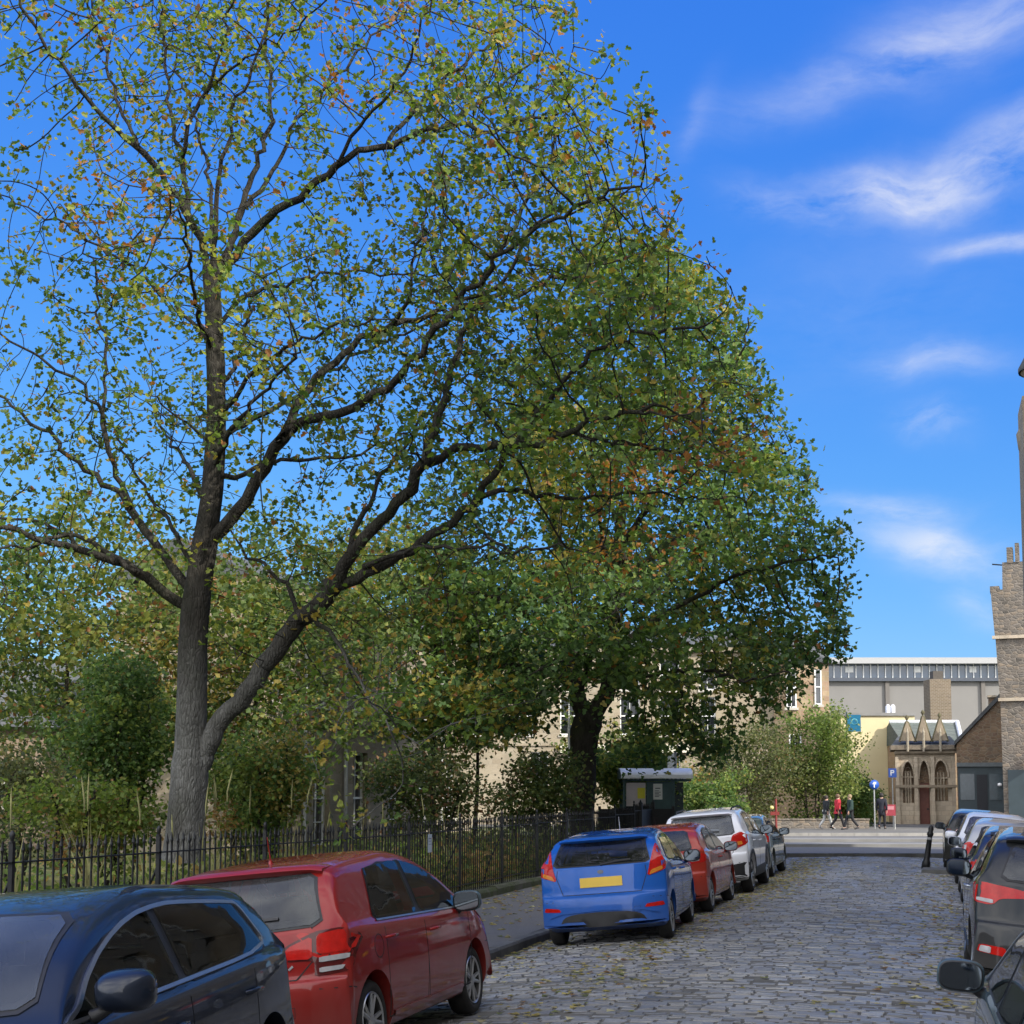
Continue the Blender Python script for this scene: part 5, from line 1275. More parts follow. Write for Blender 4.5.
        def shrink(p, k):
            cx = sum(q[0] for q in p) / len(p); cz = sum(q[1] for q in p) / len(p); return [(cx + (u - cx) * k, cz + (v - cz) * k) for u, v in p]
        def inset(p, d):
            cx = sum(q[0] for q in p) / len(p); cz = sum(q[1] for q in p) / len(p); o = []
            for u, v in p:
                l = math.hypot(u - cx, v - cz); k = max(.3, 1 - d * 1.25 / max(l, .05)); o.append((cx + (u - cx) * k, cz + (v - cz) * k))
            return o
        s.inset = inset
        for ax in sides:
            outer = s.soft(poly(yr - .04, yf + .05, .22, -.02), 1, .08)
            for i, (a, b) in enumerate(zip(cuts, cuts[1:])):
                a_ = a + (gap / 2 if i else 0); b_ = b - (gap / 2 if i < len(cuts) - 2 else 0)
                lean = .24 if i == 0 else .035
                W_ = s.soft(poly(a_, b_, lean, (-.0 if i == len(cuts) - 2 else .035)), 1, .07)
                s.cutters.append((ax, inset(W_, .022)))
                s.mk('side_window', G_CLEAR, lambda mb: s.panel(mb, W_, ax, .0075, .002, .06))
                s.mk('window_seal', M_TRIM, lambda mb: s.ring(mb, inset(W_, -.016), inset(W_, .026), ax, .0045))
            for c_ in split: s.mk('door_pillar', M_TRIM, lambda mb: s.panel(mb, [(c_ - gap * .5 - .01, zbt(c_) - .005), (c_ + gap * .5 + .01, zbt(c_) - .005), (c_ + gap * .5 + .04, upper(c_) + .012), (c_ - gap * .5 + .025, upper(c_) + .012)], ax, .003, .004, .05))
            if chrome:
                s.mk('window_trim', M_CHROME, lambda mb: s.ribbon(mb, s.soft(poly(yr - .055, yf + .07, .21, -.02), 2, .14), ax, .018, .012, closed=True))
        return poly
    def screen(s, axis, z0, z1, w0, w1, mat, name, bulge=.03, frame=M_TRIM, fr=.02):
        def shape(e): return s.soft([(-w0 - e, z0 - e * .8), (0, z0 - bulge - e * .8), (w0 + e, z0 - e * .8), (w1 + e, z1 + e * .6), (0, z1 + bulge * .5 + e * .6), (-w1 - e, z1 + e * .6)], 1, .10)
        s.cutters.append((axis, shape(-.022)))
        s.mk(name + '_seal', frame, lambda mb: s.ring(mb, shape(fr), shape(-.028), axis, .0045))
        return s.mk(name, G_CLEAR if mat in (G_DARKG,) else mat, lambda mb: s.panel(mb, shape(0), axis, .008, .002, .07))
    def mirror(s, y, z, mat, sides=(1, -1), size=1.0):
        for sg in sides:
            M = Matrix.Translation((sg * (s.hw + .085), y, z)) @ Matrix.Scale(size, 4)
            mb = MB(); prof = []
            ring = lambda yy, sx, sz, ox: [(ox * sg + sx * math.copysign(abs(math.cos(a)) ** .62, math.cos(a)), yy, sz * math.copysign(abs(math.sin(a)) ** .62, math.sin(a))) for a in [2 * math.pi * k / 24 for k in range(24)]]
            rs = [ring(-.055, .115, .080, 0), ring(-.045, .124, .088, 0), ring(.0, .122, .086, 0), ring(.05, .105, .070, -.005), ring(.085, .065, .042, -.015), ring(.097, .015, .01, -.02)]
            vs = [M @ Vector(p) for r_ in rs for p in r_]
            mb.add(vs, [(i * 24 + k, i * 24 + (k + 1) % 24, (i + 1) * 24 + (k + 1) % 24, (i + 1) * 24 + k) for i in range(5) for k in range(24)] + [tuple(range(120, 144))], 0, True)
            o = mb.build('wing_mirror', [mat, M_TRIM], s.root)
            mb = MB(); f = [M @ Vector(p) for p in ring(-.0555, .108, .073, 0)]; mb.add(f, [tuple(range(24))]); mb.build('mirror_glass', MIRROR, o, fix=False)
            mb = MB(); rr = ring(-.056, .115, .080, 0); r2 = ring(-.062, .108, .073, 0); mb.add([M @ Vector(p) for p in rr + r2], [(k, (k + 1) % 24, 24 + (k + 1) % 24, 24 + k) for k in range(24)], 0, True); mb.build('mirror_rim', M_TRIM, o, fix=False)
            mb = MB(); mb.tube([M @ Vector((-sg * .20, .03, -.10)), M @ Vector((-sg * .12, .025, -.09)), M @ Vector((-sg * .06, .005, -.062))], [.035, .03, .02], 8); mb.build('mirror_arm', M_TRIM, o)
    def handles(s, spots, mat, sides=('right', 'left')):
        for ax in sides:
            for (y, z) in spots:
                x = s.hit(*s.AX[ax](y, z))[0]; sg = 1 if ax == 'right' else -1
                mb = MB(); mb.tube([(x.x - sg * .005, y - .09, z), (x.x + sg * .028, y - .075, z + .004), (x.x + sg * .034, y, z + .006), (x.x + sg * .028, y + .075, z + .004), (x.x - sg * .005, y + .09, z)], [.012, .013, .014, .013, .012], 8); mb.build('door_handle', mat, s.root)
    def seams(s, doors, zlo, sides=('right', 'left'), yf=None):
        for ax in sides:
            for (ya, yb) in doors:
                def fn(mb):
                    for y, ln in ((ya, -.02), (yb, .03)):
                        s.ribbon(mb, [(y + ln * 0, s.belt(y) + .01), (y, (s.belt(y) + zlo) / 2), (y - ln, zlo + .03), ], ax, .008, .0012)
                    s.ribbon(mb, [(ya, zlo + .03), (yb, zlo + .03)], ax, .007, .0012)
                s.mk('door_seam', M_RUB, fn)
    def wiper(s, z, w=.36, axis='rear'):
        s.mk('rear_wiper' if axis == 'rear' else 'wiper', M_TRIM, lambda mb: (s.ribbon(mb, [(-.01, z - .05), (.0, z)], axis, .035, .03), s.ribbon(mb, [(.0, z), (w * .5, z + .022), (w, z + .026)], axis, .018, .022)))
    def tail_seam(s, pts):
        s.mk('tailgate_seam', M_RUB, lambda mb: s.ribbon(mb, pts, 'rear', .009, .0012))
    def antenna(s, y, h=.28, mat=None, lean=-.4):
        z = s.ztop(y); mb = MB(); mb.bar((0, y, z - .01), (0, y, z + .02), .022, 8, 0, .012); mb.bar((0, y, z + .02), (0, y + lean * h, z + h), .006, 5, 0, .003); mb.build('antenna', mat or M_TRIM, s.root)
    def spoiler(s, y, z, w0, w1, depth, mat, th=.045):
        """lip carried on past the roof edge"""
        mb = MB(); n = 16; V = []
        for k in range(n + 1):
            t = -1 + 2 * k / n; x = t * w0; b = 1 - abs(t) ** 3; ye = y - depth * (.5 + .5 * b)
            h0 = s.hit((x, y + .16, 4), (0, 0, -1))[0].z; h1 = s.hit((x, y + .06, 4), (0, 0, -1))[0].z; sl = (h0 - h1) / .10 * .8
            zt = lambda q: h1 + .006 - sl * (y + .06 - q)
            V += [(x, y + .16, h0 - .002), (x, y + .06, h1 + .006), (x, ye + .02, zt(ye + .02)), (x, ye, zt(ye) - .015), (x, ye + .04, zt(ye) - .05), (x, y + .12, h0 - .09)]
        mb.add(V, [(i * 6 + j, i * 6 + (j + 1) % 6, (i + 1) * 6 + (j + 1) % 6, (i + 1) * 6 + j) for i in range(n) for j in range(6)], 0, True); mb.add(V, [tuple(range(6)), tuple(range(n * 6, n * 6 + 6))[::-1]])
        mb.build('roof_spoiler', mat, s.root, sharp=50)
    def plate(s, z, u=0, w=.52, h=.112, axis='rear', mat=None, off=.012):
        o = s.mk('number_plate', mat or M_PLATE, lambda mb: s.panel(mb, [(u - w / 2, z - h / 2), (u + w / 2, z - h / 2), (u + w / 2, z + h / 2), (u - w / 2, z + h / 2)], axis, off, .004, .08)); return o
    def lamp(s, name, parts):
        """parts: list of (poly, axis, material, offset); the first is the housing, others become its lenses"""
        root = None
        for i, (poly, axis, mat, off) in enumerate(parts):
            o = s.mk(name if i == 0 else 'lens', mat, lambda mb: s.panel(mb, s.soft(poly, 1, .12), axis, off, .01, .045), root)
            if i == 0: root = o
        return root
def mir(p): return [(-x, z) for x, z in p][::-1]
m, nt, b = newmat('mirror_glass'); b.inputs['Base Color'].default_value = (.13, .15, .17, 1); b.inputs['Metallic'].default_value = 1; b.inputs['Roughness'].default_value = .04
bump(nt, b, noise(nt, 2, 2, .5, ocoord(nt)), .002, .3); MIRROR = m

def beltf(pts):
    P = catmull([(y, z) for y, z in pts], 8)
    def f(y):
        if y <= P[0][0]: return P[0][1]
        for (a, za), (b, zb) in zip(P, P[1:]):
            if y <= b: return za + (zb - za) * (y - a) / (b - a + 1e-9)
        return P[-1][1]
    return f
def hatch(L, H, tz=1.0, cowl=1.02, cz_=.99, header=.42, roofy=-.45, rear_rake=.36, roofend=None, bump=.64, hood=.90, nose=.68):
    y0, y1 = -L / 2, L / 2; re = y0 + .14 + rear_rake
    return [(y0, .30), (y0 + .003, .40), (y0 + .012, .54), (y0 + .035, bump), (y0 + .085, bump + .045), (y0 + .105, .82), (y0 + .135, tz - .03), (y0 + .165, tz + .03), (y0 + .14 + rear_rake * .5, tz + (H - tz) * .50), (re - .04, H - .135), (re + .04, H - .085),
            (re + .35, H - .045), (roofy - .1, H - .006), (roofy + .12, H), (roofy + .45, H - .022), (header, H - .105), ((header + cowl) / 2, (H + cz_) / 2 - .01), (cowl, cz_), (cowl + .18, hood + .03), (y1 - .36, hood - .07), (y1 - .15, nose + .04), (y1 - .05, nose - .10), (y1 - .008, .46), (y1, .32)]

P_RED = paint('red_car_paint', (.27, .009, .006), .25); P_BLUE = paint('blue_car_paint', (.006, .105, .46), .3); P_NAVY = paint('navy_car_paint', (.010, .016, .030), .4); P_ORANGE = paint('orange_red_car_paint', (.38, .026, .009), .15)
P_WHITE = paint('white_car_paint', (.80, .81, .84), .0); P_GREEN = paint('grey_green_car_paint', (.10, .125, .115), .45); P_BLACK = paint('black_car_paint', (.014, .016, .017), .3); P_SILV = paint('silver_car_paint', (.46, .47, .49), .5); P_DKBL = paint('dark_blue_car_paint', (.02, .03, .07), .4); P_TEAL = paint('teal_grey_car_paint', (.07, .105, .12), .5)

# --- 1 navy hatchback, nearest on the left, facing the camera
c = Car('parked_car', 'dark navy hatchback nearest the camera on the left, facing this way with chrome window trim', hatch(4.02, 1.46, 1.0, 1.02, 1.0, .36, -.45, .40), 1.72, beltf([(-2, 1.00), (-1.2, .985), (0, .945), (1.1, .92), (2, .80)]), P_NAVY, .305, .2, (-1.32, 1.17), x=-4.14, y=5.95, flip=True, yaw=7)
c.glasshouse(-1.42, .98, (-.22,), chrome=True)
c.screen('front', 1.03, 1.355, .66, .53, glassmat('hazy_windscreen', (.38, .41, .43), .14, (.42, .46, .50)), 'windscreen'); c.screen('rear', 1.06, 1.33, .60, .50, G_REAR, 'rear_window')
c.mirror(.74, 1.05, P_NAVY); c.handles([(-1.02, .83), (.02, .80)], P_NAVY); c.seams([(-1.1, -.2), (-.2, .95)], .25); c.spoiler(-1.50, 1.345, .55, .5, .16, P_NAVY)
for f in (lambda p: p, mir):
    c.lamp('tail_light', [(f([(.52, .80), (.80, .82), (.80, 1.0), (.60, .99)]), 'rear', L_RED, .006)]); c.lamp('headlight', [(f([(.42, .66), (.80, .72), (.80, .86), (.5, .78)]), 'front', L_CLEAR, .006)])
c.lamp('tail_light', [([(-1.92, .82), (-1.70, .86), (-1.72, .98), (-1.86, 1.0)], 'left', L_RED, .006)])
c.mk('grille', M_TRIM, lambda mb: c.panel(mb, c.soft([(-.45, .36), (.45, .36), (.5, .6), (-.5, .6)]), 'front', .006)); c.plate(.50, axis='front', mat=M_WHITE); c.plate(.72)
for ax in ('left', 'right'): c.mk('door_rubbing_strip', P_NAVY, lambda mb: c.ribbon(mb, [(-1.2, .58), (.95, .55)], ax, .03, .010))

# --- 2 red hatchback
c.finish()
c = Car('parked_car', 'deep red rounded hatchback parked second on the left, behind the navy car', hatch(3.94, 1.52, .99, 1.10, 1.0, .42, -.35, .34), 1.73, beltf([(-2, 1.0), (-1.2, .985), (0, .955), (1.1, .93), (2, .80)]), P_RED, .295, .185, (-1.285, 1.175), x=-4.69, y=11.1, tum=.40, yaw=.8)
c.glasshouse(-1.12, 1.03, (-.12,), chrome=False)
c.screen('rear', 1.035, 1.375, .66, .545, G_REAR, 'rear_window'); c.screen('front', 1.04, 1.40, .68, .52, G_DARKG, 'windscreen')
for ax in ('left', 'right'): c.mk('window_trim', M_CHROME, lambda mb: c.ribbon(mb, [(-1.1, c.belt(-1.1) + .012), (.98, c.belt(.98) + .012)], ax, .012, .009))
c.mirror(.80, 1.0, P_TEAL, size=1.0); c.handles([(-.92, .86), (.10, .83)], P_RED); c.seams([(-1.0, -.1), (-.1, 1.05)], .25); c.spoiler(-1.42, 1.40, .60, .5, .17, P_RED)
for f in (lambda p: p, mir):
    c.lamp('tail_light', [(f([(.36, .80), (.62, .79), (.62, .68), (.845, .70), (.852, .93), (.80, 1.0), (.62, .985), (.42, .90)]), 'rear', L_DARK, .005), (f([(.39, .81), (.605, .80), (.605, .955), (.44, .89)]), 'rear', L_RED, .012), (f([(.635, .83), (.845, .84), (.848, .93), (.79, .985), (.635, .965)]), 'rear', L_RED, .012), (f([(.65, .775), (.83, .785), (.835, .82), (.65, .81)]), 'rear', L_CLEAR, .012), (f([(.65, .705), (.79, .715), (.81, .745), (.65, .74)]), 'rear', L_CLEAR, .012)])
for ax in ('right', 'left'): c.lamp('side_lamp', [([(-1.80, .80), (-1.66, .83), (-1.70, .94), (-1.80, .99)], ax, L_RED, .006)])
c.tail_seam([(-.60, 1.02), (-.62, .80), (-.50, .67), (.50, .67), (.62, .80), (.60, 1.02)])
c.plate(.78); c.antenna(-1.05, .20, P_RED, -.15); c.wiper(1.06)
c.mk('bumper_strip', M_TRIM, lambda mb: c.panel(mb, c.soft([(-.62, .27), (.62, .27), (.55, .36), (-.55, .36)]), 'rear', .008))
c.mk('badge', M_CHROME, lambda mb: [c.ribbon(mb, [(.40 + i * .045, .74), (.43 + i * .045, .765)], 'rear', .014, .006) for i in range(2)])
for ax in ('left', 'right'): c.mk('sill_strip', P_RED, lambda mb: c.ribbon(mb, [(-.9, .30), (.8, .30)], ax, .035, .012))
c.lamp('headlight', [([(.40, .64), (.80, .72), (.80, .84), (.5, .74)], 'front', L_CLEAR, .006)]); c.lamp('headlight', [(mir([(.40, .64), (.80, .72), (.80, .84), (.5, .74)]), 'front', L_CLEAR, .006)])

# --- 3 blue hatchback
c.finish()
c = Car('parked_car', 'bright blue hatchback with a yellow rear plate, third on the left', hatch(3.95, 1.48, 1.03, 1.08, 1.0, .30, -.40, .44), 1.72, beltf([(-2, 1.06), (-1.2, 1.03), (0, .955), (1.1, .90), (2, .78)]), P_BLUE, .29, .18, (-1.27, 1.22), x=-4.22, y=20.45, yaw=3.2, tum=.42)
c.spokes = 7
c.glasshouse(-1.20, 1.02, (-.15,))
c.screen('rear', 1.055, 1.36, .64, .545, glassmat('tinted_rear_glass', (.30, .33, .31), .02), 'rear_window', bulge=.0); c.screen('front', 1.04, 1.36, .66, .52, G_DARKG, 'windscreen')
c.mirror(.72, 1.0, M_TRIM); c.handles([(-1.0, .90), (.05, .86)], P_BLUE); c.seams([(-1.05, -.12), (-.12, 1.0)], .25); c.spoiler(-1.32, 1.365, .60, .5, .20, P_BLUE)
for f in (lambda p: p, mir):
    c.lamp('tail_light', [(f([(.60, .86), (.83, .93), (.835, 1.02), (.745, 1.27), (.70, 1.27), (.655, 1.06)]), 'rear', L_RED, .008), (f([(.63, .875), (.80, .935), (.79, .98), (.655, .935)]), 'rear', L_AMBER, .014)])
    c.lamp('bumper_reflector', [(f([(.55, .47), (.80, .475), (.78, .53), (.58, .515)]), 'rear', L_RED, .006)]); c.lamp('headlight', [(f([(.42, .68), (.80, .72), (.80, .88), (.5, .78)]), 'front', L_CLEAR, .006)])
for ax in ('right', 'left'): c.lamp('side_lamp', [([(-1.70, .95), (-1.52, 1.00), (-1.50, 1.10), (-1.56, 1.22), (-1.66, 1.10)], ax, L_RED, .006)])
c.tail_seam([(-.58, 1.05), (-.60, .90), (-.52, .68), (.52, .68), (.60, .90), (.58, 1.05)]); c.plate(.83, w=.56, h=.125)
c.mk('rear_diffuser', M_TRIM, lambda mb: c.panel(mb, c.soft([(-.60, .26), (.60, .26), (.50, .43), (0, .455), (-.50, .43)]), 'rear', .006))
c.mk('bumper_crease', P_BLUE, lambda mb: c.ribbon(mb, [(-.72, .40), (-.53, .455), (0, .48), (.53, .455), (.72, .40)], 'rear', .022, .014))
c.antenna(.15, .22, M_WHITE, -.1); c.mk('rear_wiper', M_TRIM, lambda mb: c.ribbon(mb, [(.0, 1.045), (.22, 1.075), (.40, 1.085)], 'rear', .022, .02))

# --- 4 orange red hatchback
c.finish()
c = Car('parked_car', 'orange red hatchback fourth on the left, between the blue and the white cars', hatch(3.9, 1.46, 1.0, 1.0, .98, .32, -.45, .40), 1.72, beltf([(-2, 1.0), (-1.2, .985), (0, .94), (1.1, .91), (2, .79)]), P_ORANGE, .295, .185, (-1.2, 1.24), x=-4.28, y=24.95, tum=.42)
c.glasshouse(-1.12, .96, (-.2,)); c.screen('rear', 1.04, 1.325, .63, .52, G_REAR, 'rear_window'); c.screen('front', 1.03, 1.34, .66, .52, G_DARKG, 'windscreen')
c.mirror(.70, .98, P_ORANGE); c.handles([(-.1, .84)], P_ORANGE); c.seams([(-.3, .95)], .25); c.antenna(-1.2, .2, M_TRIM); c.wiper(1.07)
for f in (lambda p: p, mir): c.lamp('tail_light', [(f([(.50, .80), (.83, .82), (.83, .96), (.55, .94)]), 'rear', L_RED, .006), (f([(.60, .84), (.74, .845), (.74, .90), (.60, .895)]), 'rear', L_CLEAR, .012)]); c.lamp('headlight', [(f([(.42, .66), (.80, .70), (.80, .84), (.5, .76)]), 'front', L_CLEAR, .006)])
for ax in ('right', 'left'): c.lamp('side_lamp', [([(-1.78, .83), (-1.55, .85), (-1.6, .94), (-1.78, .95)], ax, L_RED, .006)])
c.tail_seam([(-.62, 1.0), (-.6, .72), (.6, .72), (.62, 1.0)]); c.plate(.55); c.mk('rear_valance', M_TRIM, lambda mb: c.panel(mb, c.soft([(-.7, .27), (.7, .27), (.62, .38), (-.62, .38)]), 'rear', .006))

# --- 5 white crossover
c.finish()
c = Car('parked_car', 'white crossover with black lower cladding, fifth on the left', hatch(4.25, 1.66, 1.10, 1.12, 1.10, .42, -.4, .40, bump=.74, hood=1.02, nose=.80), 1.78, beltf([(-2.1, 1.13), (-1.2, 1.12), (0, 1.06), (1.1, 1.03), (2.1, .90)]), P_WHITE, .34, .21, (-1.32, 1.25), x=-4.2, y=29.75, tum=.42, sill=.24)
c.glasshouse(-1.15, 1.02, (-.15,)); c.screen('rear', 1.15, 1.50, .64, .56, glassmat('pale_rear_glass', (.4, .43, .43), .18, (.45, .48, .5)), 'rear_window'); c.screen('front', 1.14, 1.53, .70, .55, G_DARKG, 'windscreen')
c.mirror(.75, 1.14, M_TRIM, size=1.1); c.handles([(-.95, .98), (.1, .95)], P_WHITE); c.seams([(-1.05, -.12), (-.12, 1.05)], .40); c.spoiler(-1.56, 1.535, .60, .5, .18, P_WHITE)
for f in (lambda p: p, mir): c.lamp('tail_light', [(f([(.54, .92), (.66, .86), (.86, .94), (.865, 1.1), (.76, 1.18), (.60, 1.12)]), 'rear', L_RED, .008), (f([(.64, .92), (.78, .94), (.76, 1.0), (.66, .99)]), 'rear', L_AMBER, .015)]); c.lamp('headlight', [(f([(.45, .82), (.84, .86), (.84, 1.0), (.5, .9)]), 'front', L_CLEAR, .006)])
for ax in ('right', 'left'):
    c.lamp('side_lamp', [([(-1.92, .93), (-1.66, .98), (-1.62, 1.08), (-1.75, 1.15), (-1.88, 1.12)], ax, L_RED, .008)])
    c.mk('sill_cladding', M_TRIM, lambda mb: c.panel(mb, [(-.86, .27), (.80, .27), (.80, .47), (-.86, .45)], ax, .012, .01))
    for ya in (-1.32, 1.25):
        c.mk('arch_cladding', M_TRIM, lambda mb: c.ribbon(mb, [(ya + .435 * math.cos(a), .35 + .435 * math.sin(a)) for a in np.linspace(.05, math.pi - .05, 18)], ax, .075, .014))
c.mk('rear_cladding', M_TRIM, lambda mb: c.panel(mb, c.soft([(-.86, .30), (.86, .30), (.86, .60), (.5, .56), (-.5, .56), (-.86, .60)], 1, .1), 'rear', .012))
c.plate(.92); c.wiper(1.18); c.tail_seam([(-.62, 1.1), (-.60, .80), (-.5, .70), (.5, .70), (.6, .80), (.62, 1.1)])
for sg in (-1, 1):
    mb = MB(); mb.tube([(sg * .53, -1.3, 1.58), (sg * .55, -1.2, 1.645), (sg * .56, -.3, 1.67), (sg * .55, .3, 1.62), (sg * .54, .42, 1.55)], .014, 6); mb.build('roof_rail', M_TRIM, c.root)

# --- 6 grey green car
c.finish()
c = Car('parked_car', 'grey green hatchback furthest along the left kerb, in front of the white crossover', hatch(4.1, 1.45, 1.0, 1.02, .97, .30, -.45, .46), 1.72, beltf([(-2, .99), (-1.2, .975), (0, .93), (1.1, .90), (2, .77)]), P_GREEN, .30, .185, (-1.28, 1.28), x=-4.3, y=34.75, tum=.43)
c.glasshouse(-1.15, .96, (-.2,)); c.screen('rear', 1.04, 1.32, .62, .5, G_REAR, 'rear_window'); c.screen('front', 1.02, 1.33, .66, .5, G_DARKG, 'windscreen')
c.mirror(.70, .97, M_TRIM); c.handles([(-.95, .83), (.05, .81)], M_TRIM); c.seams([(-1.05, -.2), (-.2, .95)], .25)
for f in (lambda p: p, mir): c.lamp('tail_light', [(f([(.60, .78), (.83, .80), (.82, 1.0), (.64, .98)]), 'rear', L_RED, .006)]); c.lamp('headlight', [(f([(.42, .64), (.80, .68), (.80, .8), (.5, .74)]), 'front', L_CLEAR, .006)])
c.plate(.78)

# --- right hand row
c.finish()
c = Car('parked_car', 'teal grey car nearest on the right, its wing mirror showing', hatch(4.1, 1.46, 1.0, 1.05, .99, .36, -.45, .40), 1.74, beltf([(-2, 1.0), (-1.2, .985), (0, .95), (1.1, .925), (2, .80)]), P_TEAL, .305, .195, (-1.3, 1.25), x=.985, y=6.5)
c.glasshouse(-1.2, 1.0, (-.15,)); c.screen('rear', 1.05, 1.33, .62, .52, G_REAR, 'rear_window'); c.screen('front', 1.04, 1.35, .68, .52, G_DARKG, 'windscreen')
c.mk('window_trim', M_CHROME, lambda mb: c.ribbon(mb, [(.99, c.belt(.99) + .03), (.75, c.ztop(.75) - .12), (.45, c.ztop(.45) - .105), (.1, c.ztop(.1) - .10)], 'left', .018, .012))
c.mirror(.80, .99, P_TEAL, size=.88); c.handles([(-.95, .85), (.05, .83)], P_TEAL); c.seams([(-1.05, -.12), (-.12, 1.0)], .25); c.plate(.78)
for f in (lambda p: p, mir): c.lamp('tail_light', [(f([(.55, .82), (.84, .84), (.84, 1.0), (.6, .98)]), 'rear', L_RED, .006)]); c.lamp('headlight', [(f([(.42, .66), (.80, .7), (.80, .84), (.5, .76)]), 'front', L_CLEAR, .006)])

c.finish()
c = Car('parked_car', 'black crossover second in the right hand row, with long red tail lights', hatch(4.3, 1.60, 1.08, 1.12, 1.06, .36, -.4, .50, bump=.70, hood=.98, nose=.76), 1.77, beltf([(-2.1, 1.10), (-1.2, 1.08), (0, 1.02), (1.1, .99), (2.1, .86)]), P_BLACK, .335, .21, (-1.31, 1.30), x=1.14, y=15.95, sill=.22)
c.glasshouse(-1.25, 1.02, (-.15,)); c.screen('rear', 1.13, 1.43, .64, .53, G_REAR, 'rear_window'); c.screen('front', 1.11, 1.46, .70, .54, G_DARKG, 'windscreen')
c.mirror(.76, 1.08, P_BLACK, size=1.05); c.handles([(.1, .93)], M_CHROME); c.seams([(-1.05, -.12), (-.12, 1.05)], .36); c.spoiler(-1.46, 1.48, .60, .5, .20, P_BLACK)
for f in (lambda p: p, mir):
    c.lamp('tail_light', [(f([(.40, .975), (.64, .95), (.71, .885), (.865, .91), (.865, 1.06), (.80, 1.085), (.55, 1.055), (.40, 1.03)]), 'rear', L_RED, .008), (f([(.70, .90), (.84, .915), (.84, .945), (.70, .935)]), 'rear', L_CLEAR, .015)])
    c.lamp('bumper_lamp', [(f([(.56, .44), (.82, .46), (.80, .53), (.58, .52)]), 'rear', L_RED, .006), (f([(.70, .455), (.80, .465), (.79, .52), (.70, .515)]), 'rear', L_CLEAR, .011)]); c.lamp('headlight', [(f([(.45, .78), (.84, .82), (.84, .96), (.5, .86)]), 'front', L_CLEAR, .006)])
for ax in ('right', 'left'):
    c.lamp('side_lamp', [([(-1.95, .88), (-1.70, .93), (-1.60, 1.04), (-1.92, 1.06)], ax, L_RED, .008)])
    c.mk('sill_cladding', M_TRIM, lambda mb: c.panel(mb, [(-.86, .25), (.82, .25), (.82, .42), (-.86, .40)], ax, .010, .01))
c.mk('tail_badge', M_CHROME, lambda mb: [c.ribbon(mb, [(.08 + i * .05, .79), (.11 + i * .05, .81)], 'rear', .014, .005) for i in range(5)]); c.plate(.66); c.wiper(1.16)

c.finish()
c = Car('parked_car', 'dark blue hatchback with a reflective roof, third in the right hand row', hatch(4.15, 1.49, 1.02, 1.05, 1.0, .36, -.45, .44), 1.75, beltf([(-2.1, 1.02), (-1.2, 1.0), (0, .95), (1.1, .92), (2.1, .80)]), P_DKBL, .31, .195, (-1.3, 1.28), x=1.24, y=22.3)
c.glasshouse(-1.2, .98, (-.15,)); c.screen('rear', 1.06, 1.34, .62, .52, G_REAR, 'rear_window'); c.screen('front', 1.04, 1.37, .68, .52, G_DARKG, 'windscreen')
c.mirror(.72, .99, P_DKBL); c.handles([(-.95, .86), (.1, .83)], P_DKBL); c.seams([(-1.05, -.12), (-.12, 1.0)], .25); c.spoiler(-1.43, 1.38, .60, .5, .18, M_TRIM); c.plate(.80)
for f in (lambda p: p, mir): c.lamp('tail_light', [(f([(.42, .88), (.84, .84), (.85, 1.0), (.78, 1.03), (.45, .98)]), 'rear', L_RED, .008), (f([(.55, .80), (.80, .79), (.80, .84), (.55, .86)]), 'rear', L_CLEAR, .010)])
for ax in ('right', 'left'): c.lamp('side_lamp', [([(-1.86, .87), (-1.62, .92), (-1.66, 1.0), (-1.84, 1.0)], ax, L_RED, .008)])

c.finish()
c = Car('parked_car', 'silver hatchback fourth in the right hand row, with small red tail lights', hatch(4.0, 1.50, 1.02, 1.02, 1.0, .36, -.45, .40), 1.72, beltf([(-2, 1.02), (-1.2, 1.0), (0, .95), (1.1, .92), (2, .80)]), P_SILV, .30, .19, (-1.28, 1.22), x=1.25, y=28.0)
c.glasshouse(-1.2, .98, (-.15,)); c.screen('rear', 1.06, 1.35, .62, .52, G_REAR, 'rear_window'); c.screen('front', 1.04, 1.38, .68, .52, G_DARKG, 'windscreen')
c.mirror(.72, .99, P_SILV); c.handles([(-.95, .86), (.1, .83)], P_SILV); c.seams([(-1.05, -.12), (-.12, 1.0)], .25); c.plate(.80)
for f in (lambda p: p, mir): c.lamp('tail_light', [(f([(.66, .85), (.84, .86), (.84, 1.06), (.70, 1.08)]), 'rear', L_RED, .008)])
for ax in ('right', 'left'): c.lamp('side_lamp', [([(-1.8, .86), (-1.62, .90), (-1.64, 1.04), (-1.78, 1.06)], ax, L_RED, .008)])

c.finish()
c = Car('parked_car', 'white hatchback facing this way, fifth in the right hand row', hatch(3.9, 1.52, 1.0, 1.02, .99, .36, -.45, .38), 1.70, beltf([(-2, 1.0), (-1.2, .985), (0, .95), (1.1, .92), (2, .80)]), P_WHITE, .30, .19, (-1.26, 1.2), x=1.22, y=33.2, flip=True)
c.glasshouse(-1.2, .98, (-.15,)); c.screen('rear', 1.05, 1.37, .62, .52, G_REAR, 'rear_window'); c.screen('front', 1.04, 1.40, .67, .53, glassmat('pale_windscreen', (.4, .4, .44), .2, (.45, .45, .52)), 'windscreen')
c.mirror(.72, .99, P_WHITE); c.handles([(-.95, .86), (.1, .83)], P_WHITE); c.seams([(-1.05, -.12), (-.12, 1.0)], .25); c.plate(.50, axis='front', mat=M_WHITE)
c.mk('grille', M_TRIM, lambda mb: c.panel(mb, c.soft([(-.45, .34), (.45, .34), (.5, .62), (-.5, .62)]), 'front', .006))
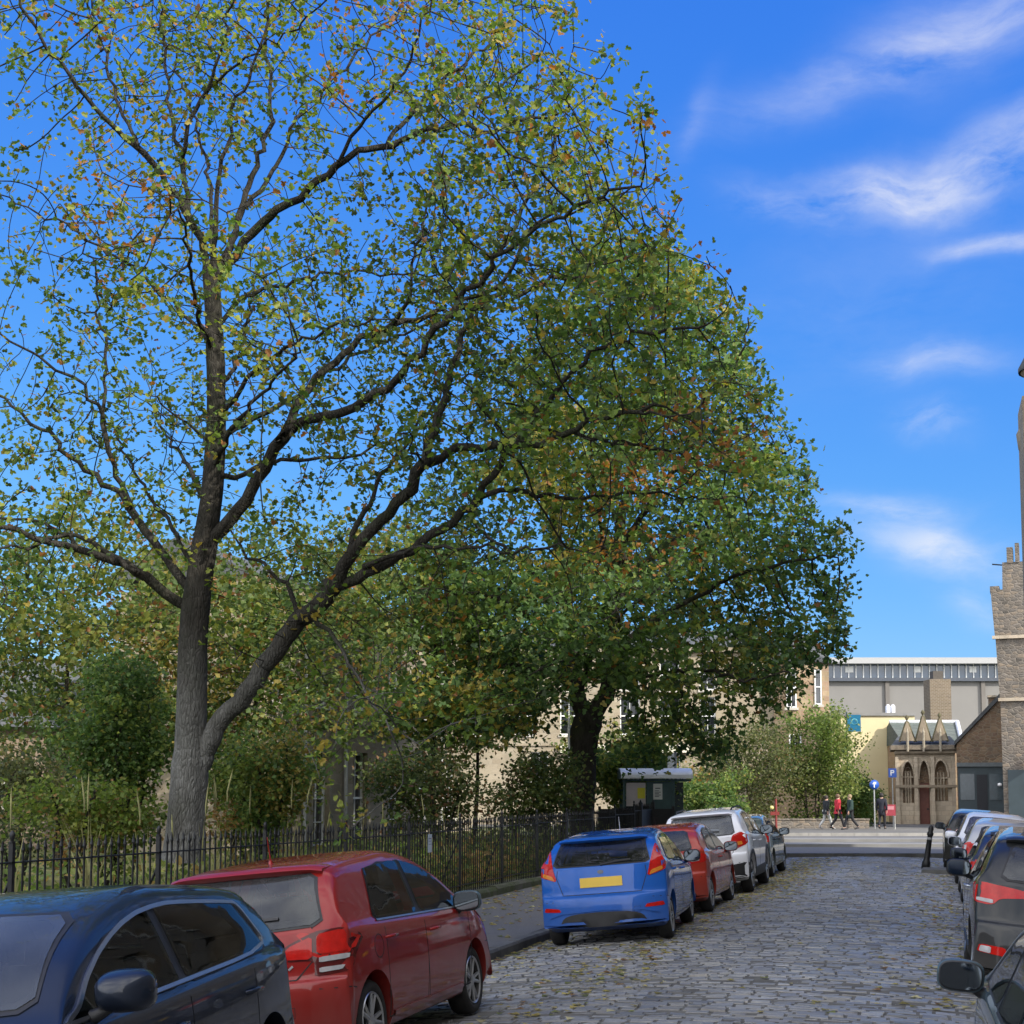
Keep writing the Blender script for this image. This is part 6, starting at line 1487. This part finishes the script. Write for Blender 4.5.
for f in (lambda p: p, mir): c.lamp('headlight', [(f([(.42, .68), (.80, .72), (.80, .86), (.5, .78)]), 'front', L_CLEAR, .006)]); c.lamp('tail_light', [(f([(.66, .85), (.83, .86), (.83, 1.06), (.70, 1.08)]), 'rear', L_RED, .008)])

c.finish()
c = Car('parked_car', 'black hatchback at the far end of the right hand row, beyond the bollard', hatch(4.0, 1.50, 1.0, 1.02, .99, .36, -.45, .38), 1.72, beltf([(-2, 1.0), (-1.2, .985), (0, .95), (1.1, .92), (2, .80)]), P_BLACK, .30, .19, (-1.26, 1.2), x=1.05, y=38.7)
c.glasshouse(-1.2, .98, (-.15,)); c.screen('rear', 1.05, 1.35, .62, .52, G_DARKG, 'rear_window'); c.screen('front', 1.04, 1.38, .67, .53, G_DARKG, 'windscreen')
c.mirror(.72, .99, P_BLACK); c.seams([(-1.05, -.12), (-.12, 1.0)], .25); c.plate(.78)
for f in (lambda p: p, mir): c.lamp('tail_light', [(f([(.66, .85), (.83, .86), (.83, 1.0), (.70, 1.02)]), 'rear', L_DARK, .008)])

c.finish()
# ------------------------------------------------------------------ street furniture
M_DGREEN = plain('dark_green_steel', (.045, .09, .09), .45, .2, var=.2)
# bus shelter at the corner
sc0 = gp(655, 44.5, .05); k4 = 44.5 / FPX
sh = empty('bus_shelter', sc0, (0, 0, THR)); tag(sh, 'dark green bus shelter with a curved pale roof and posters, beyond the parked cars', 'bus shelter')
ux = lambda px: (px - 655) * k4; uz = lambda py: CAMZ - .05 + (HOR - py) * k4
mb = MB()
for px, yy in ((623, -.55), (671.5, -.55), (623, .75), (671.5, .75)): mb.box(ux(px) - .04, yy - .04, 0, ux(px) + .04, yy + .04, uz(780))
mb.box(ux(622), -.58, uz(781.5), ux(689), -.52, uz(779.5)); mb.box(ux(622), .72, uz(781.5), ux(689), .78, uz(779.5)); mb.box(ux(686), -.55, uz(781.5), ux(689), .75, uz(779.5)); mb.build('frame', M_DGREEN, sh, fix=False)
mb = MB(); ns = 14; V = []
for i in range(ns + 1):
    a = math.pi * i / ns; y_ = -.85 * math.cos(a) + .1; z_ = uz(780) + .03 + .30 * math.sin(a) ** .8
    for x_ in (ux(619.5), ux(645), ux(690)): V += [(x_, y_, z_), (x_, y_, z_ + .03)]
for i in range(ns):
    for j in (0, 2): b_ = i * 6 + j; mb.add([V[q] for q in (b_, b_ + 2, b_ + 8, b_ + 6, b_ + 1, b_ + 3, b_ + 9, b_ + 7)], [(0, 3, 2, 1), (4, 5, 6, 7), (0, 1, 5, 4), (2, 3, 7, 6), (1, 2, 6, 5), (3, 0, 4, 7)], 0, False)
mb.build('roof', plain('pale_roof_sheet', (.78, .80, .82), .35, var=.1, scale=2), sh)
mb = MB(); mb.prism([(-.75 + .1, uz(780) + .03), (.75 + .1, uz(780) + .03), (.55, uz(780) + .24), (.1, uz(780) + .31), (-.4, uz(780) + .24)], ux(619), ux(619.6), Matrix(((0, 1, 0, 0), (1, 0, 0, 0), (0, 0, 1, 0), (0, 0, 0, 1)))); mb.build('roof_end', M_DGREEN, sh)
pn = None
mb = MB(); mb.box(ux(645), -.56, .25, ux(671), -.535, uz(782)); pn = mb.build('steel_panel', M_DGREEN, sh, fix=False)
mb = MB(); mb.box(ux(624), .72, .3, ux(686), .735, uz(782)); mb.build('back_glass', plain('green_glass', (.02, .045, .045), .1, spec=.8), sh, fix=False)
mb = MB(); mb.box(ux(625), -.555, uz(806), ux(644), -.54, uz(783)); ad = mb.build('advert_board', plain('pale_pink_paper', (.52, .47, .47), .4, var=.1, scale=2), sh, fix=False)
mb = MB(); mb.box(ux(636), -.562, uz(798.5), ux(643.5), -.557, uz(788)); yl = mb.build('yellow_notice', plain('yellow_paper', (.68, .62, .04), .5, var=.06), ad, fix=False)
mb = MB(); mb.box(ux(651.5), -.568, uz(799.5), ux(660.5), -.562, uz(784)); tn = mb.build('timetable', plain('white_paper', (.66, .68, .64), .4, var=.05), pn, fix=False)
mb = MB(); mb.box(ux(653.5), -.572, uz(789), ux(658.5), -.569, uz(788))
for i in range(5): mb.box(ux(653), -.572, uz(791.2 + i * 1.4), ux(653) + (ux(659) - ux(653)) * (.7 + .3 * (i % 2)), -.569, uz(790.6 + i * 1.4))
mb.build('printed_lines', plain('dark_ink', (.08, .09, .1), .6), tn, fix=False)
# dark board fence panel under the shelter
fp = empty('hoarding', gp(648, 43.2, .02), (0, 0, THR)); tag(fp, 'low black panel screen in front of the bus shelter', 'screen')
mb = MB(); mb.box(-1.45, -.02, .1, .75, .02, uz(806) * .97); mb.build('panel', M_IRON, fp, fix=False)
for u in (-1.45, -.35, .75):
    mb = MB(); mb.box(u - .04, -.05, 0, u + .04, .05, uz(805)); mb.build('post', M_IRON, fp, fix=False)
# bus stop flag above the shelter
bs = empty('bus_stop_sign', gp(672, 45.3, .05), (0, 0, THR)); tag(bs, 'white bus stop flag on a pole above the shelter roof', 'sign')
k5 = 45.3 / FPX; wz = lambda py: CAMZ - .05 + (HOR - py) * k5
mb = MB(); mb.bar((.12, 0, 0), (.12, 0, wz(752)), .04, 10); mb.build('pole', plain('grey_pole', (.2, .21, .22), .5, .3), bs)
mb = MB(); mb.box(-.13, -.02, wz(769), .08, .02, wz(753)); mb.build('flag', plain('white_flag', (.75, .76, .76), .4, var=.04), bs, fix=False)

# white pole by the sycamore
wp = empty('white_pole', gp(569, 37.0, -.05)); tag(wp, 'slim white painted pole standing against the sycamore trunk', 'pole')
mb = MB(); mb.bar((0, 0, -.2), (0, 0, 2.15), .055, 10); mb.bar((0, 0, 2.15), (0, 0, 2.3), .055, 10, 0, .03); mb.bar((0, 0, 2.3), (0, 0, 3.9), .03, 8); mb.build('shaft', M_WHITE, wp)
mb = MB(); mb.lathe([(.03, 0), (.075, .03), (.075, .09), (.03, .12)], 10, M=Matrix.Translation((0, 0, 2.2))); mb.build('collar', plain('pole_collar', (.4, .4, .4), .5), wp)

# leaning bollard on a kerb island at the right
bo_p = gp(918.5, 34.2); bz0 = road_z(bo_p.x, bo_p.y)
isl = MB(); isl.prism([(-.28, -.2), (2.55, -.2), (2.55, .075), (-.24, .085), (-.28, .05)], 35.0, 36.3); o = isl.build('kerb_island', M_KERB); tag(o, kind='structure'); o.location = (0, 0, bz0)
bo = empty('bollard', (bo_p.x + .12, bo_p.y + .75, bz0 + .08), (0, R(9), 0)); tag(bo, 'leaning black iron bollard at the kerb end before the cross street', 'bollard')
mb = MB(); mb.lathe([(.0, -.05), (.10, -.05), (.10, .12), (.085, .15), (.07, .2), (.058, .75), (.075, .78), (.075, .83), (.055, .86), (.065, .93), (.04, 1.0), (0, 1.02)], 14); mb.build('post', M_IRON, bo)
mb = MB(); mb.lathe([(.0585, .66), (.0615, .66), (.0605, .72), (.0575, .72)], 14); mb.build('reflective_band', plain('grey_band', (.3, .3, .3), .4), bo)

# blue street signs across the road
def signpost(px, d, ytop, ybot, wpx, name, label, shape, arrow):
    k = d / FPX; r = empty(name, gp(px, d, .27), (0, 0, THR)); tag(r, label, 'sign', 'blue road signs by the porch'); z = lambda py: CAMZ - .27 + (HOR - py) * k
    mb = MB(); mb.bar((0, .04, 0), (0, .04, z(ytop)), .035, 8); mb.build('pole', plain('grey_sign_pole', (.32, .33, .33), .5, .3), r)
    zc_ = (z(ytop) + z(ybot)) / 2; h = (z(ytop) - z(ybot)) / 2; w = wpx * k / 2; mb = MB()
    if shape == 'round': mb.lathe([(0, -.012), (h, -.012), (h, .012), (0, .012)], 24, M=Matrix.Translation((0, 0, zc_)) @ Matrix.Rotation(R(90), 4, 'X'))
    else: mb.box(-w, -.012, zc_ - h, w, .012, zc_ + h)
    pl = mb.build('sign_plate', plain('blue_sign', (.012, .075, .36), .35, var=.05), r)
    mb = MB()
    if arrow == 'arrow': mb.add([(q[0] * h, -.018, zc_ + q[1] * h) for q in ((-.1, -.6), (.1, -.6), (.1, .1), (.4, .1), (0, .65), (-.4, .1), (-.1, .1))], [tuple(range(7))])
    else:
        mb.box(-w * .5, -.018, zc_ - h * .6, -w * .25, -.014, zc_ + h * .6); mb.box(-w * .25, -.018, zc_ + h * .4, w * .4, -.014, zc_ + h * .6); mb.box(-w * .25, -.018, zc_ - h * .05, w * .4, -.014, zc_ + h * .15); mb.box(w * .2, -.018, zc_ + h * .15, w * .45, -.014, zc_ + h * .4)
    mb.build('sign_symbol', M_WHITE, pl, fix=False)
signpost(874.5, 72, 780, 789.5, 8, 'road_sign', 'blue round road sign at the edge of the willow', 'round', 'arrow')
signpost(893, 77, 768.5, 777.5, 8, 'road_sign', 'small blue parking plate on a pole left of the gothic porch', 'square', 'p')
# teal flag sign in the willow
ts = empty('hanging_banner', gp(851, 79.5, .2), (0, 0, THR)); tag(ts, 'teal blue banner on a pole sticking out of the willow top', 'banner'); k6 = 79.5 / FPX; vz = lambda py: CAMZ - .2 + (HOR - py) * k6
mb = MB(); mb.bar((-.16, 0, 0), (-.16, 0, vz(712)), .04, 8); mb.build('pole', M_DGREEN, ts)
mb = MB(); mb.box(-.12, -.015, vz(732), .62, .015, vz(715)); fl = mb.build('banner', plain('teal_banner', (.01, .22, .38), .5, var=.2, scale=1), ts, fix=False)
mb = MB(); mb.lathe([(.13, -.004), (.19, -.004), (.19, .004), (.13, .004)], 16, M=Matrix.Translation((.28, -.02, vz(722))) @ Matrix.Rotation(R(90), 4, 'X')); mb.build('emblem', plain('pale_teal', (.15, .5, .55), .5), fl)
# red and yellow marker post beyond the green car
rp = empty('marker_post', gp(774.5, 56, .12), (0, 0, THR)); tag(rp, 'red post with a small yellow and white marker above the green car', 'marker'); k7 = 56 / FPX; yz = lambda py: CAMZ - .12 + (HOR - py) * k7
mb = MB(); mb.bar((.05, 0, 0), (.05, 0, yz(799)), .045, 8); mb.box(-.17, -.05, yz(815), .17, .05, yz(811.5)); mb.build('post', plain('red_post', (.20, .03, .025), .5), rp)
mb = MB(); mb.lathe([(0, -.03), (.065, -.03), (.075, 0), (.065, .03), (0, .03)], 14, M=Matrix.Translation((-.12, -.06, yz(807.5))) @ Matrix.Rotation(R(90), 4, 'X')); mb.build('marker_disc', plain('yellow_disc', (.65, .55, .2), .5), rp)
# low wall behind the pedestrians and dark railings there
lw = MB(); q0 = gp(690, 73); kk = 73 / FPX
lw.box(0, 0, -.3, (868 - 690) * kk, .35, .42); lw.box(-.03, -.04, .42, (868 - 690) * kk + .03, .39, .5); o = lw.build('garden_wall', S_RUBBLE, fix=False); o.location = (q0.x, q0.y, .27); o.rotation_euler = (0, 0, THR); tag(o, 'low stone wall behind the pedestrians, under the willows', 'wall')
# red box sign board beside the right-hand pedestrian
bn = empty('sandwich_board', gp(889.5, 71.2, .27), (0, 0, THR)); tag(bn, 'red notice board on legs beside the pedestrian in black', 'notice board')
k8 = 71.2 / FPX; nz_ = lambda py: CAMZ - .27 + (HOR - py) * k8
mb = MB(); mb.box(-.28, -.03, nz_(815.5), .28, .03, nz_(804.5)); bd = mb.build('board', plain('red_board', (.24, .02, .035), .5, var=.1), bn, fix=False)
mb = MB(); mb.box(-.2, -.036, nz_(809.5), .2, -.031, nz_(806)); mb.build('pale_panel', plain('pink_panel', (.4, .16, .18), .5), bd, fix=False)
mb = MB()
for x_ in (-.24, .24): mb.bar((x_, 0, 0), (x_, 0, nz_(804.5)), .025, 6)
mb.build('leg', plain('pale_leg', (.4, .4, .38), .6), bn)

# ------------------------------------------------------------------ people
SKIN = plain('skin', (.42, .25, .18), .55, var=.08)
def skinmesh(name, verts, edges, radii, mat, parent, sub=1, rootv=0):
    me = bpy.data.meshes.new(name); me.from_pydata([tuple(v) for v in verts], edges, []); o = link(name, me)
    o.modifiers.new('skin', 'SKIN'); me.skin_vertices[0]
    for i, r_ in enumerate(radii): me.skin_vertices[0].data[i].radius = (r_, r_) if not hasattr(r_, '__len__') else r_
    me.skin_vertices[0].data[rootv].use_root = True
    sb = o.modifiers.new('sub', 'SUBSURF'); sb.levels = sub; sb.render_levels = sub
    bpy.context.view_layer.update(); dg = bpy.context.evaluated_depsgraph_get(); m2 = bpy.data.meshes.new_from_object(o.evaluated_get(dg))
    o.modifiers.clear(); o.data = m2; bpy.data.meshes.remove(me); m2.name = name; m2.materials.clear(); m2.materials.append(mat)
    for p in m2.polygons: p.use_smooth = True
    o.parent = parent; return o
def person(px, d, heading, H, label, top, legs, hair, shoes, stride=.28, armswing=.22, coat=.60, bag=None, hood=False):
    k = H / 1.72; r = empty('person', gp(px, d, .275), (0, 0, THR + heading)); tag(r, label, 'person', 'pedestrians on the far pavement')
    s = stride; a_ = armswing
    J = {'pel': (0, 0, .93), 'sp': (0, -.01, 1.12), 'ch': (0, .0, 1.32), 'nk': (0, .01, 1.46), 'hd': (0, .03, 1.58), 'top': (0, .025, 1.69)}
    for sg, nm in ((-1, 'l'), (1, 'r')):
        f = s * sg
        J.update({'hip' + nm: (.09 * sg, 0, .88), 'kn' + nm: (.10 * sg, f * .45 + .05, .49), 'an' + nm: (.10 * sg, f - (.08 if f < 0 else 0), .10 + (.06 if f < 0 else 0)), 'toe' + nm: (.11 * sg, f + .15 - (.05 if f < 0 else 0), .04)})
        J.update({'sho' + nm: (.185 * sg, 0, 1.40), 'el' + nm: (.235 * sg, -f * a_ * 1.2 - .03, 1.13), 'wr' + nm: (.235 * sg, -f * a_ * 2 + .06, .90)})
    names = list(J); E = [('pel', 'sp'), ('sp', 'ch'), ('ch', 'nk'), ('nk', 'hd'), ('hd', 'top')]
    for nm in 'lr': E += [('pel', 'hip' + nm), ('hip' + nm, 'kn' + nm), ('kn' + nm, 'an' + nm), ('an' + nm, 'toe' + nm), ('ch', 'sho' + nm), ('sho' + nm, 'el' + nm), ('el' + nm, 'wr' + nm)]
    rad = {'pel': .125, 'sp': .115, 'ch': .13, 'nk': .05, 'hd': .088, 'top': .06, 'hip': .085, 'kn': .055, 'an': .038, 'toe': .032, 'sho': .06, 'el': .042, 'wr': .026}
    V = [Vector(J[n_]) for n_ in names]; ED = [(names.index(a), names.index(b)) for a, b in E]; RD = [rad.get(n_, rad.get(n_[:-1], .05)) for n_ in names]
    for sg, nm in ((-1, 'l'), (1, 'r')):       # palm, four fingers and a thumb
        w = J['wr' + nm]; b0 = len(V); V.append(Vector((w[0], w[1] + .01, w[2] - .07))); RD.append(.03); ED.append((names.index('wr' + nm), b0))
        for i, L_ in enumerate((.07, .08, .075, .06)):
            p = Vector((w[0], w[1] + .035 - i * .02, w[2] - .105)); V.append(p); RD.append(.009); ED.append((b0, len(V) - 1)); V.append(p + Vector((-sg * .012, .006, -L_ * .55))); RD.append(.008); ED.append((len(V) - 2, len(V) - 1)); V.append(p + Vector((-sg * .03, .004, -L_))); RD.append(.007); ED.append((len(V) - 2, len(V) - 1))
        V.append(Vector((w[0] - sg * .015, w[1] + .045, w[2] - .07))); RD.append(.010); ED.append((b0, len(V) - 1)); V.append(Vector((w[0] - sg * .025, w[1] + .06, w[2] - .11))); RD.append(.008); ED.append((len(V) - 2, len(V) - 1))
    V.append(Vector((0, .135, 1.565))); RD.append(.014); ED.append((names.index('hd'), len(V) - 1))
    skinmesh('body', [v * k for v in V], ED, [q * k for q in RD], SKIN, r)
    mt = plain('coat_cloth', top, .85, var=.2, scale=5); ml = plain('trouser_cloth', legs, .85, var=.2, scale=5)
    nm2 = ['pel', 'sp', 'ch', 'shol', 'shor', 'ell', 'elr', 'wrl', 'wrr', 'hem', 'col']; J['hem'] = (0, 0, 1.5 - coat - .12); J['col'] = (0, .01, 1.45)
    rj = [.165, .155, .165, .085, .085, .068, .068, .05, .05, .17, .085]
    skinmesh('coat', [Vector(J[q]) * k for q in nm2], [(0, 1), (1, 2), (2, 3), (2, 4), (3, 5), (4, 6), (5, 7), (6, 8), (0, 9), (2, 10)], [q * k for q in rj], mt, r)
    nl = ['pel', 'hipl', 'hipr', 'knl', 'knr', 'anl', 'anr']
    skinmesh('trousers', [Vector(J[q]) * k for q in nl], [(0, 1), (0, 2), (1, 3), (2, 4), (3, 5), (4, 6)], [q * k for q in (.135, .105, .105, .075, .075, .06, .06)], ml, r)
    for nm in 'lr':
        a, t = Vector(J['an' + nm]), Vector(J['toe' + nm]); skinmesh('shoe', [(a + Vector((0, -.05, -.05))) * k, (a + Vector((0, .03, -.03))) * k, (t + Vector((0, .03, 0))) * k], [(0, 1), (1, 2)], [.045 * k, .05 * k, .036 * k], plain('shoe_leather', shoes, .6), r)
    mb = MB(); c_ = Vector(J['hd']) * k
    prof = [(.015, .125), (.06, .115), (.095, .07), (.106, .015), (.10, -.03), (.085, -.06)]
    mb.lathe([(a * k, b * k) for a, b in prof], 14, M=Matrix.Translation(c_ + Vector((0, -.022, .02)) * k)); mb.build('hair', plain('hair', hair, .7), r)
    mb = MB()
    for sg in (-1, 1): mb.bar(c_ + Vector((.033 * sg, .088, .01)) * k, c_ + Vector((.033 * sg, .096, .01)) * k, .011 * k, 8)
    mb.build('eyes', plain('dark_eyes', (.02, .018, .016), .3), r)
    mb = MB(); mb.box((c_.x - .025 * k), c_.y + .082 * k, c_.z - .052 * k, c_.x + .025 * k, c_.y + .089 * k, c_.z - .044 * k); mb.build('mouth', plain('lips', (.30, .10, .09), .5), r, fix=False)
    return r
PI = math.pi
person(837.5, 70, R(-80), 1.72, 'pedestrian in a bright red jacket and black trousers under the willow', (.42, .02, .035), (.015, .015, .018), (.12, .07, .04), (.02, .02, .02))
person(850, 69.3, R(100), 1.70, 'pedestrian in a dark green coat walking just right of the red jacket', (.014, .035, .03), (.012, .013, .016), (.25, .18, .10), (.02, .02, .02), coat=.85)
person(826, 70.6, R(-70), 1.66, 'pedestrian in a black jacket and pale trousers left of the red jacket', (.012, .016, .02), (.42, .42, .40), (.03, .02, .015), (.3, .3, .3))
person(881.5, 70.6, R(-30), 1.76, 'pedestrian in black beside the red notice board', (.010, .011, .02), (.010, .010, .014), (.015, .012, .01), (.012, .012, .012), stride=.10, coat=.75)
# ------------------------------------------------------------------ daylight
SUN_EL, SUN_PHI = R(34), R(66)     # sun behind the camera, well round to the right
sx_, sy_ = math.sin(SUN_PHI), -math.cos(SUN_PHI)
sd = Vector((sx_ * math.cos(SUN_EL), sy_ * math.cos(SUN_EL), math.sin(SUN_EL)))
ld = bpy.data.lights.new('sun', 'SUN'); ld.energy = 4.3; ld.angle = R(.6); ld.color = (1.0, .94, .84)
lo = bpy.data.objects.new('sun', ld); COL.objects.link(lo); lo.rotation_euler = sd.to_track_quat('Z', 'Y').to_euler(); lo.location = sd * 60
w = bpy.data.worlds.new('World'); scene.world = w; w.use_nodes = True; nt = w.node_tree; nt.nodes.clear()
sky = nt.nodes.new('ShaderNodeTexSky'); sky.sky_type = 'NISHITA'; sky.sun_disc = False; sky.sun_elevation = SUN_EL
sky.sun_rotation = math.atan2(sd.x, sd.y); sky.air_density = 1.0; sky.dust_density = .3; sky.ozone_density = 2.5; sky.altitude = 50
# grade of the clear sky: channel-wise power keeps the deep azure overhead and the paler band low down
KX = .12 * 2 ** EXPOSURE
sp_ = nt.nodes.new('ShaderNodeSeparateColor'); nt.links.new(sky.outputs[0], sp_.inputs[0]); hs = nt.nodes.new('ShaderNodeCombineColor')
for i_, (raw, tgt, pw) in enumerate(((.997, .047, 1.3), (1.695, .228, .84), (3.07, .85, .28))):
    d_ = nt.nodes.new('ShaderNodeMath'); d_.operation = 'DIVIDE'; nt.links.new(sp_.outputs[i_], d_.inputs[0]); d_.inputs[1].default_value = raw
    p_ = nt.nodes.new('ShaderNodeMath'); p_.operation = 'POWER'; nt.links.new(d_.outputs[0], p_.inputs[0]); p_.inputs[1].default_value = pw
    m_ = nt.nodes.new('ShaderNodeMath'); m_.operation = 'MULTIPLY'; nt.links.new(p_.outputs[0], m_.inputs[0]); m_.inputs[1].default_value = tgt / KX; nt.links.new(m_.outputs[0], hs.inputs[i_])
tc = nt.nodes.new('ShaderNodeTexCoord'); D = tc.outputs['Generated']
# clouds: soft patches at given bearings, broken up by stretched noise
def vm(op, a, b=None, out=0):
    n = nt.nodes.new('ShaderNodeVectorMath'); n.operation = op
    for i, v in enumerate((a, b)):
        if v is None: continue
        if hasattr(v, 'is_linked'): nt.links.new(v, n.inputs[i])
        else: n.inputs[i].default_value = v
    return n.outputs['Value'] if op == 'DOT_PRODUCT' else n.outputs[0]
def ma(op, a, b=None, clamp=False):
    n = nt.nodes.new('ShaderNodeMath'); n.operation = op; n.use_clamp = clamp
    for i, v in enumerate((a, b)):
        if v is None: continue
        if hasattr(v, 'is_linked'): nt.links.new(v, n.inputs[i])
        else: n.inputs[i].default_value = v
    return n.outputs[0]
warp = nt.nodes.new('ShaderNodeTexNoise'); warp.inputs['Scale'].default_value = 9; warp.inputs['Detail'].default_value = 6; nt.links.new(D, warp.inputs['Vector'])
wv = vm('SUBTRACT', warp.outputs['Color'], (.5, .5, .5)); wsc = nt.nodes.new('ShaderNodeVectorMath'); wsc.operation = 'SCALE'; nt.links.new(wv, wsc.inputs[0]); wsc.inputs['Scale'].default_value = .055
DW = vm('ADD', D, wsc.outputs[0])
mp = nt.nodes.new('ShaderNodeMapping'); nt.links.new(DW, mp.inputs[0]); mp.inputs['Scale'].default_value = (5, 5, 16); mp.inputs['Rotation'].default_value = (0, R(-14), 0)
nz1 = nt.nodes.new('ShaderNodeTexNoise'); nz1.inputs['Scale'].default_value = 2.2; nz1.inputs['Detail'].default_value = 9; nz1.inputs['Roughness'].default_value = .62; nt.links.new(mp.outputs[0], nz1.inputs['Vector'])
def patch(px, py, lx, ly, ang, amt, lo=.40, hi=.68):
    c = (at(px, py, 100) - CAM).normalized(); r_ = Rh.copy(); r_ = (r_ - c * r_.dot(c)).normalized(); u_ = c.cross(r_) * -1
    if u_.z < 0: u_ = -u_
    a = R(ang); e1 = r_ * math.cos(a) + u_ * math.sin(a); e2 = -r_ * math.sin(a) + u_ * math.cos(a)
    du = ma('DIVIDE', vm('DOT_PRODUCT', DW, tuple(e1)), lx / FPX); dv = ma('DIVIDE', vm('DOT_PRODUCT', DW, tuple(e2)), ly / FPX)
    r2 = ma('ADD', ma('MULTIPLY', du, du), ma('MULTIPLY', dv, dv)); g = ma('POWER', 2.718, ma('MULTIPLY', r2, -1.0))
    fr = ma('GREATER_THAN', vm('DOT_PRODUCT', D, tuple(c)), 0)
    mr = nt.nodes.new('ShaderNodeMapRange'); nt.links.new(nz1.outputs[0], mr.inputs[0])
    for i, v in ((1, lo), (2, hi), (3, 0), (4, amt)): mr.inputs[i].default_value = v
    return ma('MULTIPLY', ma('MULTIPLY', g, fr), mr.outputs[0])
pats = [(900, 55, 150, 22, 24, .55, .32, .70), (985, 15, 80, 40, 20, .42, .30, .7), (880, 195, 60, 20, 8, .95, .36, .62), (990, 160, 75, 26, 18, .85, .36, .64), (780, 215, 45, 14, -12, .42, .36, .65), (995, 235, 50, 10, 10, .7, .34, .6),
        (940, 362, 55, 18, 0, .5, .36, .66), (928, 422, 32, 13, -8, .6, .36, .62), (890, 508, 60, 13, -2, .62, .36, .62), (945, 550, 62, 20, -10, .85, .34, .6), (985, 605, 30, 16, -14, .5, .36, .62), (700, 135, 40, 10, 70, .2, .36, .66), (860, 300, 160, 60, 15, .14, .3, .75)]
tot = None
for p in pats: o = patch(*p[:5], min(1, p[5] * .80), p[6] - .06, p[7] + .04); tot = o if tot is None else ma('ADD', tot, o)
# broken bright cloud over the half of the sky behind the camera
bk = nt.nodes.new('ShaderNodeMapRange'); nt.links.new(vm('DOT_PRODUCT', D, tuple(Fh)), bk.inputs[0])
for i, v in ((1, .50), (2, -.15), (3, 0), (4, 1)): bk.inputs[i].default_value = v
nz2 = nt.nodes.new('ShaderNodeTexNoise'); nz2.inputs['Scale'].default_value = 2.6; nz2.inputs['Detail'].default_value = 8; nt.links.new(D, nz2.inputs['Vector'])
mr2 = nt.nodes.new('ShaderNodeMapRange'); nt.links.new(nz2.outputs[0], mr2.inputs[0])
for i, v in ((1, .33), (2, .58), (3, .25), (4, 1)): mr2.inputs[i].default_value = v
tot = ma('ADD', tot, ma('MULTIPLY', bk.outputs[0], mr2.outputs[0]), True)
# cloud brightness: thin white in front, thicker and brighter round the sun behind
cb = nt.nodes.new('ShaderNodeMapRange'); nt.links.new(bk.outputs[0], cb.inputs[0])
for i, v in ((1, 0), (2, 1), (3, CLOUD_F), (4, CLOUD_B)): cb.inputs[i].default_value = v
cc = nt.nodes.new('ShaderNodeVectorMath'); cc.operation = 'SCALE'; cc.inputs[0].default_value = (1, 1.0, 1.02); nt.links.new(cb.outputs[0], cc.inputs['Scale'])
mx = nt.nodes.new('ShaderNodeMix'); mx.data_type = 'RGBA'; nt.links.new(tot, mx.inputs[0]); nt.links.new(hs.outputs[0], mx.inputs[6]); nt.links.new(cc.outputs[0], mx.inputs[7])
bg = nt.nodes.new('ShaderNodeBackground'); nt.links.new(mx.outputs[2], bg.inputs[0]); bg.inputs[1].default_value = .12
ow = nt.nodes.new('ShaderNodeOutputWorld'); nt.links.new(bg.outputs[0], ow.inputs[0])
vs = scene.view_settings; vs.view_transform = 'Standard'; vs.look = 'None'; vs.exposure = EXPOSURE; vs.gamma = 1; vs.use_curve_mapping = False
